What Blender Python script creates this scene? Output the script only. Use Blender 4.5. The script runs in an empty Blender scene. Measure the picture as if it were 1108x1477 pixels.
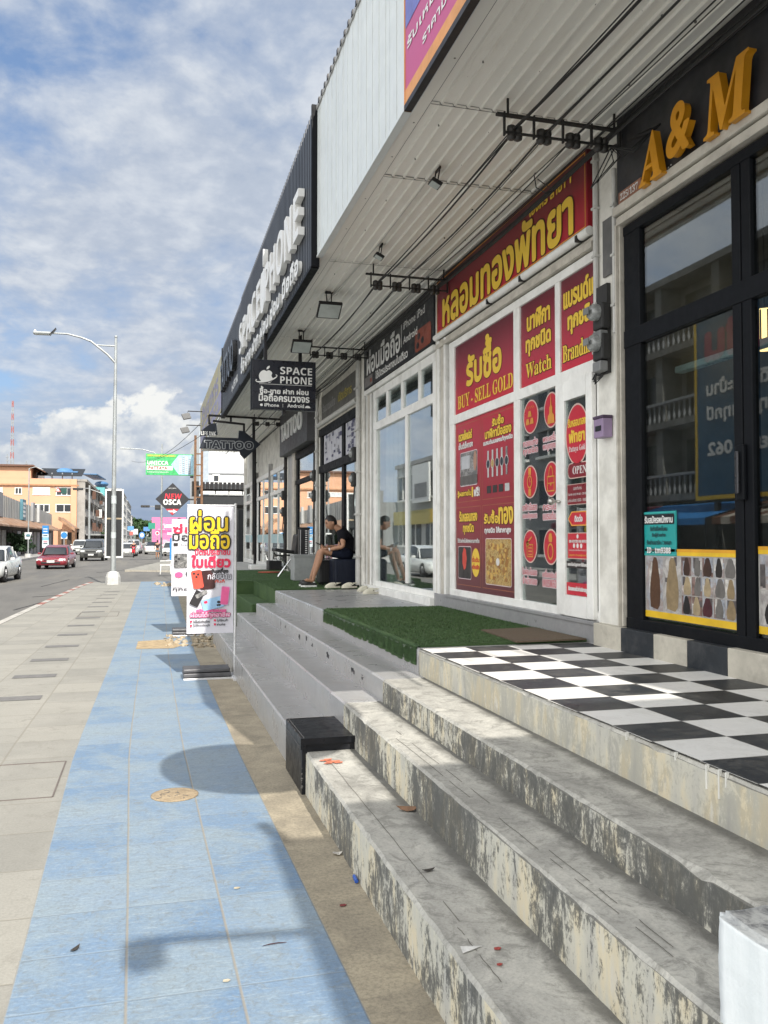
import bpy, bmesh, math, random, re
import numpy as np
from mathutils import Vector, Matrix
from mathutils.geometry import delaunay_2d_cdt
random.seed(7); rng = np.random.default_rng(7)
SC = bpy.context.scene; COL = SC.collection; PI = math.pi

# ------------------------------------------------------------------ camera, sky, sun, exposure
FPX, CX, CY, EYE = 1240.0, 554.0, 738.5, 1.7            # focal length and centre in pixels of the 1108 px wide photograph
VPX, VPY = 215.0, 778.0                                  # where the street vanishes
_m = (VPY-CY)/FPX; TH = math.atan(_m); PSI = math.atan((CX-VPX)/FPX*math.cos(TH))
FW = Vector((math.sin(PSI)*math.cos(TH), math.cos(PSI)*math.cos(TH), math.sin(TH)))
RT = Vector((math.cos(PSI), -math.sin(PSI), 0)); UP = RT.cross(FW)
cam = bpy.data.cameras.new('camera'); camo = bpy.data.objects.new('camera', cam); COL.objects.link(camo)
cam.sensor_fit = 'HORIZONTAL'; cam.sensor_width = 36; cam.lens = 36*FPX/1108
cam.clip_start = .05; cam.clip_end = 6000
camo.matrix_world = Matrix((( RT.x, UP.x, -FW.x, 0), (RT.y, UP.y, -FW.y, 0), (RT.z, UP.z, -FW.z, EYE), (0, 0, 0, 1)))
SC.camera = camo
def ray(u, v): return RT*((u-CX)/FPX)+FW-UP*((v-CY)/FPX)
def _on(k, val, u, v):
    d = ray(u, v); o = (0, 0, EYE); t = (val-o[k])/d[k]; return Vector((0, 0, EYE))+d*t
def wx(val, u, v): return _on(0, val, u, v)
def wy(val, u, v): return _on(1, val, u, v)
def wz(val, u, v): return _on(2, val, u, v)

SUN = Vector((-.17, 1.13, -1)).normalized()              # the way the sunlight travels
SUN_EL = math.asin(-SUN.z); SUN_AZ = math.atan2(-SUN.x, -SUN.y)
sl = bpy.data.lights.new('sun', 'SUN'); sl.energy = 3.15; sl.angle = math.radians(.4); sl.color = (1, .95, .87)
so = bpy.data.objects.new('sun', sl); COL.objects.link(so); so.rotation_euler = SUN.to_track_quat('-Z', 'Y').to_euler(); so.location = (0, -20, 30)
SC.view_settings.view_transform = 'Standard'; SC.view_settings.look = 'None'; SC.view_settings.exposure = .88; SC.view_settings.gamma = 1

def nd(nt, kind, **kw):
    n = nt.nodes.new(kind)
    for k, v in kw.items():
        if k.startswith('i_'):
            key = k[2:]; key = int(key) if key.isdigit() else key
            n.inputs[key].default_value = v
        else: setattr(n, k, v)
    return n
def lk(nt, a, b): nt.links.new(a, b)
def mth(nt, op, a, b=None, c=None, clamp=False):
    n = nt.nodes.new('ShaderNodeMath'); n.operation = op; n.use_clamp = clamp
    for i, x in enumerate((a, b, c)):
        if x is None: continue
        if isinstance(x, (int, float)): n.inputs[i].default_value = x
        else: nt.links.new(x, n.inputs[i])
    return n.outputs[0]
def ramp(nt, fac, stops, interp='LINEAR'):
    n = nt.nodes.new('ShaderNodeValToRGB'); cr = n.color_ramp; cr.interpolation = interp
    while len(cr.elements) < len(stops): cr.elements.new(.5)
    for e, (p, c) in zip(cr.elements, stops):
        e.position = p; e.color = (c, c, c, 1) if isinstance(c, (int, float)) else tuple(c)+(1,)
    nt.links.new(fac, n.inputs[0]); return n.outputs[0]
def mix(nt, fac, a, b, blend='MIX'):
    n = nt.nodes.new('ShaderNodeMix'); n.data_type = 'RGBA'; n.blend_type = blend
    for s, x in ((n.inputs['Factor'], fac), (n.inputs['A'], a), (n.inputs['B'], b)):
        if isinstance(x, (int, float)): s.default_value = x if s.type == 'VALUE' else (x, x, x, 1)
        elif isinstance(x, tuple): s.default_value = x+(1,) if len(x) == 3 else x
        else: nt.links.new(x, s)
    return n.outputs['Result']
def noise(nt, vec, scale, detail=4, rough=.55, dist=0):
    n = nd(nt, 'ShaderNodeTexNoise'); n.inputs['Scale'].default_value = scale; n.inputs['Detail'].default_value = detail
    n.inputs['Roughness'].default_value = rough; n.inputs['Distortion'].default_value = dist
    if vec is not None: lk(nt, vec, n.inputs['Vector'])
    return n.outputs[0]
def mapv(nt, vec, scale=(1, 1, 1), loc=(0, 0, 0), rot=(0, 0, 0)):
    n = nd(nt, 'ShaderNodeMapping'); n.inputs['Scale'].default_value = scale; n.inputs['Location'].default_value = loc; n.inputs['Rotation'].default_value = rot
    lk(nt, vec, n.inputs['Vector']); return n.outputs[0]

def make_world():
    w = bpy.data.worlds.new('World'); SC.world = w; w.use_nodes = True; nt = w.node_tree
    bg = nt.nodes['Background']; bg.inputs['Strength'].default_value = .1
    sky = nd(nt, 'ShaderNodeTexSky', sky_type='NISHITA', sun_disc=False, sun_elevation=SUN_EL, sun_rotation=SUN_AZ, air_density=1.0, dust_density=1.2, ozone_density=1.2)
    tc = nd(nt, 'ShaderNodeTexCoord'); d = tc.outputs['Generated']
    sp = nd(nt, 'ShaderNodeSeparateXYZ'); lk(nt, d, sp.inputs[0]); X, Y, Z = sp.outputs
    zz = mth(nt, 'ADD', mth(nt, 'MAXIMUM', Z, 0.0), .30)
    cb = nd(nt, 'ShaderNodeCombineXYZ'); lk(nt, mth(nt, 'DIVIDE', X, zz), cb.inputs[0]); lk(nt, mth(nt, 'DIVIDE', Y, zz), cb.inputs[1])
    p = cb.outputs[0]
    big = noise(nt, mapv(nt, p, (1, 1, 1), (3.1, .4, 0)), 1.5, 3, .5)
    fine = noise(nt, mapv(nt, p, (1, 1, 1), (.7, 2.2, 0)), 6.5, 7, .58, .3)
    ripple = noise(nt, mapv(nt, p, (1.0, 1.0, 1), (5, 1, 0)), 20, 5, .55)
    dens = mth(nt, 'ADD', mth(nt, 'MULTIPLY', big, .58), mth(nt, 'ADD', mth(nt, 'MULTIPLY', fine, .40), mth(nt, 'MULTIPLY', ripple, .12)))
    # thinner cloud high on the left of the view, thicker to the right and low
    dens = mth(nt, 'ADD', dens, mth(nt, 'MULTIPLY', mth(nt, 'ADD', X, .05), .10))
    cover = ramp(nt, dens, [(.42, .10), (.51, .72), (.60, 1.0)])
    shade = ramp(nt, mth(nt, 'ADD', mth(nt, 'MULTIPLY', fine, .6), mth(nt, 'MULTIPLY', ripple, .4)), [(.32, (2.3, 2.68, 3.35)), (.48, (2.8, 3.15, 3.75)), (.66, (3.9, 4.15, 4.5))])
    blue = mix(nt, .5, sky.outputs[0], (.70, 1.45, 3.0))
    col = mix(nt, cover, blue, shade)
    # grey-blue band low over the street
    low = ramp(nt, Z, [(.0, 1.0), (.055, .85), (.16, 0.0)])
    low = mth(nt, 'MULTIPLY', low, ramp(nt, mth(nt, 'ADD', mth(nt, 'ARCTAN2', X, Y), 1.0), [(.80, .15), (.93, 1.0)]))
    lown = mth(nt, 'MULTIPLY', low, ramp(nt, noise(nt, mapv(nt, d, (6, 6, 14), (1, 2, .3)), 1.0, 4), [(.30, .35), (.62, 1.0)]))
    col = mix(nt, lown, col, (1.5, 2.0, 2.9))
    # a heaped white cloud bank above the end of the street
    puff = noise(nt, mapv(nt, d, (1, 1, 1.35), (.2, .1, .42)), 15, 6, .58, .2)
    puff2 = noise(nt, mapv(nt, d, (1, 1, 1.2), (.9, .3, .1)), 34, 5, .55)
    az = mth(nt, 'ARCTAN2', X, Y)
    left = ramp(nt, mth(nt, 'ADD', az, 1.0), [(.795, 0.0), (.90, .82), (.97, 1.0)])      # starts left of the street and grows to the right
    top = mth(nt, 'ADD', .070, mth(nt, 'MULTIPLY', left, .078))
    h = mth(nt, 'SUBTRACT', mth(nt, 'ADD', top, mth(nt, 'MULTIPLY', mth(nt, 'SUBTRACT', puff, .5), .13)), Z)
    bank = ramp(nt, mth(nt, 'ADD', mth(nt, 'MULTIPLY', h, 30), .5), [(.36, 0.0), (.62, 1.0)])
    fade = ramp(nt, Z, [(.040, 0.0), (.085, 1.0)])
    bank = mth(nt, 'MULTIPLY', bank, fade)
    lightn = mth(nt, 'ADD', mth(nt, 'MULTIPLY', puff2, .6), mth(nt, 'MULTIPLY', puff, .55))
    lightn = mth(nt, 'ADD', lightn, mth(nt, 'MULTIPLY', mth(nt, 'SUBTRACT', Z, .09), 2.2))
    bcol = ramp(nt, lightn, [(.42, (2.3, 2.7, 3.4)), (.56, (3.3, 3.6, 4.0)), (.70, (5.0, 5.05, 4.95))])
    col = mix(nt, bank, col, bcol)
    # added bright haze, low left behind the viewpoint, to fill shade under the canopy
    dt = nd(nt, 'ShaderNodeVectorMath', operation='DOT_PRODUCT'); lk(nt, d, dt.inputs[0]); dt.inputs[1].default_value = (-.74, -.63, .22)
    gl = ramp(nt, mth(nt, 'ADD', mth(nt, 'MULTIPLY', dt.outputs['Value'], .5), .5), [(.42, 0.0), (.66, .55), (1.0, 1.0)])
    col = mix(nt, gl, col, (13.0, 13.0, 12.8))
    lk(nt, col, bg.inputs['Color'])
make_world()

# ------------------------------------------------------------------ materials
MATS = {}
def newmat(name):
    m = bpy.data.materials.new(name); m.use_nodes = True; MATS[name] = m; nt = m.node_tree
    return m, nt, nt.nodes['Principled BSDF']
def pos(nt, kind='Object'):
    return nd(nt, 'ShaderNodeTexCoord').outputs[kind]
def gpos(nt): return nd(nt, 'ShaderNodeNewGeometry').outputs['Position']
def bumpit(nt, b, h, strength=.3, dist=.01):
    n = nd(nt, 'ShaderNodeBump'); n.inputs['Strength'].default_value = strength; n.inputs['Distance'].default_value = dist
    lk(nt, h, n.inputs['Height']); lk(nt, n.outputs[0], b.inputs['Normal'])
def M(name, col, rough=.55, metal=0, var=.14, scale=5, bump=0, bscale=60, dirt=None, dscale=2.5, damt=.4, emit=0, spec=.5):
    """plain surface with slight mottling, optional dirt blotches and fine bump"""
    if name in MATS: return MATS[name]
    m, nt, b = newmat(name); P = pos(nt)
    n1 = noise(nt, P, scale, 5, .6)
    hi = tuple(min(1, c*(1+var)) for c in col); lo = tuple(c*(1-var) for c in col)
    c = ramp(nt, n1, [(.32, lo), (.68, hi)])
    if dirt:
        c = mix(nt, mth(nt, 'MULTIPLY', ramp(nt, noise(nt, P, dscale, 6, .65, .3), [(.48, 0.0), (.68, 1.0)]), damt), c, dirt)
    lk(nt, c, b.inputs['Base Color']); b.inputs['Metallic'].default_value = metal; b.inputs['Specular IOR Level'].default_value = spec
    rr = ramp(nt, noise(nt, P, scale*2.3, 3), [(.3, max(.03, rough-.08)), (.7, min(1, rough+.08))]); lk(nt, rr, b.inputs['Roughness'])
    if bump: bumpit(nt, b, noise(nt, P, bscale, 4, .6), bump, .006)
    if emit: b.inputs['Emission Color'].default_value = tuple(col)+(1,); b.inputs['Emission Strength'].default_value = emit
    return m
def s2l(*c): return tuple((x/255/12.92 if x/255 <= .04045 else ((x/255+.055)/1.055)**2.4) for x in c)

def m_concrete(name, a, b_, mould=0, scale=1.0, rough=.85, cracks=True):
    m, nt, b = newmat(name); P = gpos(nt)
    c = ramp(nt, noise(nt, P, 3.2*scale, 8, .68, .4), [(.3, a), (.7, b_)])
    sp = ramp(nt, noise(nt, P, 55, 3, .7), [(.38, .72), (.56, 1.06)]); c = mix(nt, .8, c, sp, 'MULTIPLY')
    st = ramp(nt, noise(nt, mapv(nt, P, (1, 1, 1), (4, 1, 2)), 1.5, 7, .72, .6), [(.5, 0.0), (.66, 1.0)])
    c = mix(nt, mth(nt, 'MULTIPLY', st, .42), c, tuple(x*.55 for x in a))
    lk(nt, c, b.inputs['Base Color']); b.inputs['Roughness'].default_value = rough
    bumpit(nt, b, mth(nt, 'ADD', noise(nt, P, 70, 5, .7), noise(nt, P, 9, 4)), .35, .006)
    return m
def m_steps():
    """cream painted concrete: mould streaks down the risers, worn grey treads with scuffs"""
    m, nt, b = newmat('mouldy_step'); P = gpos(nt)
    ge = nd(nt, 'ShaderNodeNewGeometry'); sn = nd(nt, 'ShaderNodeSeparateXYZ'); lk(nt, ge.outputs['True Normal'], sn.inputs[0])
    up = ramp(nt, sn.outputs[2], [(.35, 0.0), (.7, 1.0)])
    sp = nd(nt, 'ShaderNodeSeparateXYZ'); lk(nt, P, sp.inputs[0])
    # riser
    base = ramp(nt, noise(nt, mapv(nt, P, (1, 4, 1.2)), 2.4, 5), [(.32, (.43, .42, .38)), (.50, (.52, .50, .42)), (.62, (.60, .53, .38)), (.74, (.55, .54, .49))])
    spk = noise(nt, P, 48, 5, .8)
    clus = noise(nt, mapv(nt, P, (1, 1.0, .8), (2, 3, 1)), 1.25, 5, .6, .5)
    stk = noise(nt, mapv(nt, P, (2, 3.4, 1.7)), 3.4, 9, .76, .9)
    stk2 = noise(nt, mapv(nt, P, (2, 12, 4.2)), 2.4, 8, .8, .8)
    mm = mth(nt, 'ADD', mth(nt, 'MULTIPLY', clus, .42), mth(nt, 'ADD', mth(nt, 'MULTIPLY', stk, .34), mth(nt, 'ADD', mth(nt, 'MULTIPLY', stk2, .30), mth(nt, 'MULTIPLY', spk, .17))))
    hgt = ramp(nt, sp.outputs[0], [(.0, 1.0), (1.0, 1.0)])
    mould = ramp(nt, mm, [(.580, 0.0), (.612, .78), (.66, .93), (.78, .97)])
    clean = ramp(nt, mth(nt, 'MULTIPLY', sp.outputs[0], .5), [(.90, 1.0), (.97, .30)])     # the top riser is cleaner
    ris = mix(nt, mth(nt, 'MULTIPLY', mth(nt, 'MULTIPLY', mould, clean), .97), base, (.060, .062, .060))
    # tread
    tr = ramp(nt, noise(nt, mapv(nt, P, (1.2, .7, 1)), 2.6, 9, .7, .5), [(.28, (.24, .232, .21)), (.5, (.40, .388, .35)), (.72, (.56, .54, .48))])
    sc1 = noise(nt, mapv(nt, P, (1, 1, 1), (1, 5, 2), (0, 0, .5)), 7, 8, .75, 1.2)
    tr = mix(nt, ramp(nt, sc1, [(.50, 0.0), (.61, .62)]), tr, (.19, .185, .165))
    tr = mix(nt, .55, tr, ramp(nt, noise(nt, P, 75, 3, .75), [(.35, .70), (.55, 1.05)]), 'MULTIPLY')
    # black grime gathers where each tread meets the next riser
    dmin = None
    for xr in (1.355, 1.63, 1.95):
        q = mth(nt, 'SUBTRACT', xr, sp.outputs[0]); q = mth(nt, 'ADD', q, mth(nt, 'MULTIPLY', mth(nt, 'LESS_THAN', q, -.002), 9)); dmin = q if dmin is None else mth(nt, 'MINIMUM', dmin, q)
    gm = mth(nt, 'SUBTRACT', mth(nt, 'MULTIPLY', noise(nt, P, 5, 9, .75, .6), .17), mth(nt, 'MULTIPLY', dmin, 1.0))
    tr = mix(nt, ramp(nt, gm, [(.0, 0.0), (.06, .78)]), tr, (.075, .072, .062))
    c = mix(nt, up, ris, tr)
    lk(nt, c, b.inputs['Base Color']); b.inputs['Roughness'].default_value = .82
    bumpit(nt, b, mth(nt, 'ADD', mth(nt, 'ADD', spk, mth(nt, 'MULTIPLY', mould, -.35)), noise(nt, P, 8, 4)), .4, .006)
    return m
def tilegrid(nt, vec, sx, sy, w, offs=0):
    """joint mask and a random value per tile, from a vector with x,y in metres"""
    sp = nd(nt, 'ShaderNodeSeparateXYZ'); lk(nt, vec, sp.inputs[0])
    a = mth(nt, 'DIVIDE', sp.outputs[0], sx); q = mth(nt, 'DIVIDE', sp.outputs[1], sy)
    if offs: q = mth(nt, 'ADD', q, mth(nt, 'MULTIPLY', mth(nt, 'FLOOR', a), offs))
    fa, fq = mth(nt, 'FRACT', a), mth(nt, 'FRACT', q)
    ea = mth(nt, 'MULTIPLY', mth(nt, 'MINIMUM', fa, mth(nt, 'SUBTRACT', 1, fa)), sx)
    eq = mth(nt, 'MULTIPLY', mth(nt, 'MINIMUM', fq, mth(nt, 'SUBTRACT', 1, fq)), sy)
    e = mth(nt, 'MINIMUM', ea, eq)
    cb = nd(nt, 'ShaderNodeCombineXYZ'); lk(nt, mth(nt, 'FLOOR', a), cb.inputs[0]); lk(nt, mth(nt, 'FLOOR', q), cb.inputs[1])
    wn = nd(nt, 'ShaderNodeTexWhiteNoise', noise_dimensions='2D'); lk(nt, cb.outputs[0], wn.inputs['Vector'])
    j = ramp(nt, mth(nt, 'DIVIDE', e, w), [(.3, 1.0), (1.0, 0.0)])
    return j, wn.outputs['Value'], ea, eq
def m_bluepath():
    m, nt, b = newmat('blue_tile'); uv = pos(nt, 'UV'); P = gpos(nt)
    j, rnd, ea, eq = tilegrid(nt, uv, .415, .42, .008)
    base = ramp(nt, rnd, [(0.0, (.135, .215, .325)), (.5, (.165, .245, .35)), (1.0, (.205, .275, .36))])
    wear = noise(nt, P, 2.3, 8, .7, .5)
    c = mix(nt, ramp(nt, wear, [(.44, 0.0), (.64, .85)]), base, (.225, .285, .335))
    # some tiles are worn through to grey, others keep their paint; diagonal broom strokes
    worn = ramp(nt, mth(nt, 'ADD', mth(nt, 'MULTIPLY', rnd, .22), mth(nt, 'MULTIPLY', wear, .8)), [(.38, 0.0), (.70, .60)])
    c = mix(nt, worn, c, (.235, .29, .325))
    s1 = noise(nt, mapv(nt, P, (9, 55, 1), (0, 0, 0), (0, 0, .9)), 1.0, 6, .8, .6); s2 = noise(nt, mapv(nt, P, (7, 48, 1), (3, 1, 0), (0, 0, .45)), 1.0, 6, .8, .9)
    c = mix(nt, ramp(nt, s1, [(.53, 0.0), (.63, .42)]), c, (.36, .42, .46)); c = mix(nt, ramp(nt, s2, [(.52, 0.0), (.64, .45)]), c, (.17, .20, .215))
    sp = noise(nt, P, 13, 8, .78, 1.6)
    c = mix(nt, ramp(nt, sp, [(.515, 0.0), (.62, .6)]), c, (.175, .195, .20))
    gr = noise(nt, P, 60, 4, .7); c = mix(nt, .6, c, ramp(nt, gr, [(.35, .76), (.6, 1.06)]), 'MULTIPLY')
    jl = ramp(nt, mth(nt, 'DIVIDE', ea, .008), [(.3, 1.0), (1.0, 0.0)]); jc = ramp(nt, mth(nt, 'DIVIDE', eq, .008), [(.3, .6), (1.0, 0.0)])
    c = mix(nt, mth(nt, 'MULTIPLY', jl, .8), c, (.26, .235, .19)); c = mix(nt, jc, c, (.20, .24, .27))
    lk(nt, c, b.inputs['Base Color']); b.inputs['Roughness'].default_value = .75
    bumpit(nt, b, mth(nt, 'SUBTRACT', mth(nt, 'ADD', gr, mth(nt, 'MULTIPLY', s2, .8)), mth(nt, 'MULTIPLY', j, 1.5)), .3, .005)
def m_pavement():
    m, nt, b = newmat('beige_slab'); uv = pos(nt, 'UV'); P = gpos(nt)
    j, rnd, ea, eq = tilegrid(nt, uv, .62, .60, .010)
    base = ramp(nt, rnd, [(0.0, (.235, .228, .203)), (.5, (.27, .26, .23)), (1.0, (.30, .288, .252))])
    w = noise(nt, P, 1.4, 8, .68, .4); c = mix(nt, ramp(nt, w, [(.45, 0.0), (.7, .5)]), base, (.345, .33, .292))
    c = mix(nt, ramp(nt, noise(nt, P, 6, 8, .75, 1.0), [(.53, 0.0), (.66, .5)]), c, (.19, .18, .155))
    gr = noise(nt, P, 70, 4, .7); c = mix(nt, .55, c, ramp(nt, gr, [(.35, .78), (.6, 1.05)]), 'MULTIPLY')
    c = mix(nt, mth(nt, 'MULTIPLY', j, .6), c, (.20, .185, .15))
    lk(nt, c, b.inputs['Base Color']); b.inputs['Roughness'].default_value = .85
    bumpit(nt, b, mth(nt, 'SUBTRACT', gr, mth(nt, 'MULTIPLY', j, 1.2)), .3, .005)
def m_checker():
    m, nt, b = newmat('checker_tile'); P = gpos(nt)
    sp = nd(nt, 'ShaderNodeSeparateXYZ'); lk(nt, P, sp.inputs[0])
    cb = nd(nt, 'ShaderNodeCombineXYZ'); lk(nt, mth(nt, 'SUBTRACT', sp.outputs[0], 1.965), cb.inputs[0]); lk(nt, mth(nt, 'SUBTRACT', sp.outputs[1], 2.77-30*.3115), cb.inputs[1])
    j, rnd, ea, eq = tilegrid(nt, cb.outputs[0], .345, .3115, .006)
    ia = mth(nt, 'FLOOR', mth(nt, 'DIVIDE', mth(nt, 'SUBTRACT', sp.outputs[0], 1.965), .345)); iq = mth(nt, 'FLOOR', mth(nt, 'DIVIDE', mth(nt, 'SUBTRACT', sp.outputs[1], 2.77-30*.3115), .3115))
    k = mth(nt, 'MODULO', mth(nt, 'ADD', mth(nt, 'ADD', ia, iq), 100), 2)
    wt = ramp(nt, rnd, [(0.0, (.68, .67, .645)), (1.0, (.75, .74, .71))]); bk = ramp(nt, rnd, [(0.0, (.012, .016, .021)), (1.0, (.024, .029, .036))])
    c = mix(nt, ramp(nt, k, [(.4, 0.0), (.6, 1.0)]), wt, bk)
    du = noise(nt, P, 5, 8, .75, .8); c = mix(nt, ramp(nt, du, [(.47, 0.0), (.70, .30)]), c, (.32, .30, .26))
    c = mix(nt, ramp(nt, noise(nt, P, 60, 4, .8), [(.62, 0.0), (.70, .5)]), c, (.30, .28, .25))
    c = mix(nt, mth(nt, 'MULTIPLY', j, .45), c, (.14, .135, .125))
    lk(nt, c, b.inputs['Base Color']); lk(nt, ramp(nt, du, [(.3, .34), (.7, .6)]), b.inputs['Roughness']); b.inputs['Specular IOR Level'].default_value = .35
    bumpit(nt, b, mth(nt, 'SUBTRACT', mth(nt, 'MULTIPLY', du, .3), j), .25, .003)
def m_greytile():
    m, nt, b = newmat('grey_step_tile'); P = gpos(nt)
    cb = mapv(nt, P, (1, 1, 1)); sp = nd(nt, 'ShaderNodeSeparateXYZ'); lk(nt, P, sp.inputs[0])
    v2 = nd(nt, 'ShaderNodeCombineXYZ'); v2.inputs[0].default_value = .31; lk(nt, sp.outputs[1], v2.inputs[1])
    j, rnd, ea, eq = tilegrid(nt, v2.outputs[0], .62, .6, .005)
    base = ramp(nt, noise(nt, mapv(nt, P, (2, .6, 2)), 3, 7, .65, .5), [(.3, (.30, .298, .296)), (.7, (.345, .342, .338))])
    c = mix(nt, ramp(nt, noise(nt, P, 2.5, 7, .7, .4), [(.5, 0.0), (.72, .5)]), base, (.30, .285, .255))
    c = mix(nt, .5, c, ramp(nt, noise(nt, P, 60, 3, .7), [(.35, .85), (.6, 1.03)]), 'MULTIPLY')
    c = mix(nt, mth(nt, 'MULTIPLY', j, .35), c, (.16, .16, .16))
    lk(nt, c, b.inputs['Base Color']); lk(nt, ramp(nt, noise(nt, P, 4, 6), [(.3, .22), (.7, .42)]), b.inputs['Roughness'])
def m_asphalt():
    m, nt, b = newmat('asphalt'); P = gpos(nt)
    c = ramp(nt, noise(nt, mapv(nt, P, (1, .25, 1)), .8, 7, .65, .3), [(.3, (.115, .11, .102)), (.7, (.175, .166, .15))])
    c = mix(nt, .6, c, ramp(nt, noise(nt, P, 45, 4, .7), [(.35, .7), (.6, 1.1)]), 'MULTIPLY')
    c = mix(nt, ramp(nt, noise(nt, mapv(nt, P, (.6, .05, 1), (2, 1, 0)), 1.2, 4), [(.52, 0.0), (.66, .55)]), c, (.20, .185, .155))
    lk(nt, c, b.inputs['Base Color']); b.inputs['Roughness'].default_value = .8
    bumpit(nt, b, noise(nt, P, 80, 3, .7), .3, .005)
def m_turf():
    m, nt, b = newmat('turf'); P = gpos(nt)
    c = ramp(nt, noise(nt, P, 2.2, 6, .6), [(.35, (.042, .082, .031)), (.68, (.075, .127, .046))])
    c = mix(nt, .8, c, ramp(nt, noise(nt, P, 130, 3, .7), [(.35, .45), (.62, 1.35)]), 'MULTIPLY')
    lk(nt, c, b.inputs['Base Color']); b.inputs['Roughness'].default_value = .75; b.inputs['Specular IOR Level'].default_value = .25
    bumpit(nt, b, noise(nt, P, 150, 3, .7), .7, .01)
def m_glass(name='glass', tint=(.84, .88, .87), ior=1.5):
    m = bpy.data.materials.new(name); m.use_nodes = True; MATS[name] = m; nt = m.node_tree; nt.nodes.clear()
    out = nd(nt, 'ShaderNodeOutputMaterial'); tr = nd(nt, 'ShaderNodeBsdfTransparent'); tr.inputs[0].default_value = tint+(1,)
    gl = nd(nt, 'ShaderNodeBsdfGlossy'); gl.inputs['Roughness'].default_value = .015; gl.inputs[0].default_value = (.92, .95, .95, 1)
    fr = nd(nt, 'ShaderNodeLayerWeight'); fr.inputs['Blend'].default_value = .5; f0 = ((ior-1)/(ior+1))**2
    bp = nd(nt, 'ShaderNodeBump'); bp.inputs['Strength'].default_value = .02; bp.inputs['Distance'].default_value = .02
    lk(nt, noise(nt, pos(nt), 1.1, 1), bp.inputs['Height']); lk(nt, bp.outputs[0], gl.inputs['Normal'])
    mx = nd(nt, 'ShaderNodeMixShader'); lk(nt, mth(nt, 'MULTIPLY', mth(nt, 'ADD', f0, mth(nt, 'MULTIPLY', mth(nt, 'POWER', fr.outputs['Facing'], 4.0), 1-f0)), 1.7, clamp=True), mx.inputs[0]); lk(nt, tr.outputs[0], mx.inputs[1]); lk(nt, gl.outputs[0], mx.inputs[2])
    lk(nt, mx.outputs[0], out.inputs[0])
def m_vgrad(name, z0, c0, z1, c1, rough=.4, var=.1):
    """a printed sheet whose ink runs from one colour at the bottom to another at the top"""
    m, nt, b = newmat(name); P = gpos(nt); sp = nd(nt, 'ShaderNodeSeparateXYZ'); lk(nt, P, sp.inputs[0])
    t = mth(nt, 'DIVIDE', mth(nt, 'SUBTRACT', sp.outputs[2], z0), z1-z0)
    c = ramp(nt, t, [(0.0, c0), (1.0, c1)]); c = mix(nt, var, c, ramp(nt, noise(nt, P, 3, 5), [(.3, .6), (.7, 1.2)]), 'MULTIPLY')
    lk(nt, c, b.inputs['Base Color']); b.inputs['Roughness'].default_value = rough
def m_soffit():
    m, nt, b = newmat('soffit_metal'); P = gpos(nt)
    c = ramp(nt, noise(nt, mapv(nt, P, (3, .25, 1)), 2.0, 6, .6), [(.3, (.74, .725, .67)), (.7, (.83, .815, .76))])
    c = mix(nt, ramp(nt, noise(nt, mapv(nt, P, (2, .5, 1)), 3.4, 7, .75, .8), [(.55, 0.0), (.75, .3)]), c, (.50, .48, .42))
    c = mix(nt, ramp(nt, noise(nt, P, 24, 5, .8), [(.66, 0.0), (.72, .6)]), c, (.12, .11, .09))
    lk(nt, c, b.inputs['Base Color']); b.inputs['Roughness'].default_value = .5
def m_photo(name, cols, scale=26):
    """a printed photograph seen too small to read: shards of its colours"""
    m, nt, b = newmat(name); P = pos(nt); k = len(cols)
    c = ramp(nt, noise(nt, P, scale*.7, 7, .68, 1.2), [(.34+.34*i/(k-1), q) for i, q in enumerate(cols)]); c = mix(nt, .7, c, ramp(nt, noise(nt, P, scale*1.6, 4, .7), [(.3, .45), (.7, 1.25)]), 'MULTIPLY')
    lk(nt, c, b.inputs['Base Color']); b.inputs['Roughness'].default_value = .35
for i_, cc_ in enumerate((((.42, .41, .40), (.30, .28, .27), (.46, .44, .42), (.5, .49, .47)), ((.06, .05, .05), (.20, .12, .10), (.24, .17, .16), (.10, .07, .09)), ((.45, .44, .43), (.36, .38, .42), (.32, .26, .24), (.52, .50, .48)))): m_photo('photo_shard%d' % i_, cc_, (9, 11, 8)[i_])
m_photo('photo_grey', ((.20, .19, .18), (.10, .10, .10), (.34, .33, .32), (.06, .06, .06)), 9); m_photo('gold_jewel', ((.55, .33, .06), (.36, .18, .03), (.62, .46, .18), (.22, .10, .02), (.50, .28, .05)), 34)
m_steps(); m_bluepath(); m_pavement(); m_checker(); m_greytile(); m_asphalt(); m_turf(); m_glass(); m_soffit()
m_glass('dark_glass', (.74, .77, .77), 1.6); m_glass('car_glass', (.10, .11, .12), 1.5)
m_concrete('tan_concrete', (.235, .205, .155), (.40, .345, .25), scale=1.2)
m_concrete('old_concrete', (.15, .147, .138), (.28, .27, .25), scale=.3)
m_concrete('plain_concrete', (.34, .335, .32), (.47, .46, .44), scale=.8)
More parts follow.
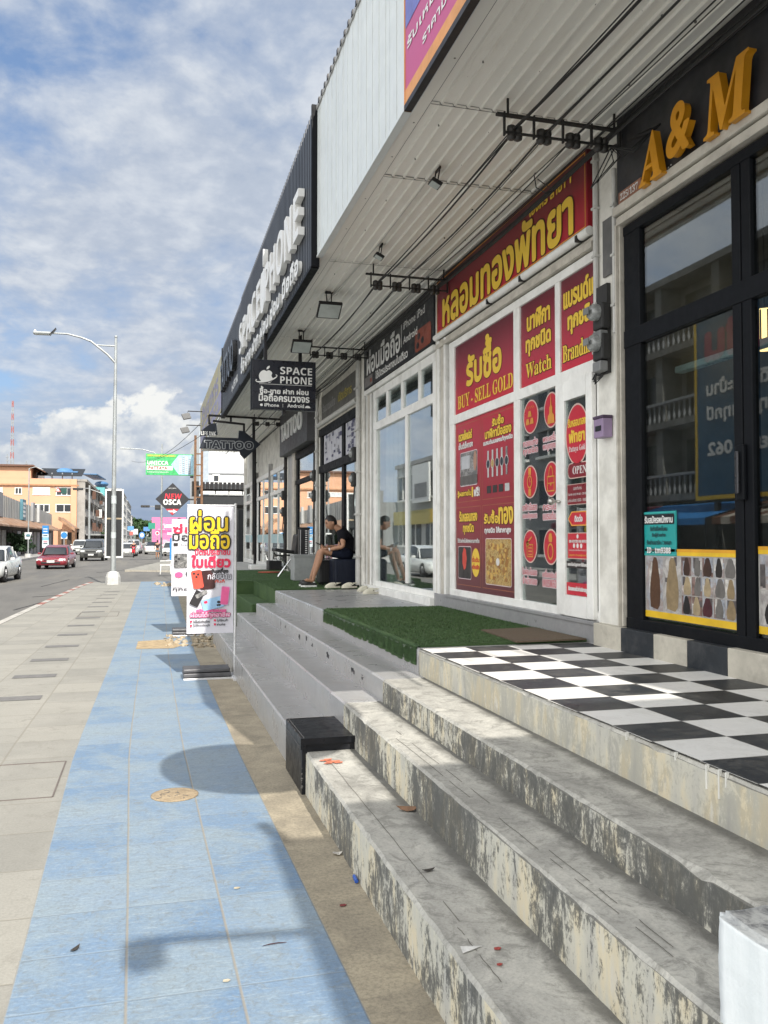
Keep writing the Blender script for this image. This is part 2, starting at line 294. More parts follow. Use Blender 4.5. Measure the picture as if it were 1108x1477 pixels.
# ------------------------------------------------------------------ mesh helpers
class MB:
    def __init__(s): s.v = []; s.f = []; s.mi = []; s.sm = []; s.mats = []; s.uv = {}
    def _m(s, m):
        if isinstance(m, str): m = MATS[m]
        if m not in s.mats: s.mats.append(m)
        return s.mats.index(m)
    def add(s, vs, fs, m, smooth=False):
        b = len(s.v); k = s._m(m); s.v += [tuple(v) for v in vs]
        for f in fs: s.f.append(tuple(b+i for i in f)); s.mi.append(k); s.sm.append(smooth)
        return s
    def box(s, a, b, m, bev=0):
        x0, y0, z0 = (min(p, q) for p, q in zip(a, b)); x1, y1, z1 = (max(p, q) for p, q in zip(a, b))
        return s.obox(((x0+x1)/2, (y0+y1)/2, (z0+z1)/2), ((x1-x0)/2, 0, 0), (0, (y1-y0)/2, 0), (0, 0, (z1-z0)/2), m, bev)
    def obox(s, c, ax, ay, az, m, bev=0):
        c, ax, ay, az = map(Vector, (c, ax, ay, az))
        if bev <= 0:
            vs = [c+ax*i+ay*j+az*k for k in (-1, 1) for j in (-1, 1) for i in (-1, 1)]
            return s.add(vs, [(0, 2, 3, 1), (4, 5, 7, 6), (0, 1, 5, 4), (2, 6, 7, 3), (0, 4, 6, 2), (1, 3, 7, 5)], m)
        bm = bmesh.new(); bmesh.ops.create_cube(bm, size=2)
        L = [max(1e-6, v.length) for v in (ax, ay, az)]; U = [v/l for v, l in zip((ax, ay, az), L)]
        for v in bm.verts: v.co = Vector((v.co.x*L[0], v.co.y*L[1], v.co.z*L[2]))
        bmesh.ops.bevel(bm, geom=list(bm.edges), offset=min(bev, min(L)*.95), segments=2, affect='EDGES', profile=.5)
        bm.verts.index_update()
        vs = [c+U[0]*v.co.x+U[1]*v.co.y+U[2]*v.co.z for v in bm.verts]; fs = [tuple(v.index for v in f.verts) for f in bm.faces]; bm.free()
        return s.add(vs, fs, m)
    def tube(s, pts, r, m, n=8, r2=None, caps=True, smooth=True):
        pts = [Vector(p) for p in pts]; K = len(pts); vs = []
        for i, p in enumerate(pts):
            t = (pts[min(i+1, K-1)]-pts[max(i-1, 0)]).normalized()
            a = t.cross(Vector((0, 0, 1)) if abs(t.z) < .9 else Vector((1, 0, 0))).normalized(); b = t.cross(a)
            rr = (r[i] if isinstance(r, (list, tuple)) else (r if r2 is None else r+(r2-r)*i/(K-1)))
            vs += [p+(a*math.cos(2*PI*k/n)+b*math.sin(2*PI*k/n))*rr for k in range(n)]
        fs = [(i*n+k, i*n+(k+1) % n, (i+1)*n+(k+1) % n, (i+1)*n+k) for i in range(K-1) for k in range(n)]
        s.add(vs, fs, m, smooth)
        if caps: s.add(vs[:n], [tuple(range(n))[::-1]], m); s.add(vs[-n:], [tuple(range(n))], m)
        return s
    def bar(s, p, q, w, h, m, up=(0, 0, 1)):
        p, q = Vector(p), Vector(q); d = q-p; t = d.normalized(); u = Vector(up)
        if abs(t.dot(u)) > .95: u = Vector((1, 0, 0))
        a = t.cross(u).normalized(); b = a.cross(t)
        return s.obox((p+q)/2, d/2, a*w/2, b*h/2, m)
    def prism(s, poly, fr, depth, m, z=0):
        """flat outline in a frame (origin, right, up, normal), thickened along the normal"""
        o, r, u, n = fr; A = [o+r*x+u*y+n*(z+depth) for x, y in poly]; B = [o+r*x+u*y+n*z for x, y in poly]; k = len(poly)
        s.add(A+B, [tuple(range(k)), tuple(range(2*k-1, k-1, -1))]+[(i, k+i, k+(i+1) % k, (i+1) % k) for i in range(k)], m); return s
    def lathe(s, prof, c, m, n=20, smooth=True, sx=1, sy=1):
        c = Vector(c); K = len(prof)
        vs = [c+Vector((r*sx*math.cos(2*PI*k/n), r*sy*math.sin(2*PI*k/n), z)) for r, z in prof for k in range(n)]
        fs = [(i*n+k, i*n+(k+1) % n, (i+1)*n+(k+1) % n, (i+1)*n+k) for i in range(K-1) for k in range(n)]
        s.add(vs, fs, m, smooth); s.add(vs[:n], [tuple(range(n))[::-1]], m); s.add(vs[-n:], [tuple(range(n))], m); return s
    def ball(s, c, r, m, n=12, k=8):
        if not isinstance(r, (tuple, list)): r = (r, r, r)
        c = Vector(c); vs = [c+Vector((r[0]*math.sin(PI*i/k)*math.cos(2*PI*j/n), r[1]*math.sin(PI*i/k)*math.sin(2*PI*j/n), r[2]*math.cos(PI*i/k))) for i in range(k+1) for j in range(n)]
        return s.add(vs, [(i*n+j, (i+1)*n+j, (i+1)*n+(j+1) % n, i*n+(j+1) % n) for i in range(k) for j in range(n)], m, True)
    def quad(s, pts, m): return s.add(pts, [tuple(range(len(pts)))], m)
    def build(s, name, parent=None, uv=None):
        me = bpy.data.meshes.new(name); me.from_pydata(s.v, [], s.f)
        for m in s.mats: me.materials.append(m)
        me.polygons.foreach_set('material_index', s.mi); me.polygons.foreach_set('use_smooth', s.sm)
        if uv:
            ul = me.uv_layers.new(name='UVMap'); co = [0.0]*(2*len(me.loops))
            for l in me.loops: co[2*l.index], co[2*l.index+1] = uv[l.vertex_index]
            ul.data.foreach_set('uv', co)
        me.update(); o = bpy.data.objects.new(name, me); COL.objects.link(o)
        if parent is not None: adopt(o, parent)
        return o
def world_of(o):
    m = o.matrix_basis.copy()
    return m if o.parent is None else world_of(o.parent) @ o.matrix_parent_inverse @ m
def adopt(o, parent):
    o.parent = parent; o.matrix_parent_inverse = world_of(parent).inverted()
def tag(o, label=None, cat=None, group=None, kind=None):
    if label: o['label'] = label
    if cat: o['category'] = cat
    if group: o['group'] = group
    if kind: o['kind'] = kind
    return o
def thing(name, loc, label, cat, group=None):
    o = bpy.data.objects.new(name, None); COL.objects.link(o); o.location = loc; o.empty_display_size = .2
    return tag(o, label, cat, group)
def struct(name, mb, uv=None): return tag(mb.build(name, uv=uv), kind='structure')
def kids(o): return [c for c in bpy.data.objects if c.parent == o]
def dup(root, loc, rz=0, label=None):
    ch = kids(root); r = root.copy(); COL.objects.link(r); r.location = loc; r.rotation_euler = (0, 0, rz)
    if label: r['label'] = label
    for c in ch:
        gc = kids(c); d = c.copy(); COL.objects.link(d); d.parent = r
        for g in gc: e = g.copy(); COL.objects.link(e); e.parent = d
    return r
WALLX = 3.4
def wall_frame(x): return (Vector((x, 0, 0)), Vector((0, -1, 0)), Vector((0, 0, 1)), Vector((-1, 0, 0)))
def face_frame(y, x=0, z=0, rz=0):
    r = Vector((math.cos(rz), math.sin(rz), 0)); return (Vector((x, y, z)), r, Vector((0, 0, 1)), Vector((r.y, -r.x, 0)))
def wrect(x, uL, vT, vB, uR):
    """rectangle on the wall plane from its left edge (top and bottom) and its right edge"""
    p = wx(x, uL, vT); q = wx(x, uL, vB); t = (p.z+q.z)/2-EYE
    r = wx(x, uR, VPY-(VPY-(vT+vB)/2)*(uR-VPX)/(uL-VPX)); return (-p.y, q.z, -r.y, p.z)
def frect(y, uL, vT, uR, vB):
    a = wy(y, uL, vT); b = wy(y, uR, vB); return (a.x, b.z, b.x, a.z)
# ------------------------------------------------------------------ lettering
SB = lambda t: ''.join(chr(0x1D400+ord(c)-65) if 'A' <= c <= 'Z' else chr(0x1D41A+ord(c)-97) if 'a' <= c <= 'z' else chr(0x1D7CE+ord(c)-48) if '0' <= c <= '9' else c for c in t)
GB = lambda t: ''.join(chr(0x1D5D4+ord(c)-65) if 'A' <= c <= 'Z' else chr(0x1D5EE+ord(c)-97) if 'a' <= c <= 'z' else chr(0x1D7EC+ord(c)-48) if '0' <= c <= '9' else c for c in t)
_gc = {}
TONE = re.compile('([\u0e31\u0e34-\u0e37])[\u0e48-\u0e4b]')
def glyph_loops(text, res=5):
    cu = bpy.data.curves.new('t', 'FONT'); cu.body = text; cu.size = 1
    ob = bpy.data.objects.new('t', cu); COL.objects.link(ob)
    dg = bpy.context.evaluated_depsgraph_get(); dg.update(); c2 = ob.evaluated_get(dg).to_curve(dg); loops = []
    for s in c2.splines:
        bp = s.bezier_points; n = len(bp); pts = []
        if n < 2: continue
        for i in range(n):
            a, b = bp[i], bp[(i+1) % n]; p0, p1, p2, p3 = [np.array(v[:2]) for v in (a.co, a.handle_right, b.handle_left, b.co)]
            e = p3-p0; k = 1 if abs(e[0]*(p1-p0)[1]-e[1]*(p1-p0)[0])+abs(e[0]*(p2-p0)[1]-e[1]*(p2-p0)[0]) < 1e-5 else res
            for t in np.arange(k)/k:
                q = (1-t)**3*p0+3*(1-t)**2*t*p1+3*(1-t)*t*t*p2+t**3*p3
                if not pts or np.hypot(*(q-pts[-1])) > 1e-4: pts.append(q)
        if len(pts) > 2 and np.hypot(*(pts[0]-pts[-1])) < 1e-4: pts.pop()
        if len(pts) > 2: loops.append(np.array(pts))
    ob.to_curve_clear(); bpy.data.objects.remove(ob); bpy.data.curves.remove(cu); return loops
def glyphs(text):
    if text in _gc: return _gc[text]
    loops = glyph_loops(text)
    if TONE.search(text):                  # a tone mark over a vowel sign sits one storey higher
        base = {tuple(np.round(l.mean(0), 3)) for l in glyph_loops(TONE.sub(r'\1', text))}
        for l in loops:
            if tuple(np.round(l.mean(0), 3)) not in base: l[:, 1] += .20
    grp = []
    for l in loops:
        lo, hi = l.min(0), l.max(0); mine = [l]; keep = []
        for (glo, ghi, ls) in grp:
            if (lo <= ghi).all() and (glo <= hi).all(): lo = np.minimum(lo, glo); hi = np.maximum(hi, ghi); mine = ls+mine
            else: keep.append((glo, ghi, ls))
        grp = keep+[(lo, hi, mine)]
    V, T, nv = [], [], 0
    for _, _, ls in grp:
        co, ed = [], []
        for l in ls:
            b = len(co); co += [Vector(p) for p in l]; ed += [(b+i, b+(i+1) % len(l)) for i in range(len(l))]
        r = delaunay_2d_cdt(co, ed, [], 0, 1e-6); vs = np.array([v[:] for v in r[0]]); fs = [f for f in r[2] if len(f) == 3]
        if not fs: continue
        fs = np.array(fs); c = vs[fs].mean(1); w = np.zeros(len(c))
        for l in ls:
            d = l[None]-c[:, None]; a = np.arctan2(d[..., 1], d[..., 0]); da = np.diff(np.concatenate([a, a[:, :1]], 1), axis=1)
            w += np.round(((da+np.pi) % (2*np.pi)-np.pi).sum(1)/(2*np.pi))
        V.append(vs); T.append(fs[np.abs(w) > .5]+nv); nv += len(vs)
    if not V: V, T = [np.zeros((1, 2))], [np.zeros((0, 3), int)]
    V, T = np.concatenate(V), np.concatenate(T)
    if len(T): u = np.unique(T); V = np.concatenate([V]); lo, hi = V[u].min(0), V[u].max(0); V = (V-lo)/(hi-lo)
    _gc[text] = (V, T); return V, T
def put_text(mb, fr, rect, body, m, bold=0, z=.004, depth=0, slant=0, curve=None):
    """lettering fitted into rect = (x0, y0, x1, y1) of a frame; bold widens the strokes by that many metres"""
    o, r, u, n = fr; V, T = glyphs(body); x0, y0, x1, y1 = rect
    offs = [(0, 0)] if bold <= 0 else [(0, 0)]+[(bold*math.cos(a), bold*math.sin(a)) for a in [i*PI/4 for i in range(8)]]
    for k, (dx, dy) in enumerate(offs):
        zz = z+depth+k*.00012
        P = [(x0+a*(x1-x0)+dx+slant*(b-.5)*(y1-y0), y0+b*(y1-y0)+dy) for a, b in V]
        mb.add([o+r*a+u*b+n*zz for a, b in P], T.tolist(), m)
        if depth > 0 and k == 0:
            ec = {}
            for t in T.tolist():
                for i in range(3):
                    e = (t[i], t[(i+1) % 3]); ec[e] = 1
            ed = [e for e in ec if (e[1], e[0]) not in ec]
            vs, fs = [], []
            for i, (a, b) in enumerate(ed):
                for q, zz2 in ((a, z+depth), (b, z+depth), (b, z), (a, z)): vs.append(o+r*P[q][0]+u*P[q][1]+n*zz2)
                fs.append((4*i+3, 4*i+2, 4*i+1, 4*i))
            mb.add(vs, fs, m)
    return mb
def rrect(x0, y0, x1, y1, rad, k=5):
    out = []
    for cx, cy, a0 in ((x1-rad, y1-rad, 0), (x0+rad, y1-rad, PI/2), (x0+rad, y0+rad, PI), (x1-rad, y0+rad, 1.5*PI)):
        out += [(cx+rad*math.cos(a0+PI/2*i/k), cy+rad*math.sin(a0+PI/2*i/k)) for i in range(k+1)]
    return out
def ell(cx, cy, rx, ry, n=28): return [(cx+rx*math.cos(2*PI*i/n), cy+ry*math.sin(2*PI*i/n)) for i in range(n)]
def sheet(mb, fr, rect, m, z=.002):
    o, r, u, n = fr; x0, y0, x1, y1 = rect
    return mb.quad([o+r*x0+u*y0+n*z, o+r*x1+u*y0+n*z, o+r*x1+u*y1+n*z, o+r*x0+u*y1+n*z], m)
def patch(mb, fr, poly, m, z=.003):
    o, r, u, n = fr; return mb.quad([o+r*x+u*y+n*z for x, y in poly], m)
def ring(mb, fr, P, Q, m, z=.003):
    """flat band between two outlines of the same number of points"""
    o, r, u, n = fr; k = len(P); return mb.add([o+r*x+u*y+n*z for x, y in P+Q], [(i, (i+1) % k, k+(i+1) % k, k+i) for i in range(k)], m)
def line_rect(mb, fr, rect, w, m, z=.003):
    x0, y0, x1, y1 = rect
    return ring(mb, fr, [(x0, y0), (x1, y0), (x1, y1), (x0, y1)], [(x0+w, y0+w), (x1-w, y0+w), (x1-w, y1-w), (x0+w, y1-w)], m, z)
def sub(rect, a, b, c, d):
    """part of a rect by fractions left, bottom, right, top"""
    x0, y0, x1, y1 = rect; return (x0+(x1-x0)*a, y0+(y1-y0)*b, x0+(x1-x0)*c, y0+(y1-y0)*d)
# ------------------------------------------------------------------ ground, road, pavement, steps
def strip(xs_l, xs_r, ys, z, m, usc=1.0, nm=None):
    """ground strip between two edges given as X at each Y, with metres as UV"""
    mb = MB(); uv = []; n = len(ys)
    for i in range(n):
        for x in (xs_l(ys[i]), xs_r(ys[i])): mb.v.append((x, ys[i], z))
    for i in range(n): uv += [(0.0, ys[i]), (usc, ys[i])]
    k = mb._m(m)
    for i in range(n-1): mb.f.append((2*i, 2*i+1, 2*i+3, 2*i+2)); mb.mi.append(k); mb.sm.append(False)
    return mb, uv
def interp(tab): 
    a = np.array(tab); return lambda y: float(np.interp(y, a[:, 0], a[:, 1]))
XBL = interp([(-12, -.43), (3.3, -.48), (7.3, -.565), (12.4, -.50), (31, -.34), (36, -.30)])
XBR = interp([(-12, .80), (3, .77), (7, .71), (13, .68), (24, .82), (31, .95), (36, 1.0)])
XKERB = interp([(-12, -3.75), (18.4, -2.86), (33, -2.33), (36, -2.1)])
ys = [-12]+list(np.linspace(-4, 36, 41))
g = MB(); g.quad([(-900, -400, -.35), (900, -400, -.35), (900, 1600, -.35), (-900, 1600, -.35)], M('far_ground', (.16, .16, .13), .9)); struct('ground', g)
g = MB(); g.quad([(-9.6, -60, -.125), (-2.2, -60, -.125), (-2.2, 36.02, -.125), (3.2, 36.02, -.125), (14, 36.02, -.125), (14, 48, -.125), (4.5, 62, -.125), (5.6, 120, -.125), (14, 300, -.125), (30, 520, -.125), (15, 520, -.125), (-1, 300, -.125), (-9.0, 150, -.125), (-10.4, 90, -.125)], 'asphalt'); struct('road', g)
mb, uv = strip(XKERB, XBL, ys, 0, 'beige_slab', 2.3); struct('pavement', mb, uv)
mb, uv = strip(XBL, XBR, ys, 0, 'blue_tile', 1.245); struct('blue_path', mb, uv)
mb, uv = strip(XBR, lambda y: 1.7, ys, 0, 'tan_concrete', .4); struct('concrete_strip', mb, uv)
mb, uv = strip(lambda y: 1.7, lambda y: 3.4, [20]+list(np.linspace(21, 36, 6)), 0.0, 'plain_concrete'); struct('forecourt', mb, uv)
# dark inlaid tiles
g = MB(); M('inlay_tile', (.155, .15, .145), .8, scale=8)
for y, w in ((9.94, .52), (11.5, .5), (13.0, .5), (14.6, .5), (16.3, .5), (18, .5), (19.7, .5), (21.3, .5), (22.9, .5), (24.5, .5), (26.1, .5), (27.7, .5), (29.3, .5)):
    x = -1.62+(y-10)*.011; g.quad([(x, y-.13, .004), (x+w, y-.13, .004), (x+w, y+.13, .004), (x, y+.13, .004)], 'inlay_tile')
struct('pavement_inlay', g)
# utility slab outlines set in the pavement
g = MB(); M('joint_dark', (.13, .11, .10), .9)
for (x0, y0, x1, y1) in ((-1.17, 6.1, -.6, 7.05), (-1.5, 20.0, -.66, 21.2)):
    for a, b in (((x0, y0), (x1, y0)), ((x1, y0), (x1, y1)), ((x1, y1), (x0, y1)), ((x0, y1), (x0, y0))):
        g.bar((a[0], a[1], .002), (b[0], b[1], .002), .010, .005, 'joint_dark')
struct('pavement_joint', g)
# kerb
M('kerb_white', (.46, .44, .40), .7, dirt=(.2, .18, .15), dscale=4, damt=.7); M('kerb_red', (.30, .11, .085), .7, dirt=(.3, .25, .2), dscale=4, damt=.6); M('kerb_plain', (.42, .39, .33), .8, dirt=(.2, .18, .15))
g = MB(); yy = np.arange(-12, 36, .8)
for i, y in enumerate(yy):
    y1 = min(36, y+.8); a, b = XKERB(y), XKERB(y1); m = 'kerb_plain' if y < 17 else ('kerb_red' if (y > 24 and i % 2) else 'kerb_white')
    vs = [(a-.16, y, -.2), (a, y, -.2), (b, y1, -.2), (b-.16, y1, -.2), (a-.16, y, .006), (a, y, .006), (b, y1, .006), (b-.16, y1, .006)]
    g.add(vs, [(4, 5, 6, 7), (0, 4, 7, 3), (0, 1, 5, 4), (2, 3, 7, 6)], m)
struct('kerb', g)
# broken patch across the blue tiles by the steps
g = MB(); M('sand', (.36, .27, .16), .95, var=.3, scale=9, bump=.6, bscale=50)
P = [wz(.004, u, v) for u, v in ((196, 936), (199, 925), (245, 922), (262, 931), (250, 935))]; g.quad([(p.x, p.y, .004) for p in P], 'sand'); struct('sand_patch', g)
g = MB(); M('rubble', (.33, .27, .19), .95, var=.35, scale=14, bump=.6)
def chunk(mb, c, r, m, sq=.6, seed=0):
    R = random.Random(seed); bm = bmesh.new(); bmesh.ops.create_icosphere(bm, subdivisions=1, radius=1)
    for v in bm.verts: v.co *= r*R.uniform(.65, 1.2); v.co.z *= sq
    mb.add([Vector(c)+v.co for v in bm.verts], [tuple(v.index for v in f.verts) for f in bm.faces], m); bm.free()
for i in range(70):
    u = random.uniform(236, 318); v = random.uniform(917, 934); p = wz(0, u, v); chunk(g, (p.x, p.y, .01), random.uniform(.015, .07), 'rubble', .55, i)
for i in range(26):
    p = wz(0, random.uniform(222, 250), random.uniform(842, 846)); chunk(g, (p.x, p.y, .02), random.uniform(.03, .12), 'rubble', .6, 100+i)
tag(g.build('rubble'), kind='stuff')
# side street and the pavement beyond it
g = MB(); g.quad([(-2.0, 36.03, -.10), (30, 36.03, -.10), (30, 47, -.10), (-1.1, 50, -.10)], 'asphalt'); struct('side_street', g)
g = MB(); xs = [(-1.3, 50.5), (1.2, 70), (3.0, 100), (8, 170)]
P = [(x, y, 0) for x, y in xs]+[(24, 170, 0), (24, 48, 0), (2, 48, 0)]
g.quad(P, 'beige_slab'); k = len(P); g.add([(x, y, 0) for x, y in xs]+[(x, y, -.2) for x, y in xs], [(i, i+1, 5+i, 4+i) for i in range(3)], 'kerb_plain'); g.add([(-1.3, 50.5, 0), (2, 48, 0), (24, 48, 0), (-1.3, 50.5, -.2), (2, 48, -.2), (24, 48, -.2)], [(0, 3, 4, 1), (1, 4, 5, 2)], 'kerb_plain'); struct('far_pavement', g, uv=[(p[0], p[1]) for p in P]+[(0, 0)]*14)
g = MB(); L = [(-9.9, -60), (-10.3, 70), (-10.6, 90), (-9.2, 150), (-1.6, 300), (14, 520)]
g.add([(x, y, .02) for x, y in L]+[(x-40, y, .02) for x, y in L]+[(x, y, -.2) for x, y in L], [(i, i+1, 7+i, 6+i) for i in range(5)]+[(12+i, 13+i, i+1, i) for i in range(5)], 'plain_concrete'); struct('opposite_pavement', g)

# steps: risers at X, treads at z
SX = (1.02, 1.355, 1.63, 1.95); SZ = (.28, .525, .69, .885)
def slab(mb, x0, x1, y0, y1, z0, z1, m, seg=.055, jit=.0035, seed=1):
    """a long cast step with slightly uneven arrises"""
    R = random.Random(seed); n = max(1, int((y1-y0)/seg)); Y = [y0+(y1-y0)*i/n for i in range(n+1)]; vs = []
    for y in Y:
        j = R.uniform(-jit, jit)*.7+jit*.6*math.sin(y*1.3+seed); q = R.uniform(-jit, jit)*.35+jit*.35*math.sin(y*1.1+seed); c = .014; k = max(0, R.gauss(-1.5, 1))*jit*2.2; j += k*.6; c += k*1.3
        vs += [(x0+j*.3, y, z0), (x0+j, y, z1-c+q), (x0+c*.9+j, y, z1+q), (x1, y, z1)]
    fs = []
    for i in range(n):
        a, b = 4*i, 4*i+4; fs += [(a, a+1, b+1, b)[::-1], (a+1, a+2, b+2, b+1)[::-1], (a+2, a+3, b+3, b+2)[::-1]]
    mb.add(vs, fs, m)
    for i, rev in ((0, False), (4*n, True)):
        f = [i, i+1, i+2, i+3, len(vs)]; 
        mb.add([vs[i], vs[i+1], vs[i+2], vs[i+3], (x1, vs[i][1], z0)], [tuple(range(5)) if rev else tuple(range(4, -1, -1))], m)
cs = thing('concrete_steps', (1.02, 4, 0), 'weathered cream concrete steps with black mould running down the risers, in the foreground', 'steps')
YN, YJ = -2.5, 6.12
for i in range(3):
    mb = MB(); slab(mb, SX[i], SX[i+1]+.02, YN, (5.72, 6.06, 6.0)[i], -.05 if i == 0 else SZ[i-1]-.05, SZ[i], 'mouldy_step', seed=i); mb.build('step', cs)
mb = MB(); slab(mb, SX[3], 3.42, YN, 6.13, SZ[2]-.05, SZ[3]-.006, 'mouldy_step', seed=9); mb.build('landing', cs)
mb = MB(); n = 28
vs = []
for i in range(n+1):
    y = YN+(6.13-YN)*i/n; vs += [(SX[3]+.006+random.uniform(-.004, .004), y, SZ[3]+.001), (3.395, y, SZ[3]+.001)]
mb.add(vs, [(2*i, 2*i+1, 2*i+3, 2*i+2) for i in range(n)], 'checker_tile'); mb.build('checker_floor', cs)
# drips of white paint and scratched lines on the treads
mb = MB(); M('white_paint', (.68, .67, .62), .6)
for y, h in ((2.71, .085), (2.64, .10), (2.60, .05), (3.25, .03), (2.9, .03)):
    mb = MB(); mb.box((SX[3]-.004, y, SZ[3]-h), (SX[3]+.008, y+.007, SZ[3]+.002), 'white_paint'); mb.build('paint_drip', cs)
mb = MB(); M('crack', (.13, .12, .105), .95)
for (x, z, y0, y1) in ((1.10, SZ[0], 2.6, 3.0), (1.125, SZ[0], 3.05, 5.4), (1.43, SZ[1], 2.15, 3.4), (1.465, SZ[1], 2.2, 3.0), (1.47, SZ[1], 3.6, 5.1), (1.415, SZ[1], 3.7, 4.9)):
    yy = np.linspace(y0, y1, 14); pts = [(x+random.uniform(-.0025, .0025), y, z+.0045) for y in yy]
    mb = MB()
    for a, b in zip(pts[:-1], pts[1:]):
        if random.random() < .82: mb.bar(a, b, .0022, .001, 'crack')
    mb.build('tread_groove', cs)

ts = thing('tiled_steps', (1.05, 10, 0), 'grey tiled steps rising beside the banner up to the phone shop', 'steps')
YE = (14.4, 13.9, 13.62, 13.65)
for i in range(3):
    mb = MB(); slab(mb, SX[i]+.006, SX[i+1]+.03, (6.42, 6.06, 6.0)[i], YE[i], -.05 if i == 0 else SZ[i-1]-.05, SZ[i]+.004, 'grey_step_tile', 1.2, .001, i); mb.build('step', ts)
mb = MB(); slab(mb, SX[3]-.01, 3.42, 6.132, YE[3], SZ[2]-.05, SZ[3]+.004, 'grey_step_tile', 1.2, .001, 5); mb.build('landing', ts)
mb = MB(); M('scuff', (.045, .045, .05), .9)
for y, z, w in ((6.6, .61, .10), (6.95, .615, .11), (8.0, .61, .12), (8.8, .6, .06), (9.1, .64, .09), (9.6, .61, .10), (10.6, .62, .06), (11.0, .62, .05)):
    mb = MB()
    for k in range(4):
        a = y+random.uniform(-w/2, w/2); mb.box((SX[2]+.004, a, z+random.uniform(-.03, .02)), (SX[2]+.012, a+w*.35, z+random.uniform(.0, .03)), 'scuff')
    mb.build('scuff_mark', ts)
# black box of tiles set on the lowest step
M('black_tile', (.012, .013, .016), .35, scale=9, dirt=(.05, .048, .045), dscale=7, damt=.3, spec=.2)
bx = thing('black_step_block', (1.18, 6.1, 0), 'black tiled block filling the lowest step where concrete meets grey tile', 'step block')
mb = MB(); mb.box((.995, 5.72, -.05), (1.40, 6.42, .365), 'black_tile', .006)
M('block_joint', (.11, .105, .10), .9)
for (a, b2) in (((1.015, 5.74, .3665), (1.015, 6.41, .3665)), ((1.385, 5.74, .3665), (1.385, 6.41, .3665)), ((1.015, 6.40, .3665), (1.385, 6.40, .3665)), ((.9945, 5.74, .30), (.9945, 6.40, .30))): mb.bar(a, b2, .006, .003, 'block_joint')
for k in range(26):
    q = random.choice([(.996, random.uniform(5.74, 6.4), .365), (random.uniform(1., 1.4), 5.722, .365), (.996, 5.722, random.uniform(0, .36))]); chunk(mb, q, random.uniform(.004, .011), 'block_joint', .8, 300+k)
mb.build('block', bx)
mb = MB(); mb.box((.985, 5.705, .30), (1.02, 5.72, .372), 'black_tile'); mb.box((1.02, 5.705, .33), (1.40, 5.72, .372), 'black_tile'); mb.build('rim', bx)
# block at lower right
mb = MB(); m_concrete('block_top', (.30, .30, .29), (.48, .47, .45), scale=1.6)
m, nt, b = newmat('chalk_white'); P = gpos(nt)
ge = nd(nt, 'ShaderNodeNewGeometry'); sn = nd(nt, 'ShaderNodeSeparateXYZ'); lk(nt, ge.outputs['Normal'], sn.inputs[0])
wc = ramp(nt, noise(nt, mapv(nt, P, (14, 14, 1.2)), 2, 6, .6), [(.3, (.70, .735, .735)), (.7, (.80, .825, .82))])
gc = ramp(nt, noise(nt, P, 14, 8, .75, .8), [(.4, (.12, .12, .125)), (.56, (.40, .40, .38)), (.75, (.52, .51, .48))])
lk(nt, mix(nt, ramp(nt, sn.outputs[2], [(.5, 0.0), (.8, 1.0)]), wc, gc), b.inputs['Base Color']); b.inputs['Roughness'].default_value = .8
bumpit(nt, b, noise(nt, P, 30, 6, .7), .5, .006)
pb = wx(1.36, 1029.5, 1311); bm = bmesh.new(); bmesh.ops.create_cube(bm, size=1); bmesh.ops.bevel(bm, geom=list(bm.edges), offset=.02, segments=2, affect='EDGES'); bmesh.ops.subdivide_edges(bm, edges=[e for e in bm.edges if e.calc_length() > .2], cuts=40, use_grid_fill=True)
from mathutils import noise as mnoise
for v in bm.verts:
    q = Vector((1.36+(v.co.x+.5)*.9, pb.y-.5+v.co.y, .2+(v.co.z+.5)*(pb.z-.2))); v.co = q+mnoise.noise_vector(q*9)*.006+mnoise.noise_vector(q*34)*.0025
bm.verts.index_update(); mb.add([v.co.copy() for v in bm.verts], [tuple(v.index for v in f.verts) for f in bm.faces], 'chalk_white', True); bm.free()
tag(mb.build('plinth_block'), 'white painted concrete block with a worn grey top at the lower right of the steps', 'block')
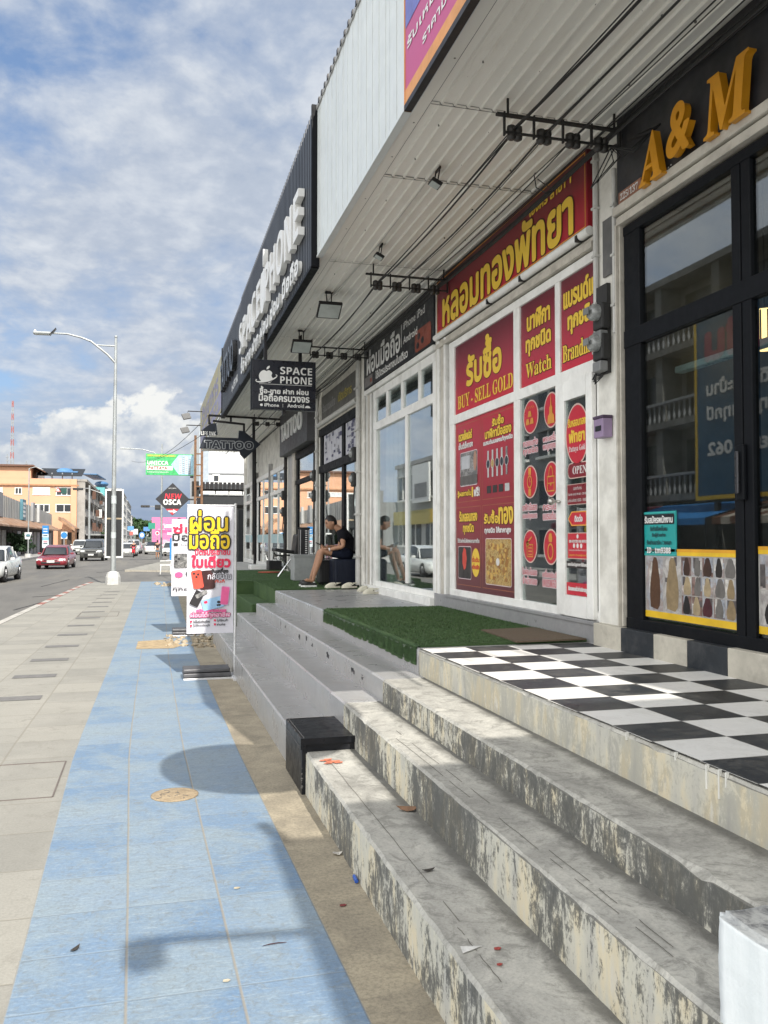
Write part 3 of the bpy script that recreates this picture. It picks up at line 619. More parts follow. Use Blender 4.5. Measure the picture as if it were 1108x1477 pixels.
# turf
def turf(name, x0, x1, y0, y1, z, label, fringe=True, thick=.018, n=26000, drape=None):
    t = thing(name, ((x0+x1)/2, (y0+y1)/2, z), label, 'turf mat')
    mb = MB(); mb.box((x0, y0, z-.002), (x1, y1, z+thick), 'turf')
    R = np.random.default_rng(int(abs(y0)*10)+3)
    if drape:
        k = 60; vs = []
        for i in range(k+1):
            y = y0+(y1-y0)*i/k; w = .006*math.sin(i*1.9)+R.normal(0, .003)
            vs += [(x0+.004, y, z+thick), (x0-.022, y, z+thick-.012), (x0-.03-w*.4, y, z-drape*.5), (x0-.03-w, y, z-drape*(1+.05*math.sin(i*.23)+R.normal(0, .012)))]
        mb.add(vs, [(4*i+j, 4*i+j+1, 4*i+5+j, 4*i+4+j) for i in range(k) for j in range(3)], 'turf')
    mb.build('backing', t)
    b = MB(); px_ = R.uniform(x0, x1, n); py_ = R.uniform(y0, y1, n); a = R.uniform(0, 2*PI, n); l = R.uniform(.008, .019, n); w = .0022
    dx, dy = np.cos(a), np.sin(a); zt = z+thick-.003
    V = np.empty((n, 3, 3)); V[:, 0] = np.c_[px_-dy*w, py_+dx*w, np.full(n, zt)]; V[:, 1] = np.c_[px_+dy*w, py_-dx*w, np.full(n, zt)]; V[:, 2] = np.c_[px_+dx*l*.7, py_+dy*l*.7, zt+l]
    if drape:
        q = n//4; d = R.uniform(0, drape*.95, q); V[:q, 0] = np.c_[np.full(q, x0-.03), py_[:q]-w, z+thick-d-.004]; V[:q, 1] = np.c_[np.full(q, x0-.03), py_[:q]+w, z+thick-d-.004]; V[:q, 2] = np.c_[x0-.03-l[:q], py_[:q]+R.normal(0, .01, q), z+thick-d-.012]
    b.v = [tuple(p) for p in V.reshape(-1, 3)]; b.f = [(3*i, 3*i+1, 3*i+2) for i in range(n)]; b.mi = [b._m('turf_blade')]*n; b.sm = [False]*n
    o = b.build('pile', t); o['kind'] = 'stuff'; return t
M('turf_blade', (.060, .112, .040), .6, var=.55, scale=24, spec=.25)
turf('turf_mat', 1.965, 3.36, 6.17, 9.72, SZ[3]+.005, 'dark green turf mat before the red gold shop, draped over the grey step', drape=.13, n=60000)
turf('turf_mat', 1.93, 3.36, 13.7, 16.6, SZ[3]+.005, 'strip of green turf under the suitcases and the seated man', n=16000)
turf('turf_mat', 1.52, 3.36, 16.62, 22.5, SZ[3]-.0, 'wide green turf covered platform under the folding chair', n=22000)
mb = MB(); mb.box((1.94, 13.655, .2), (3.36, 22.5, SZ[3]-.001), 'turf'); mb.box((1.52, 16.6, .1), (1.94, 22.5, SZ[3]-.004), 'turf'); mb.box((1.18, 14.45, -.02), (1.93, 22.5, .42), 'turf', .02); mb.box((1.60, 13.95, .1), (1.93, 16.6, .66), 'turf', .02)
tag(mb.build('turf_steps'), 'lower steps wrapped in green turf behind the white banner', 'steps')
M('doormat_brown', (.115, .085, .055), .95, var=.2, scale=60, bump=.6, bscale=200)
P = [wz(SZ[3]+.03, u, v) for u, v in ((694, 909), (770, 905.5), (846, 922), (745, 926))]
mb = MB(); mb.prism([(p.x, p.y) for p in P], (Vector((0, 0, SZ[3]+.024)), Vector((1, 0, 0)), Vector((0, 1, 0)), Vector((0, 0, 1))), .012, 'doormat_brown')
tag(mb.build('doormat'), 'brown doormat lying on the turf in front of the white shop door', 'doormat')
# manhole
P = wz(0, 252, 1147); mb = MB(); m_concrete('cover_tan', (.25, .19, .12), (.40, .31, .20), scale=3)
mb.lathe([(.0, .0), (.155, 0), (.155, .006), (.14, .008), (.0, .008)], (P.x, P.y, .0), 'cover_tan', 30)
for k in range(16):
    a = random.uniform(0, 6.28); r = random.uniform(.02, .11); c = (P.x+r*math.cos(a), P.y+r*math.sin(a), .0085)
    mb.bar(c, (c[0]+random.uniform(-.04, .04), c[1]+random.uniform(-.03, .03), .0085), .006, .003, 'crack')
tag(mb.build('manhole_cover'), 'small round tan manhole cover set in the blue tiles', 'manhole cover')
# litter
def flake(name, u, v, z, size, col, label, cat, poly=None, rough=.7, thick=.002, rot=0, curl=0):
    p = wz(z, u, v); mb = MB(); m = M('litter_'+label.split()[0]+'_'+label.split()[1], col, rough, var=.25, scale=30)
    poly = poly or [(-.5, -.2), (.1, -.35), (.5, .0), (.2, .3), (-.4, .25)]
    pts = [(size*(x*math.cos(rot)-y*math.sin(rot)), size*(x*math.sin(rot)+y*math.cos(rot)), curl*size*x*x) for x, y in poly]
    A = [(p.x+x, p.y+y, z+.004+thick+c) for x, y, c in pts]; B = [(x, y, w-thick) for x, y, w in A]; k = len(A)
    mb.add(A+B, [tuple(range(k)), tuple(range(2*k-1, k-1, -1))]+[(i, k+i, k+(i+1) % k, (i+1) % k) for i in range(k)], m)
    tag(mb.build(name), label, cat)
LEAF = [(-.6, 0), (-.35, .16), (0, .24), (.35, .14), (.62, -.02), (.35, -.16), (0, -.2), (-.35, -.14)]
flake('paper_scrap', 680, 1370, SZ[0], .085, (.66, .65, .62), 'white triangular paper scrap on the lowest concrete tread', 'paper', [(-.5, -.25), (.5, .02), (-.35, .3)], rot=.1)
flake('dried_leaf', 588, 1170, SZ[0], .10, (.16, .085, .045), 'curled brown dried leaf against the second riser', 'leaf', LEAF, rot=-.4, curl=.6)
flake('dried_leaf', 396, 1363, 0, .085, (.05, .02, .022), 'thin dark red leaf on the blue tiles near the step', 'leaf', [(-.6, -.05), (-.2, .07), (.2, .08), (.6, -.04), (.2, .01), (-.2, 0)], rot=.05)
flake('dried_leaf', 108, 1371, 0, .05, (.04, .035, .03), 'small black leaf on the left column of blue tiles', 'leaf', LEAF, rot=1, curl=.5)
flake('dried_leaf', 618, 1257, SZ[0], .05, (.03, .03, .028), 'small black leaf lying on the lowest concrete tread', 'leaf', LEAF, rot=.2, curl=.4)
flake('brick_chip', 718, 1370, SZ[0], .028, (.33, .05, .04), 'small red chip beside the white paper scrap', 'chip')
flake('brick_chip', 721, 1393, SZ[0], .022, (.33, .05, .04), 'smaller red chip nearer the front below the paper scrap', 'chip')
flake('brick_chip', 495, 1307, 0, .035, (.17, .03, .03), 'dark red chip on the tan concrete strip', 'chip')
flake('plastic_scrap', 327, 1416, 0, .03, (.45, .40, .30), 'pale yellow scrap on the right of the blue tiles', 'scrap')
flake('plastic_scrap', 342, 1282, 0, .032, (.42, .37, .27), 'pale tan scrap by the grout line of the blue tiles', 'scrap')
flake('plastic_scrap', 487, 1233, 0, .06, (.50, .47, .42), 'crumpled pale scrap at the foot of the lowest riser', 'scrap', curl=.8)
p = wz(0, 512, 1271); mb = MB(); mb.tube([(p.x, p.y-.035, .012), (p.x+.004, p.y+.03, .012)], .010, M('lighter_blue', (.03, .10, .42), .3), 8); mb.tube([(p.x+.004, p.y+.03, .012), (p.x+.006, p.y+.045, .012)], .009, M('chrome', (.6, .6, .6), .25, 1), 8)
tag(mb.build('cigarette_lighter'), 'blue cigarette lighter on the concrete below the mouldy step', 'lighter')
mb = MB(); p = wz(SZ[0], 478, 1099); M('orange_paint', (.60, .18, .10), .7, var=.3, scale=50)
for k in range(9):
    q = (p.x+random.uniform(-.05, .06), p.y+random.uniform(-.05, .05), SZ[0]+.006+k*.0002); mb.quad([(q[0]-.03, q[1]-.012, q[2]), (q[0]+.02, q[1]-.016, q[2]), (q[0]+.03, q[1]+.012, q[2]), (q[0]-.02, q[1]+.014, q[2])], 'orange_paint')
mb.build('paint_splash', cs)['label'] = 'orange paint splash'
# ------------------------------------------------------------------ the shop row: walls, canopy, fronts
ZF, ZS = .89, 4.85                                      # platform level, canopy underside
M('frame_white', (.79, .785, .755), .4, dirt=(.30, .28, .24), dscale=3, damt=.3, var=.06); M('wall_white', (.70, .685, .63), .75, dirt=(.33, .31, .27), dscale=1.6, damt=.5, bump=.15)
M('frame_black', (.006, .007, .009), .5, var=.1, spec=.12); M('frame_grey', (.33, .33, .32), .4); M('wall_grey', (.34, .335, .325), .7)
M('steel_dark', (.018, .018, .02), .45, .4, dirt=(.07, .05, .035), dscale=6); M('pipe_white', (.50, .495, .47), .5, dirt=(.25, .24, .2), dscale=5, damt=.4)
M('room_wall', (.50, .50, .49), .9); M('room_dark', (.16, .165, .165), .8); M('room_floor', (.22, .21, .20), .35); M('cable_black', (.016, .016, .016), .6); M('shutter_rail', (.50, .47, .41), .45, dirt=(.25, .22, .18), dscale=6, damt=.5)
M('sill_tile', (.27, .27, .275), .35, dirt=(.16, .16, .16), dscale=5, damt=.4)
BAYS = [(-2.15, 1.85, 'A'), (1.85, 5.87, 'A'), (5.87, 9.9, 'B'), (9.9, 13.78, 'C'), (13.78, 17.65, 'D'), (17.65, 21.74, 'E'), (21.74, 32.1, 'F')]
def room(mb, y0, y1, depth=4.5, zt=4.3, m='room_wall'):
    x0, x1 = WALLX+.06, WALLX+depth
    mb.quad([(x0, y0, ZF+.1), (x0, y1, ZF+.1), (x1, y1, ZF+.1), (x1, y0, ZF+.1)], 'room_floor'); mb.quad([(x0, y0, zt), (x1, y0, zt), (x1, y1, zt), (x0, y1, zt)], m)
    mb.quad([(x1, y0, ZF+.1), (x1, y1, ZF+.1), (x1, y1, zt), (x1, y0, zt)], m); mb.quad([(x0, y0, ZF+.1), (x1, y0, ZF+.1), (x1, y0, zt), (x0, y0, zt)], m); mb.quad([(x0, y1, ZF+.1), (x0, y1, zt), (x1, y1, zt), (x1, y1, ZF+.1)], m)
def vpost(mb, y0, y1, z0, z1, m, x0=WALLX-.008, x1=WALLX+.05): mb.box((x0, y0, z0), (x1, y1, z1), m, .006)
def pane(name, parent, y0, y1, z0, z1, m='glass', x=WALLX+.015):
    mb = MB(); mb.box((x, y0, z0), (x+.008, y1, z1), m); return mb.build(name, parent)

# shell of the row
row = thing('shop_row', (WALLX+.3, 14, 0), 'long terrace of small shops under one corrugated metal canopy on the right', 'building')
mb = MB()
mb.box((WALLX+.06, -14, ZS-.66), (WALLX+.2, 21.7, ZS+.02), 'wall_white'); mb.box((WALLX+.06, 21.7, 3.72), (WALLX+.2, 32.0, ZS+.02), 'wall_white')
mb.box((WALLX+.06, -14, -.1), (WALLX+.2, 32, ZF+.1), 'wall_grey'); mb.box((WALLX+.06, -14, ZF+.1), (WALLX+.2, -2.4, ZS), 'wall_white')
for y0, y1 in ((1.72, 1.98), (9.84, 9.97), (13.6, 13.94), (17.42, 17.86), (21.55, 22.0)): mb.box((WALLX-.02, y0, .2), (WALLX+.2, y1, ZS), 'wall_white', .01)
mb.box((WALLX-.012, 5.70, ZF), (WALLX+.2, 6.03, ZS), 'wall_white', .012)
mb.box((WALLX+.06, 32.0, -.1), (WALLX+9, 32.16, ZS+.3), 'wall_white'); mb.box((WALLX-.02, 31.85, 0), (WALLX+.2, 32.16, ZS), 'wall_white')
mb.box((WALLX+.06, -14, ZS+.02), (WALLX+9, 32.16, ZS+.10), 'wall_grey')
mb.box((WALLX+.3, -2.4, ZS+.1), (WALLX+.5, 1.6, 6.9), 'wall_white')
mb.build('wall', row)
# canopies: corrugated underside and a fascia of panels
def corrugated(mb, x0, x1, y0, y1, z, m, pitch=.098, h=-.017):
    n = int(round((x1-x0)/pitch)); pr = []
    for i in range(n):
        a = x0+(x1-x0)*i/n; p = (x1-x0)/n; pr += [(a, z), (a+p*.66, z), (a+p*.74, z+h), (a+p*.88, z+h), (a+p*.96, z)]
    pr.append((x1, z)); k = len(pr); vs = [(x, y, q) for y in (y0, y1) for x, q in pr]
    mb.add(vs, [(i, i+1, k+i+1, k+i) for i in range(k-1)], m)
EX = 1.76
cp = thing('canopy', (2.6, 16, ZS), 'metal canopy over the shop fronts with its ribbed grey underside showing', 'canopy')
mb = MB()
for y0, y1 in ((1.64, 5.775), (5.785, 7.06), (7.07, 9.40), (9.41, 13.2), (13.21, 17.0), (17.01, 21.4), (21.41, 31.2)): corrugated(mb, EX+.17, WALLX+.04, y0, y1, ZS+random.uniform(0, .004), 'soffit_metal')
mb.box((EX+.01, 1.64, ZS-.008), (EX+.168, 31.2, ZS+.012), 'soffit_metal'); mb.box((EX+.02, 1.64, ZS+.06), (WALLX+.05, 31.2, ZS+.10), 'wall_grey')
mb.build('underside', cp)
mb = MB(); M('seam_dark', (.16, .155, .14), .8)
for y in (5.78, 7.065, 9.405): mb.box((EX+.17, y-.003, ZS-.0185), (WALLX+.03, y+.004, ZS-.017), 'seam_dark')
mb.box((EX+.166, 1.64, ZS-.003), (EX+.175, 31.2, ZS+.003), 'seam_dark')
for y in (2.9, 3.7, 4.45, 5.2, 6.1, 6.7, 7.6, 8.4, 9.9, 11.5):
    for x in (1.9, 2.1, 2.31, 2.51, 2.72, 2.95, 3.18): mb.box((x-.006, y-.006, ZS-.010), (x+.006, y+.006, ZS+.003), 'seam_dark')
mb.build('seam', cp)
M('fascia_white', (.60, .635, .63), .38, var=.05, dirt=(.50, .53, .52), dscale=1.5, damt=.25)
mb = MB(); y = 1.64
while y < 9.2:
    y1 = min(y+.93, 9.25)
    for k in range(9):
        a = y+(y1-y)*k/9+.004; mb.box((EX+(.0 if k % 2 else .004), a, ZS-.03), (EX+.03, y+(y1-y)*(k+1)/9-(.004 if k == 8 else -.001), 6.46), 'fascia_white')
    y = y1
mb.box((EX-.004, 1.64, ZS-.045), (EX+.06, 9.25, ZS-.02), 'fascia_white'); mb.box((EX-.012, 1.64, 6.455), (EX+.07, 9.25, 6.50), 'frame_grey'); mb.box((EX+.03, 1.64, ZS), (EX+.06, 9.25, 6.4), 'frame_grey')
y = 1.7
while y < 9.2: mb.box((EX-.02, y, 6.465), (EX+.05, y+.05, 6.515), 'steel_dark'); y += .16
mb.build('white_fascia', cp)
# fascia signs
def ribbed(mb, y0, y1, z0, z1, m, pitch=.11, x=EX, proud=.045):
    n = int((y1-y0)/pitch); 
    for i in range(n):
        a = y0+(y1-y0)*i/n; b = y0+(y1-y0)*(i+1)/n; mb.box((x-proud+.018, a, z0), (x, b, z1), m); mb.box((x-proud, a+.02, z0+.001), (x-proud+.02, a+(b-a)*.6, z1-.001), m)
m, nt, b = newmat('charcoal_panel'); P = gpos(nt); lk(nt, ramp(nt, noise(nt, P, 1.5, 5), [(.3, (.045, .050, .060)), (.7, (.070, .077, .090))]), b.inputs['Base Color']); b.inputs['Roughness'].default_value = .42
M('letter_white', (.72, .72, .70), .35, var=.04); M('sign_black', (.010, .012, .017), .35); M('letter_black', (.012, .012, .014), .3)
FF = wall_frame(EX-.048)
fs = thing('fascia_sign', (EX, 13, 5.6), 'charcoal ribbed fascia sign with raised white letters above a white Thai line', 'sign')
mb = MB(); ribbed(mb, 9.27, 17.0, 4.73, 6.47, 'charcoal_panel'); mb.box((EX-.06, 9.25, 4.71), (EX+.03, 9.29, 6.52), 'frame_black'); mb.box((EX-.06, 9.29, 4.70), (EX+.03, 17.0, 4.735), 'frame_black'); mb.build('panel', fs)
mb = MB(); put_text(mb, FF, (-16.55, 5.22, -13.35, 5.78), GB('SPACE'), 'letter_white', depth=.075); put_text(mb, FF, (-12.75, 5.22, -9.75, 5.78), GB('PHONE'), 'letter_white', depth=.075)
ap = [( -13.05+.26*math.cos(t)*(1+.12*math.sin(2*t)**2), 5.5+.34*math.sin(t)-(.05 if abs(math.cos(t)) < .3 and math.sin(t) > 0 else 0)) for t in [2*PI*i/28 for i in range(28)]]
mb.prism(ap, FF, .075, 'letter_white'); mb.prism(ell(-12.98, 5.98, .05, .14, 14), FF, .075, 'letter_white'); mb.build('letters', fs)
mb = MB(); put_text(mb, FF, (-16.4, 4.84, -9.9, 5.13), 'ซื้อ ขาย ฝาก ผ่อน ซ่อม มือถือ', 'letter_white', bold=.016, depth=.05); mb.build('thai_letters', fs)
fs = thing('fascia_sign', (EX, 19.3, 5.6), 'dark fascia panel with raised black TATTOO letters beyond the phone shop sign', 'sign')
mb = MB(); ribbed(mb, 17.0, 21.5, 4.75, 6.42, 'charcoal_panel', .14); mb.box((EX-.06, 21.46, 4.7), (EX+.03, 21.56, 6.44), 'frame_black'); mb.box((EX-.07, 17.0, 4.70), (EX+.03, 21.46, 4.752), 'frame_black'); mb.build('panel', fs)
mb = MB(); put_text(mb, FF, (-20.9, 5.2, -17.7, 5.85), GB('TATTOO'), 'letter_black', depth=.09); mb.build('letters', fs)
mb = MB(); put_text(mb, FF, (-18.8, 4.86, -17.5, 5.06), 'by LIFE INK', 'letter_white', bold=.008); mb.build('small_letters', fs)
M('faded_yellow', (.40, .36, .20), .5, dirt=(.25, .27, .30), dscale=1.2, damt=.7); M('faded_purple', (.25, .24, .38), .5, dirt=(.4, .4, .42), dscale=2, damt=.6)
fs = thing('fascia_sign', (EX, 26, 5.6), 'faded yellow and purple fascia sign at the far end of the canopy', 'sign')
mb = MB(); mb.box((EX-.03, 21.56, 4.95), (EX, 31.2, 6.36), 'faded_yellow', .004); mb.build('panel', fs)
mb = MB(); R = wall_frame(EX-.03); sheet(mb, R, (-30.9, 5.02, -21.9, 5.5), 'faded_purple'); put_text(mb, R, (-30, 5.6, -23, 6.2), 'ร้านอาหาร', 'faded_purple', bold=.03); put_text(mb, R, (-29, 5.1, -23, 5.4), 'เปิดทุกวัน', 'faded_yellow', bold=.02); mb.build('print', fs)
# banner at the top over the nearest fascia
m_vgrad('banner_print', 4.8, (.46, .07, .20), 6.3, (.40, .10, .26), .45); M('banner_orange', (.60, .27, .09), .5); M('banner_blue', (.13, .15, .42), .5, var=.25)
pt = thing('fascia_banner', (EX-.06, 3.5, 5.4), 'pink and purple framed banner with white Thai lettering fixed on the white fascia overhead', 'banner')
Rb = wx(EX-.06, 588, 137); y1 = Rb.y
mb = MB(); mb.box((EX-.075, 1.7, 4.70), (EX-.035, y1, 6.6), 'banner_print'); mb.build('panel', pt)
BF = wall_frame(EX-.075)
mb = MB(); mb.box((EX-.082, 1.7, 4.66), (EX-.03, y1+.01, 4.70), 'steel_dark'); mb.box((EX-.082, y1, 4.66), (EX-.03, y1+.012, 6.6), 'banner_orange'); mb.build('frame', pt)
mb = MB(); sheet(mb, BF, (-y1, 4.70, -1.7, 4.80), 'banner_orange'); patch(mb, BF, [(-y1+.01, 5.23), (-1.7, 5.25), (-1.7, 6.6), (-y1+.01, 6.6)], 'banner_blue'); mb.build('colour_field', pt)
mb = MB(); put_text(mb, BF, (-y1+.06, 5.06, -y1+2.1, 5.14), 'รับเหมาและ สไลด์ออน', 'letter_white', bold=.003); put_text(mb, BF, (-y1+.40, 4.90, -y1+2.3, 4.975), 'ราคามือโอไลน์ สอบถามได้', 'letter_white', bold=.003); mb.build('lettering', pt)
# the canopy and raised front of the shops behind the viewpoint, with what casts shade on the pavement
c2 = thing('canopy', (2.6, -8, ZS), 'canopy of the shops behind the viewpoint', 'canopy')
mb = MB(); mb.box((EX, -14, ZS-.02), (EX+.05, -2.4, 6.45), 'fascia_white'); mb.box((EX+.05, -14, ZS-.02), (WALLX+.05, -2.4, ZS), 'soffit_metal'); mb.box((EX+.05, -14, 6.40), (WALLX+.5, -2.4, 6.45), 'wall_grey'); mb.build('shell', c2)
mb = MB(); mb.tube([(EX+.1, -2.45, 6.4), (EX+.02, -2.2, 6.55)], .05, 'steel_dark'); mb.build('post', c2)
fl = thing('floodlight', (EX, -3.5, 6.45), 'floodlight on a long arm over the canopy behind the viewpoint', 'floodlight')
mb = MB(); mb.tube([(EX, -3.5, 6.40), (EX-.62, -3.48, 6.47)], .026, 'steel_dark'); mb.build('arm', fl)
mb = MB(); mb.obox((EX-.68, -3.5, 6.38), (.07, 0, .015), (0, .10, 0), (-.015, 0, .05), 'steel_dark', .01); mb.build('head', fl)
rs = thing('round_sign', (1.62, .95, 5), 'round double sided shop sign on a bracket over the gap in the canopy', 'sign')
mb = MB(); mb.prism(ell(0, 0, .60, .60, 40), face_frame(.95, 1.55, 5.0), .12, 'letter_white'); mb.build('disc', rs)
mb = MB(); mb.tube([(1.6, .9, 5.55), (WALLX+.3, .9, 5.6)], .03, 'steel_dark'); mb.build('bracket', rs)

# ---- hair shop with black frames
am = thing('black_framed_shop', (WALLX, 3.9, ZF), 'hair shop with black framed glass front and doors at the right edge', 'shop front')
mb = MB()
for y0, y1 in ((5.43, 5.64), (4.34, 4.42), (4.25, 4.33), (3.0, 3.1), (1.98, 2.08)): vpost(mb, y0, y1, 1.05, 4.02, 'frame_black', WALLX-.010)
for z0, z1 in ((1.05, 1.13), (3.11, 3.24), (3.95, 4.02)): mb.box((WALLX-.016, 1.98, z0), (WALLX+.05, 5.64, z1), 'frame_black', .005)
mb.build('frame', am)
pane('window', am, 4.42, 5.43, 1.13, 3.11, 'dark_glass'); pane('transom', am, 4.42, 5.43, 3.24, 3.95, 'dark_glass'); pane('transom', am, 3.1, 4.25, 3.24, 3.95, 'dark_glass')
dr = pane('door', am, 3.1, 4.25, 1.13, 3.11, 'dark_glass')
pane('window', am, 2.08, 3.0, 1.13, 3.93, 'dark_glass')
mb = MB(); mb.box((WALLX-.04, 4.30, 1.93), (WALLX-.010, 4.37, 2.26), 'frame_black', .008); mb.box((WALLX-.065, 4.32, 1.97), (WALLX-.05, 4.345, 2.22), M('grip_grey', (.06, .06, .065), .3, .6), .005); mb.build('handle', dr)
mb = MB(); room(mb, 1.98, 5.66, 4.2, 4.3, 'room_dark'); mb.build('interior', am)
mb = MB(); mb.box((WALLX-.05, 1.9, 4.04), (WALLX+.06, 5.68, 4.10), 'shutter_rail', .004); mb.box((WALLX-.075, 1.9, 4.11), (WALLX+.06, 5.69, 4.175), 'shutter_rail', .008); mb.box((WALLX-.03, 5.655, 1.06), (WALLX+.06, 5.675, 4.05), 'shutter_rail'); mb.box((WALLX-.05, 5.68, 1.06), (WALLX+.06, 5.70, 4.05), 'shutter_rail'); mb.build('shutter_rail', am)
mb = MB(); M('curb_cream', (.47, .44, .37), .8, dirt=(.22, .2, .17), dscale=5, damt=.5, bump=.2); M('curb_black', (.015, .019, .024), .6, dirt=(.1, .1, .1), dscale=8, damt=.3)
y = 6.0; k = 0
for y0, y1 in ((5.62, 6.02), (5.2, 5.62), (4.82, 5.2), (4.42, 4.82), (4.02, 4.42), (3.6, 4.02), (3.2, 3.6), (2.8, 3.2), (2.4, 2.8), (2.0, 2.4)):
    mb.box((WALLX-.075, y0+.001, ZF-.05), (WALLX+.05, y1-.001, 1.055), 'curb_cream' if k % 2 == 0 else 'curb_black', .006); k += 1
mb.build('curb', am)
M('am_board', (.018, .019, .023), .5, var=.3, dirt=(.055, .05, .045), dscale=1.5, damt=.6)
sg = thing('signboard', (WALLX-.04, 3.8, 4.4), 'black board with raised orange A&M letters over the hair shop', 'sign')
mb = MB(); mb.box((WALLX-.035, 1.9, 4.18), (WALLX+.05, 5.68, ZS-.01), 'am_board'); mb.build('board', sg)
AF = wall_frame(WALLX-.035); M('letter_orange', (.56, .245, .008), .4, var=.12)
def lrect(x, uL, uR, vT, vB, uM):
    p = wx(x, uM, vT); q = wx(x, uM, vB); a = wx(x, uL, (vT+vB)/2); b = wx(x, uR, (vT+vB)/2); return (-a.y, q.z, -b.y, p.z)
for ch, r in ((SB('A'), (-5.23, 4.15, -4.96, 4.48)), ('&', (-4.90, 4.205, -4.665, 4.52)), (SB('M'), (-4.50, 4.155, -4.125, 4.51))):
    mb = MB(); put_text(mb, AF, r, ch, 'letter_orange', bold=.012 if ch == '&' else .004, depth=.055, slant=.12, z=.03); mb.build('letter', sg)
mb = MB(); M('drip_white', (.6, .6, .58), .6)
for a, b_, s in ((5.06, 4.20, .012), (5.02, 4.21, .006), (4.99, 4.216, .005)): patch(mb, AF, ell(-a, b_, s*1.6, s, 8), 'drip_white', .002)
mb.build('paint_spot', sg)
pl = thing('number_plate', (WALLX-.05, 5.5, 4.24), 'small brown address plate reading 225/137 under the orange letters', 'address plate')
mb = MB(); M('plate_brown', (.26, .12, .075), .5); AP = wall_frame(WALLX-.05); mb.prism([(-5.64, 4.185), (-5.34, 4.185), (-5.34, 4.275), (-5.64, 4.275)], wall_frame(WALLX-.036), .012, 'plate_brown'); mb.build('plate', pl)
mb = MB(); put_text(mb, AP, (-5.61, 4.205, -5.37, 4.257), SB('225/137'), 'letter_white'); mb.build('digits', pl)
# hair photo strip
M('strip_yellow', (.66, .42, .02), .4); M('strip_orange', (.62, .30, .02), .4)
GF = wall_frame(WALLX+.013)
def hair_strip(y0, y1, z0, z1, label, seed, bluehair=False):
    t = thing('window_sticker', (WALLX, (y0+y1)/2, z0), label, 'window sticker'); R = random.Random(seed)
    mb = MB(); mb.box((WALLX+.0125, y0, z0), (WALLX+.0149, y1, z1), M('photo_pale', (.36, .35, .33), .35, var=.3, scale=14)); mb.build('print', t)
    mb = MB(); sheet(mb, GF, (-y1, z1-.045, -y0, z1), 'strip_yellow', .0015); sheet(mb, GF, (-y1, z0, -y0, z0+.045), 'strip_yellow', .0015); sheet(mb, GF, (-y1, z1-.02, -y0, z1), 'strip_orange', .002); mb.build('border', t)
    cols = [(.012, .011, .012), (.02, .016, .014), (.05, .022, .014), (.10, .045, .02), (.30, .22, .12), (.42, .33, .2), (.07, .012, .02), (.16, .15, .14)]
    bgs = [(.20, .19, .18), (.46, .45, .43), (.09, .085, .09), (.26, .20, .17), (.14, .09, .10), (.36, .38, .40)]
    mb = MB(); hb = MB(); W = y1-y0; H = z1-z0-.1; zb = z0+.05
    def cell(x0, q0, x1, q1, i):
        bgm = 'photo_shard%d' % R.randrange(3); sheet(mb, GF, (x0+.003, q0+.003, x1-.003, q1-.003), bgm, .0016+.00004*i)
        for k in range(3):
            a = R.uniform(x0, x1-.04); q = R.uniform(q0, q1-.05); sheet(mb, GF, (a, q, min(x1-.004, a+R.uniform(.02, .08)), min(q1-.004, q+R.uniform(.03, .2))), M('photo_bit_%d' % R.randrange(5), R.choice([(.5, .48, .45), (.08, .07, .07), (.25, .12, .1), (.3, .32, .36), (.14, .12, .11)]), .4, var=.4, scale=30), .0017+.00004*i+k*.00001)
        c = R.randrange(8); cx = (x0+x1)/2+R.uniform(-.01, .01); w = (x1-x0)*R.uniform(.27, .44); cx += R.uniform(-.15, .15)*(x1-x0)*.5; h = q1-q0
        col = cols[c] if not (bluehair and R.random() < .5) else (.01, .10, .28)
        hm = M('hair_tone_%d%s' % (c, 'b' if col[2] > .25 and c < 8 and bluehair else ''), tuple(q*.75 for q in col), .45, var=.22, scale=18)
        pts = [(cx+w*s*x, q0+h*y) for s, seq in ((1, [(.05, .03), (.4, .02), (.85, .10), (1., .34), (.9, .56), (.66, .74), (.52, .88), (.28, .97)]), (-1, [(.2, .98), (.5, .9), (.62, .74), (.95, .5), (1.05, .3), (.9, .06)])) for x, y in seq]
        patch(hb, GF, pts, hm, .0022+.00004*i)
        if R.random() < .5: patch(hb, GF, ell(cx, q0+h*.9, w*.4, h*.07, 10), M('photo_skin', (.42, .27, .19), .5), .0021+.00004*i)
    i = 0; big = W*.42
    if not bluehair:
        for k in range(2): cell(-y1+.01+big/2*k, zb, -y1+.01+big/2*(k+1), zb+H, i); i += 1
        xs = [-y1+.01+big+(W-big-.02)*k/5 for k in range(6)]
    else: xs = [-y1+.01+(W-.02)*k/4 for k in range(5)]
    for r in range(3 if not bluehair else 2):
        for k in range(len(xs)-1): n = 3 if not bluehair else 2; cell(xs[k], zb+H*r/n, xs[k+1], zb+H*(r+1)/n, i); i += 1
    mb.build('photo', t); hb.build('hair_print', t)
hair_strip(4.425, 5.425, 1.155, 1.635, 'window sticker strip of hair extension photos between yellow bands, left of the black door post', 5)
hair_strip(3.1, 4.245, 1.155, 1.66, 'hair photo strip with blue and blond hair on the black door at the right edge', 8, True)
tl = thing('notice', (WALLX, 5.4, 1.7), 'teal recruiting notice in Thai stuck on the hair shop window', 'notice')
M('teal', (.015, .30, .29), .4, var=.05); r = (-5.555, 1.70, -5.06, 2.03); r = wrect(WALLX, 925, 739, 801, 974)
mb = MB(); o, rr, u, n = GF; mb.prism([(r[0], r[1]), (r[2], r[1]), (r[2], r[3]), (r[0], r[3])], GF, .002, 'teal'); mb.build('sheet', tl)
mb = MB(); N2 = wall_frame(WALLX+.0108); line_rect(mb, N2, sub(r, .02, .02, .98, .98), .006, M('teal_light', (.05, .42, .40), .4)); patch(mb, N2, rrect(*sub(r, .05, .71, .95, .94), .012), 'sign_black', .003)
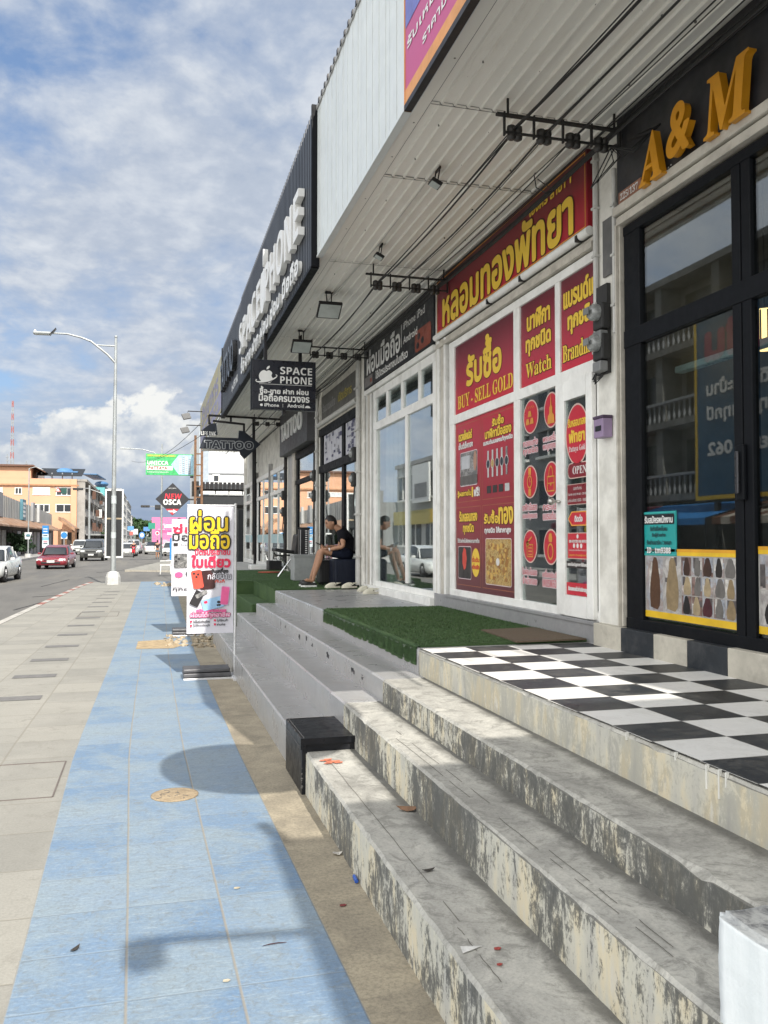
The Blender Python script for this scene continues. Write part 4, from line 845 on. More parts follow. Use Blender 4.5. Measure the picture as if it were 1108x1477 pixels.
put_text(mb, N2, sub(r, .09, .745, .91, .90), 'รับสมัครพนักงาน', 'letter_white', bold=.002, z=.005)
M('ink_dark', (.01, .04, .05), .5)
for k, (t, a, b_) in enumerate((('รับทำสต๊อคเย็บผม', .25, .75), ('รับผู้ช่วยช่าง', .3, .7), ('รับล่ามมาร์ค / วงคลา', .14, .86))): put_text(mb, N2, sub(r, a, .565-.155*k, b_, .675-.155*k), t, 'ink_dark', bold=.001)
put_text(mb, N2, sub(r, .15, .06, .85, .19), GB('ID : tm9388'), 'letter_white', bold=.001, z=.005); mb.build('lettering', tl)
# what hangs and stands inside the hair shop
m, nt, b = newmat('lantern_glow'); b.inputs['Base Color'].default_value = (.8, .6, .3, 1); b.inputs['Emission Color'].default_value = (1, .70, .28, 1); b.inputs['Emission Strength'].default_value = 2.2
ln = thing('lantern', (WALLX+.9, 4.0, 3.0), 'glowing ribbed paper lantern hanging inside the hair shop door', 'lantern')
c = wx(WALLX+.9, 1103, 476); mb = MB(); mb.lathe([(.085, -.14), (.13, -.12), (.135, .10), (.09, .14)], c, 'lantern_glow', 18); mb.build('shade', ln)
mb = MB()
for k in range(18): a = 2*PI*k/18; mb.bar(c+Vector((.137*math.cos(a), .137*math.sin(a), -.13)), c+Vector((.137*math.cos(a), .137*math.sin(a), .12)), .01, .006, 'steel_dark')
mb.tube([c+Vector((0, 0, .14)), (c.x, c.y, 4.3)], .006, 'cable_black'); mb.build('rib', ln)
bell = thing('wind_chime', (WALLX+.1, 4.1, 1.9), 'small white wind chime on a cord behind the black door', 'wind chime')
c = wx(WALLX+.15, 1087, 718); mb = MB(); mb.lathe([(.012, .045), (.032, .03), (.04, -.01), (.04, -.02)], c, 'letter_white', 12); mb.build('bell', bell)
mb = MB(); mb.tube([c+Vector((0, 0, .5)), c+Vector((0, 0, .045))], .003, M('cord_red', (.4, .04, .03), .6), 5); mb.tube([c-Vector((0, 0, .02)), c-Vector((0, 0, .12))], .002, 'cable_black', 5); mb.ball(c-Vector((0, 0, .14)), .018, 'letter_white', 8, 6); mb.build('cord', bell)
tb = thing('counter', (WALLX+2, 3.6, 1), 'pale reception counter deep inside the hair shop', 'counter')
mb = MB(); mb.box((WALLX+1.6, 2.5, 1.0), (WALLX+2.2, 4.6, 1.95), M('counter_grey', (.16, .16, .165), .5), .02); mb.box((WALLX+1.55, 2.45, 1.95), (WALLX+2.25, 4.65, 2.0), 'letter_white', .01); mb.build('body', tb)
sh = thing('green_tube', (WALLX+.5, 5, 3), 'fluorescent tube fitting inside the hair shop window', 'ceiling light')
mb = MB(); mb.box((WALLX+.35, 4.3, 2.93), (WALLX+.43, 5.55, 2.98), M('tube_green', (.45, .56, .50), .3, emit=.05), .01); mb.build('tube', sh)  # pale green tube with a faint glow put into its material

# ---- gold shop
gd = thing('gold_shop', (WALLX, 7.9, ZF), 'gold shop front of white framed panes and a white door', 'shop front')
mb = MB()
for y0, y1, z0, z1 in ((9.34, 9.50, 1.05, 3.95), (7.52, 7.66, 1.05, 3.95), (6.685, 6.775, 1.05, 3.95), (6.03, 6.06, 1.05, 3.95)): vpost(mb, y0, y1, z0, z1, 'frame_white')
for y0, y1 in ((9.78, 9.86), (9.56, 9.62)): mb.box((WALLX-.04, y0, 1.02), (WALLX+.06, y1, 4.10), 'frame_white', .006)
mb.box((WALLX-.02, 9.63, 1.02), (WALLX+.05, 9.77, 4.05), 'shutter_rail')
for z0, z1 in ((1.05, 1.13), (3.03, 3.13), (3.92, 4.0)): mb.box((WALLX-.012, 6.03, z0), (WALLX+.05, 9.5, z1), 'frame_white', .006)
mb.build('frame', gd)
mb = MB(); mb.box((WALLX-.05, 6.04, ZF-.05), (WALLX+.05, 9.95, 1.052), 'sill_tile', .006); mb.box((WALLX-.062, 6.04, 1.03), (WALLX+.05, 9.55, 1.06), 'sill_tile', .004); mb.build('sill', gd)
mb = MB(); mb.tube([(WALLX-.055, 6.06, 4.145), (WALLX-.055, 9.86, 4.145)], .038, 'frame_white', 12); mb.box((WALLX-.03, 6.05, 4.07), (WALLX+.05, 9.86, 4.10), 'shutter_rail'); mb.box((WALLX-.05, 6.05, 4.01), (WALLX+.05, 9.86, 4.06), 'shutter_rail')
for y in (6.2, 7.3, 8.1): mb.box((WALLX-.10, y, 4.10), (WALLX-.04, y+.03, 4.15), 'steel_dark')
mb.build('shutter_rail', gd)
pane('window', gd, 7.66, 9.34, 1.13, 3.03); pane('window', gd, 7.66, 9.34, 3.13, 3.92); w2 = pane('window', gd, 6.775, 7.52, 1.13, 3.03); pane('window', gd, 6.775, 7.52, 3.13, 3.92); pane('window', gd, 6.06, 6.69, 3.13, 3.92)
mb = MB(); D0, D1 = 6.065, 6.685
for y0, y1 in ((D0, D0+.10), (D1-.15, D1)): mb.box((WALLX-.05, y0, 1.07), (WALLX-.005, y1, 3.02), 'frame_white', .006)
mb.box((WALLX-.05, D0+.1, 2.86), (WALLX-.005, D1-.15, 3.02), 'frame_white'); mb.box((WALLX-.05, D0+.1, 1.07), (WALLX-.005, D1-.15, 1.24), 'frame_white'); dr = mb.build('door', gd)
pane('door_pane', dr, D0+.1, D1-.15, 1.24, 2.86, 'glass', WALLX-.03)
mb = MB(); hy = D1-.06; M('knob_steel', (.42, .41, .38), .3, .9); mb.tube([(WALLX-.05, hy, 2.02), (WALLX-.10, hy, 2.02)], .014, 'knob_steel', 10); mb.ball((WALLX-.125, hy, 2.02), .032, 'knob_steel'); mb.lathe([(.03, -.006), (.03, .006)], (WALLX-.055, hy, 2.02), 'knob_steel', 12); mb.build('handle', dr)
mb = MB(); room(mb, 6.05, 9.9, 3.0, 4.3); mb.build('interior', gd)
# signboard
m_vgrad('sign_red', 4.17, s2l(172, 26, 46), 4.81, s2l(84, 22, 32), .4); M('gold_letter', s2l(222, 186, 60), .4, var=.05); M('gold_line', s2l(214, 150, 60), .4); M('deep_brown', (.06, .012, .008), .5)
sg = thing('signboard', (WALLX-.05, 8, 4.5), 'wide red gradient signboard with big yellow Thai lettering over the gold shop', 'sign')
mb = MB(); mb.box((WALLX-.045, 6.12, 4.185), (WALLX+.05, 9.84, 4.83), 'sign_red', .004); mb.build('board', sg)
RF = wall_frame(WALLX-.046)
mb = MB(); put_text(mb, RF, (-9.6, 4.235, -6.36, 4.655), 'หลอมทองพัทยา', 'deep_brown', bold=.034, z=.002); put_text(mb, RF, (-9.6, 4.235, -6.36, 4.655), 'หลอมทองพัทยา', 'gold_letter', bold=.019, z=.005)
put_text(mb, RF, (-7.18, 4.66, -6.38, 4.745), 'เฮงศิริ สาขา 1', 'gold_letter', bold=.005); mb.build('lettering', sg)
mb = MB(); line_rect(mb, RF, (-9.82, 4.2, -6.14, 4.81), .010, 'gold_line', .003); mb.build('border', sg)
# posters on the panes
PF = wall_frame(WALLX+.012); M('ink_white', (.66, .64, .62), .5, var=.05); M('ink_pinkwhite', (.62, .50, .52), .5)
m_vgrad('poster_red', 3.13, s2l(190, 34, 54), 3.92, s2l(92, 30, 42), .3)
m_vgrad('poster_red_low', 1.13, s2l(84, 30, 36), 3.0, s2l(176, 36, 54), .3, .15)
def poster(y0, y1, z0, z1, mat, label, name='window_poster'):
    t = thing(name, (WALLX, (y0+y1)/2, z0), label, 'window poster'); mb = MB(); mb.box((WALLX+.0115, y0, z0), (WALLX+.0145, y1, z1), mat); mb.build('sheet', t); return t, (-y1, z0, -y0, z1)
def shadowed(mb, fr, r, t, bold=.012, m='gold_letter'):
    put_text(mb, fr, r, t, 'deep_brown', bold=bold+.008, z=.001); put_text(mb, fr, r, t, m, bold=bold, z=.003)
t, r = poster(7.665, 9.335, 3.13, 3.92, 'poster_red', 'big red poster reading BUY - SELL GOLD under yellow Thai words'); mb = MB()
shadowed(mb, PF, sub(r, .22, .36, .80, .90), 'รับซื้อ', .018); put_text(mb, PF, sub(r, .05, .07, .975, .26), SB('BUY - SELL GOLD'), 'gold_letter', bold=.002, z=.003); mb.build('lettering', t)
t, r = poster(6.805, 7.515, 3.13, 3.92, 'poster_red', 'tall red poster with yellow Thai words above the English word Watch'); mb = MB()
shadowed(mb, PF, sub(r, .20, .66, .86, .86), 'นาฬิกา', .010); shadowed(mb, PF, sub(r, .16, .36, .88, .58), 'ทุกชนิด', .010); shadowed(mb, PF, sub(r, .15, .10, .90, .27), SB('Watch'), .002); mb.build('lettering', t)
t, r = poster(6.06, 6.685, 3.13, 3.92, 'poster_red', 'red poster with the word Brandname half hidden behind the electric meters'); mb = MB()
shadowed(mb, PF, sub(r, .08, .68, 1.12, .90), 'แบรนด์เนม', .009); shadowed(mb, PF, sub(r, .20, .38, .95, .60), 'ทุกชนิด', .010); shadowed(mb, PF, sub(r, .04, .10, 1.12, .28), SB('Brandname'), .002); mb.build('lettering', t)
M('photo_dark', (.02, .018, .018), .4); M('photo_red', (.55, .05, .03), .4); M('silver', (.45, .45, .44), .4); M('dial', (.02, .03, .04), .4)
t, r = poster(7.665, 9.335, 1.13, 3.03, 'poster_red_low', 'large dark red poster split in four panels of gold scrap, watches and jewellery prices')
mb = MB(); Q = [sub(r, .02, .52, .46, .98), sub(r, .49, .52, .985, .98), sub(r, .02, .03, .46, .49), sub(r, .49, .03, .985, .49)]
for q in Q: line_rect(mb, PF, q, .006, M('line_copper', (.36, .13, .06), .4))
mb.build('panel_line', t)
mb = MB()
shadowed(mb, PF, sub(Q[0], .10, .80, .66, .92), 'ตรวจเช็คเปอร์', .006); put_text(mb, PF, sub(Q[0], .10, .69, .70, .77), 'เซ็นต์เช็คทอง', 'ink_white', bold=.004)
shadowed(mb, PF, sub(Q[0], .05, .06, .62, .15), 'รู้ผลภายใน', .004); put_text(mb, PF, sub(Q[0], .66, .06, .70, .17), '1', 'gold_letter', bold=.008); put_text(mb, PF, sub(Q[0], .74, .06, .96, .17), 'ฟรี!', 'ink_white', bold=.006)
shadowed(mb, PF, sub(Q[1], .34, .86, .70, .97), 'รับซื้อ', .006); shadowed(mb, PF, sub(Q[1], .10, .73, .92, .84), 'นาฬิกามือสอง', .006); put_text(mb, PF, sub(Q[1], .05, .64, .96, .71), 'แบรนด์เนมของแท้ทุกชนิด', 'ink_white', bold=.004)
shadowed(mb, PF, sub(Q[2], .12, .82, .86, .95), 'รับหลอมทอง', .006); shadowed(mb, PF, sub(Q[2], .28, .65, .72, .78), 'ทุกชนิด', .006); put_text(mb, PF, sub(Q[2], .04, .545, .95, .60), 'ได้ตัวอย่างไม่เพียงพอถามทางร้าน', 'ink_white', bold=.002)
shadowed(mb, PF, sub(Q[3], .06, .78, .52, .93), 'รับซื้อ', .006); shadowed(mb, PF, sub(Q[3], .54, .77, .96, .95), 'ทอง', .010); put_text(mb, PF, sub(Q[3], .08, .65, .90, .73), 'ทุกชนิด ให้ราคาสูง', 'ink_white', bold=.005); mb.build('lettering', t)
mb = MB()
def photo(q, m): 
    P = rrect(*q, .03); patch(mb, PF, P, 'ink_pinkwhite', .003); x0, y0, x1, y1 = q; patch(mb, PF, rrect(x0+.008, y0+.008, x1-.008, y1-.008, .025), m, .004)
q = sub(Q[0], .16, .20, .88, .64); photo(q, 'photo_grey'); sheet(mb, PF, sub(q, .08, .50, .58, .88), M('screen_pale', (.42, .43, .45), .4), .005); sheet(mb, PF, sub(q, .0, .05, 1, .30), M('photo_mid', (.09, .085, .08), .4), .0052); patch(mb, PF, ell((q[0]+q[2])/2+.2, q[3]-.12, .05, .11, 12), M('photo_hand', (.35, .2, .14), .5), .0055)
for k in range(5):
    cx = Q[1][0]+(.20+.145*k)*(Q[1][2]-Q[1][0]); cy = Q[1][1]+.42*(Q[1][3]-Q[1][1]); sheet(mb, PF, (cx-.022, cy-.14, cx+.022, cy+.14), 'silver' if k != 4 else 'photo_grey', .003); patch(mb, PF, ell(cx, cy, .05, .055, 16), 'silver', .004); patch(mb, PF, ell(cx, cy, .038, .043, 16), 'dial' if k != 1 else 'gold_jewel', .005)
q = sub(Q[1], .14, .06, .90, .17)
for k in range(4): sheet(mb, PF, sub(q, .25*k+.02, .1, .25*k+.2, .9), 'photo_dark' if k < 3 else 'silver', .003)
q = sub(Q[2], .06, .08, .62, .50); photo(q, 'photo_dark'); patch(mb, PF, ell((q[0]+q[2])/2, q[1]+.62*(q[3]-q[1]), .07, .13, 7), 'photo_red', .005)
patch(mb, PF, ell(Q[2][0]+.80*(Q[2][2]-Q[2][0]), Q[2][1]+.30*(Q[2][3]-Q[2][1]), .12, .155), 'gold_letter', .003)
q2 = sub(Q[2], .66, .22, .94, .38); put_text(mb, PF, sub(q2, 0, .55, 1, 1), 'เริ่มต้น', 'photo_red', z=.004, bold=.003); put_text(mb, PF, sub(q2, 0, 0, 1, .45), 'ครึ่งสลึง', 'photo_red', z=.004, bold=.003)
q = sub(Q[3], .10, .05, .92, .60); photo(q, 'gold_jewel'); R = random.Random(4)
for k in range(75):
    cx = R.uniform(q[0]+.06, q[2]-.06); cy = R.uniform(q[1]+.06, q[3]-.06); a = R.uniform(.015, .04); patch(mb, PF, ell(cx, cy, a, a*R.uniform(.5, 1), 9), M('jewel_%d' % R.randrange(4), R.choice([(.55, .34, .08), (.62, .46, .18), (.30, .14, .03), (.5, .28, .05)]), .35), .005+k*.00002)
patch(mb, PF, ell((q[0]+q[2])/2, (q[1]+q[3])/2, .045, .04, 12), 'ink_white', .0068)
mb.build('picture', t)
M('sticker_red', s2l(186, 34, 52), .35, var=.05); M('sticker_rim', (.58, .42, .36), .4); M('icon_gold', (.60, .26, .04), .4)
# icon stickers in the middle pane
def sticker(yc, zc, rx, rz, label, icon, words):
    t = thing('round_sticker', (WALLX, yc, zc), label, 'sticker', 'round icon stickers on the middle pane'); t.pop('group', None); t['group'] = 'round icon stickers on the middle pane'
    S = wall_frame(WALLX+.0138); mb = MB(); mb.prism(ell(-yc, zc, rx, rz), S, .002, 'sticker_rim'); mb.prism(ell(-yc, zc, rx*.9, rz*.92), wall_frame(WALLX+.0118), .001, 'sticker_red'); mb.build('disc', t)
    I = wall_frame(WALLX+.0105); mb = MB(); icon(mb, I, -yc, zc); mb.build('icon', t)
    mb = MB()
    for k, w in enumerate(words):
        rr = (-yc-.16, zc-rz-.11-.085*k, -yc+.15, zc-rz-.045-.085*k); put_text(mb, I, rr, w, 'ink_pinkwhite', bold=.010, z=.001); put_text(mb, I, rr, w, 'sticker_red', bold=.0, z=.003)
    mb.build('caption', t)
G = 'icon_gold'
def ic_bars(mb, F, x, z):
    for a, b in ((-.06, -.07), (.03, -.07), (-.015, .0)): patch(mb, F, [(x+a-.042, z+b), (x+a+.042, z+b), (x+a+.025, z+b+.055), (x+a-.025, z+b+.055)], G)
    for a in range(5): patch(mb, F, [(x-.08+.04*a, z+.075), (x-.07+.04*a, z+.075), (x-.065+.03*a, z+.10), (x-.073+.03*a, z+.10)], G)
def ic_stupa(mb, F, x, z): patch(mb, F, [(x-.07, z-.12), (x+.07, z-.12), (x+.06, z-.05), (x+.03, z-.03), (x+.03, z+.02), (x+.012, z+.04), (x, z+.16), (x-.012, z+.04), (x-.03, z+.02), (x-.03, z-.03), (x-.06, z-.05)], G)
def ic_watch(mb, F, x, z):
    ring(mb, F, ell(x, z, .055, .062, 20), ell(x, z, .04, .047, 20), G); sheet(mb, F, (x-.03, z+.065, x+.03, z+.13), G); sheet(mb, F, (x-.03, z-.13, x+.03, z-.065), G); sheet(mb, F, (x-.004, z, x+.004, z+.035), G); sheet(mb, F, (x, z-.004, x+.025, z+.004), G)
def ic_bag(mb, F, x, z):
    line_rect(mb, F, (x-.07, z-.11, x+.07, z+.03), .012, G); sheet(mb, F, (x-.07, z-.04, x+.07, z-.03), G); ring(mb, F, [(x+.045*math.cos(a), z+.03+.09*math.sin(a)) for a in np.linspace(0, PI, 12)]+[(x-.03, z+.03)], [(x+.033*math.cos(a), z+.03+.075*math.sin(a)) for a in np.linspace(0, PI, 12)]+[(x-.03, z+.03)], G); patch(mb, F, ell(x, z-.045, .014, .018, 8), G)
def ic_bill(mb, F, x, z):
    line_rect(mb, F, (x-.06, z-.10, x+.075, z+.02), .010, G)
    for k in range(3): sheet(mb, F, (x-.035, z-.08+.03*k, x+.05, z-.07+.03*k), G)
    patch(mb, F, [(x-.075, z+.035), (x+.05, z+.095), (x+.055, z+.08), (x-.07, z+.02)], G); patch(mb, F, [(x-.075, z+.035), (x-.03, z+.06), (x-.02, z-.0), (x-.07, z-.01)], G)
def ic_ring(mb, F, x, z): ring(mb, F, ell(x, z-.04, .058, .075, 22), ell(x, z-.04, .042, .057, 22), G); patch(mb, F, [(x-.03, z+.045), (x+.03, z+.045), (x+.038, z+.08), (x+.02, z+.12), (x-.02, z+.12), (x-.038, z+.08)], G)
for i, (uc, vc, uw, vh, lab, ic, wd) in enumerate(((764, 601, 10.5, 24.5, 'upper left round red sticker with a gold bars icon', ic_bars, ('ทองแท่ง', 'ทุกชนิด')), (793.5, 591, 10.5, 26, 'upper right round red sticker with a gold stupa icon', ic_stupa, ('พระเครื่อง', 'พระบูชาทุกชนิด')), (763, 695, 10, 24, 'middle left round red sticker with a wristwatch icon', ic_watch, ('นาฬิกามือสอง', 'ของแท้ทุกขนาด')), (793.5, 691, 10.5, 26, 'middle right round red sticker with a handbag icon', ic_bag, ('กระเป๋า', 'แบรนด์เนม')), (763, 788, 10, 24, 'lower left round red sticker with a banknote and bill icon', ic_bill, ('ใบผ่อน-ใบจอง', 'จำนำทอง')), (793, 789, 10.5, 26, 'lower right round red sticker with a ring icon', ic_ring, ('เครื่องประดับ', 'เพชรพลอย')))):
    c = wx(WALLX, uc, vc); e = wx(WALLX, uc-uw, vc); tp = wx(WALLX, uc, vc-vh); sticker(c.y, c.z, abs(e.y-c.y), tp.z-c.z, lab, ic, wd)
# stickers on the door
DF = wall_frame(WALLX-.031); M('maroon', s2l(120, 24, 36), .35); M('black_line', (.02, .015, .015), .4)
dy0, dy1 = D0+.1, D1-.15
def dst(label, build):
    t = thing('door_sticker', (WALLX-.03, 6.35, 2), label, 'sticker'); mb = MB(); build(mb); mb.build('print', t)
ym = (dy0+dy1)/2-.01
dst('round red shop emblem with yellow Thai lettering on the white door', lambda mb: (patch(mb, DF, ell(-ym, 2.56, .195, .255, 36), 'sticker_rim', .001), patch(mb, DF, ell(-ym, 2.56, .182, .24, 36), 'sticker_red', .002), put_text(mb, DF, (-ym-.15, 2.63, -ym+.15, 2.70), 'รับหลอมทอง', 'gold_letter', bold=.003, z=.003), put_text(mb, DF, (-ym-.13, 2.50, -ym+.13, 2.60), 'พัทยา', 'gold_letter', bold=.006, z=.003), put_text(mb, DF, (-ym-.14, 2.41, -ym+.14, 2.47), SB('Pattaya Gold'), 'ink_white', z=.003)))
dst('dark red OPEN sticker on the white door', lambda mb: (patch(mb, DF, rrect(-dy1+.03, 2.20, -dy0+.02, 2.33, .055), 'sticker_rim', .001), patch(mb, DF, rrect(-dy1+.038, 2.208, -dy0+.012, 2.322, .05), 'maroon', .002), put_text(mb, DF, (-dy1+.12, 2.235, -dy0-.02, 2.30), SB('OPEN'), 'ink_white', z=.003)))
dst('red opening hours sticker below the OPEN sticker', lambda mb: (sheet(mb, DF, (-dy1+.02, 1.985, -dy0, 2.155), 'sticker_rim', .001), sheet(mb, DF, (-dy1+.026, 1.99, -dy0-.003, 2.15), 'maroon', .002), put_text(mb, DF, (-dy1+.13, 2.105, -dy0-.1, 2.135), 'เวลาทำการ', 'ink_white', z=.003), put_text(mb, DF, (-dy1+.04, 2.055, -dy0-.02, 2.082), 'จันทร์-ศุกร์ 09.00 - 20.00', 'ink_white', z=.003), put_text(mb, DF, (-dy1+.04, 2.008, -dy0-.02, 2.035), 'เสาร์-อาทิตย์ 10.00 - 18.00', 'ink_white', z=.003)))
dst('red arrow plate sticker with Thai word for contact', lambda mb: (patch(mb, DF, [(-dy1+.03, 1.87), (-dy1+.09, 1.93), (-dy0-.02, 1.93), (-dy0-.01, 1.87), (-dy0-.02, 1.81), (-dy1+.09, 1.81)], 'gold_line', .001), patch(mb, DF, [(-dy1+.045, 1.87), (-dy1+.10, 1.92), (-dy0-.04, 1.92), (-dy0-.03, 1.87), (-dy0-.04, 1.82), (-dy1+.10, 1.82)], 'sticker_red', .002), put_text(mb, DF, (-dy1+.15, 1.845, -dy0-.09, 1.90), 'ติดต่อ', 'ink_white', bold=.003, z=.003)))
dst('red contact details sticker with small white text and one yellow line', lambda mb: (sheet(mb, DF, (-dy1+.02, 1.54, -dy0, 1.755), 'sticker_rim', .001), sheet(mb, DF, (-dy1+.026, 1.546, -dy0-.003, 1.749), 'sticker_red', .002), patch(mb, DF, ell(-ym, 1.725, .018, .018, 12), 'ink_white', .003), put_text(mb, DF, (-dy1+.05, 1.672, -dy0-.02, 1.695), '089-9393789 098-989939', 'ink_white', z=.003, bold=.001), [patch(mb, DF, ell(-ym-.06+.06*k, 1.648, .02, .02, 12), 'ink_white', .003) for k in range(3)], put_text(mb, DF, (-dy1+.05, 1.60, -dy0-.02, 1.622), 'หลอมเงินทองเป็นแท่งทุกชนิด', 'ink_white', z=.003), put_text(mb, DF, (-dy1+.05, 1.56, -dy0-.02, 1.585), 'สุขุมวิท ร้านอยู่ตรงนี้', 'gold_letter', z=.003)))
dst('small black sticker strip with white Thai line on the door', lambda mb: (sheet(mb, DF, (-dy1, 1.465, -dy0, 1.52), 'black_line', .001), put_text(mb, DF, (-dy1+.02, 1.475, -dy0-.02, 1.51), 'แอดไลน์ดูราคาได้เลย', 'ink_white', z=.002, bold=.002)))
dst('red strip with white Thai line at the foot of the door', lambda mb: (sheet(mb, DF, (-dy1, 1.243, -dy0, 1.345), 'sticker_red', .001), put_text(mb, DF, (-dy1+.03, 1.27, -dy0-.01, 1.315), 'รับหลอมแล้วค่าบริการถูก', 'ink_white', z=.002, bold=.003)))

# ---- phone shop
ph = thing('phone_shop', (WALLX, 11.8, ZF), 'phone shop front with white sliding glass doors and a row of small upper panes', 'shop front')
mb = MB()
for y0, y1, z0, z1 in ((10.0, 10.12, 1.0, 3.95), (12.92, 13.05, .98, 4.0), (11.22, 11.32, 1.1, 3.42), (13.2, 13.28, .95, 4.05), (13.42, 13.5, .95, 4.05)): vpost(mb, y0, y1, z0, z1, 'frame_white')
mb.box((WALLX-.01, 13.28, .95), (WALLX+.05, 13.42, 4.02), 'shutter_rail')
for y0, y1 in ((12.2, 12.3), (11.42, 11.52), (10.62, 10.72)): vpost(mb, y0, y1, 3.5, 3.93, 'frame_white')
for z0, z1 in ((.98, 1.06), (3.40, 3.52), (3.90, 4.02)): mb.box((WALLX-.012, 10.0, z0), (WALLX+.05, 13.05, z1), 'frame_white', .006)
mb.box((WALLX-.05, 9.98, 4.03), (WALLX+.05, 13.5, 4.10), 'frame_white', .006); mb.build('frame', ph)
mb = MB(); mb.box((WALLX-.10, 9.98, ZF-.04), (WALLX+.05, 13.3, .985), 'frame_white', .005); mb.build('sill', ph)
pane('sliding_door', ph, 10.12, 11.22, 1.06, 3.40); pane('sliding_door', ph, 11.32, 12.92, 1.06, 3.40, 'glass', WALLX+.03)
for y0, y1 in ((10.12, 10.62), (10.72, 11.42), (11.52, 12.2), (12.3, 12.92)): pane('transom', ph, y0, y1, 3.52, 3.90)
mb = MB(); room(mb, 9.95, 13.6, 4.5, 4.2); mb.build('interior', ph)
mb = MB(); R = random.Random(2); M('blind_pale', (.42, .44, .43), .7)
for k in range(8): mb.box((WALLX+.14+.01*(k % 2), 11.95+k*.12, 1.05), (WALLX+.16+.01*(k % 2), 12.05+k*.12, 3.9), 'blind_pale')
tag(mb.build('vertical_blind'), 'pale vertical blind hanging behind the phone shop glass', 'blind')
sc = thing('showcase', (WALLX+1.2, 10.9, 1), 'pale phone showcase inside the phone shop', 'showcase'); mb = MB(); mb.box((WALLX+.8, 10.1, .99), (WALLX+1.3, 12.6, 1.75), 'wall_white', .01); mb.build('body', sc); mb = MB(); mb.box((WALLX+.8, 10.1, 1.76), (WALLX+1.3, 12.6, 2.0), 'glass'); mb.build('glass_case', sc)
sg = thing('signboard', (WALLX-.05, 11.7, 4.4), 'black signboard with white Thai lettering and a red phone picture over the phone shop', 'sign')
mb = MB(); mb.box((WALLX-.045, 9.96, 4.12), (WALLX+.05, 13.52, 4.83), 'sign_black', .004); mb.build('board', sg)
mb = MB(); put_text(mb, RF, (-13.3, 4.33, -11.42, 4.70), 'ผ่อนมือถือ', 'letter_white', bold=.012); put_text(mb, RF, (-12.75, 4.17, -11.05, 4.29), 'ใช้บัตรประชาชนใบเดียว', 'letter_white', bold=.005); put_text(mb, RF, (-11.25, 4.58, -10.3, 4.68), 'iPhone iPad', 'letter_white', bold=.003); put_text(mb, RF, (-11.25, 4.38, -10.62, 4.48), 'Android', 'letter_white', bold=.003); sheet(mb, RF, (-11.36, 4.36, -11.34, 4.70), 'letter_white', .003); mb.build('lettering', sg)
mb = MB(); M('phone_red', (.22, .05, .03), .4, var=.3); M('case_grey', (.16, .15, .15), .4, var=.3); patch(mb, RF, rrect(-10.72, 4.14, -10.05, 4.42, .06), 'phone_red', .003)
for a, b in ((-10.55, 4.33), (-10.4, 4.25), (-10.6, 4.22)): patch(mb, RF, ell(a, b, .06, .045, 14), 'sign_black', .004)
patch(mb, RF, rrect(-13.45, 4.14, -12.95, 4.30, .02), 'case_grey', .003); patch(mb, RF, rrect(-13.1, 4.18, -12.98, 4.24, .01), 'phone_red', .004); mb.build('picture', sg)

# ---- shop with black frames and a grey sign
bk = thing('dark_framed_shop', (WALLX, 15.7, ZF), 'narrow shop with black window frames behind the seated man', 'shop front')
mb = MB()
for y0, y1 in ((17.16, 17.4), (15.15, 15.36), (13.98, 14.15)): vpost(mb, y0, y1, ZF, 3.9, 'frame_black')
for z0, z1 in ((ZF, 1.05), (3.05, 3.2), (3.8, 3.95)): mb.box((WALLX-.035, 13.98, z0), (WALLX+.05, 17.4, z1), 'frame_black', .005)
for y in (16.2, 16.75): mb.box((WALLX+.02, y, 1.05), (WALLX+.04, y+.07, 3.05), 'frame_grey')
mb.build('frame', bk)
for y0, y1 in ((15.36, 17.16), (14.15, 15.15)): pane('window', bk, y0, y1, 1.05, 3.05); pane('transom', bk, y0, y1, 3.2, 3.8)
mb = MB(); room(mb, 13.98, 17.4, 4, 4.2); mb.build('interior', bk)
mb = MB(); mb.tube([(WALLX-.07, 13.9, 4.03), (WALLX-.07, 17.42, 4.03)], .05, 'pipe_white', 12); mb.box((WALLX-.05, 13.9, 3.95), (WALLX+.05, 17.42, 4.0), 'shutter_rail'); mb.build('shutter_rail', bk)
ps = thing('window_poster', (WALLX, 15.6, 3.2), 'pale printed sheets covering the upper panes of the black framed shop', 'window poster'); mb = MB()
for y0, y1 in ((15.4, 17.1), (14.2, 15.1)):
    mb.box((WALLX+.0115, y0, 3.22), (WALLX+.014, y1, 3.79), M('sheet_pale', (.46, .46, .50), .5)); R = random.Random(int(y0*10))
    for k in range(26): a = R.uniform(-y1+.05, -y0-.2); z = 3.26+.5*R.random(); sheet(mb, PF, (a, z, a+R.uniform(.04, .18), z+R.choice([.03, .05, .08])), M('print_%d' % R.randrange(4), R.choice([(.06, .06, .12), (.40, .05, .08), (.12, .12, .30), (.2, .2, .22)]), .5), .003+k*.0001)
mb.build('sheet', ps)
sg = thing('signboard', (WALLX-.05, 15.8, 4.3), 'dull grey signboard with faint white and yellow letters above a white pipe', 'sign')
mb = MB(); mb.box((WALLX-.04, 14.1, 4.10), (WALLX+.05, 17.1, 4.58), M('sign_grey', (.085, .082, .075), .5, var=.25), .004); mb.build('board', sg)
mb = MB(); put_text(mb, RF, (-16.95, 4.24, -15.75, 4.42), 'ร้านนวดแผนไทย', M('faint_white', (.26, .26, .25), .5), bold=.006, z=.0); sheet(mb, RF, (-15.62, 4.22, -15.6, 4.46), 'faint_white', .003); put_text(mb, RF, (-15.5, 4.24, -14.4, 4.40), 'เปิดบริการ', M('faint_yellow', (.34, .28, .05), .5), bold=.006, z=.0); mb.build('lettering', sg)
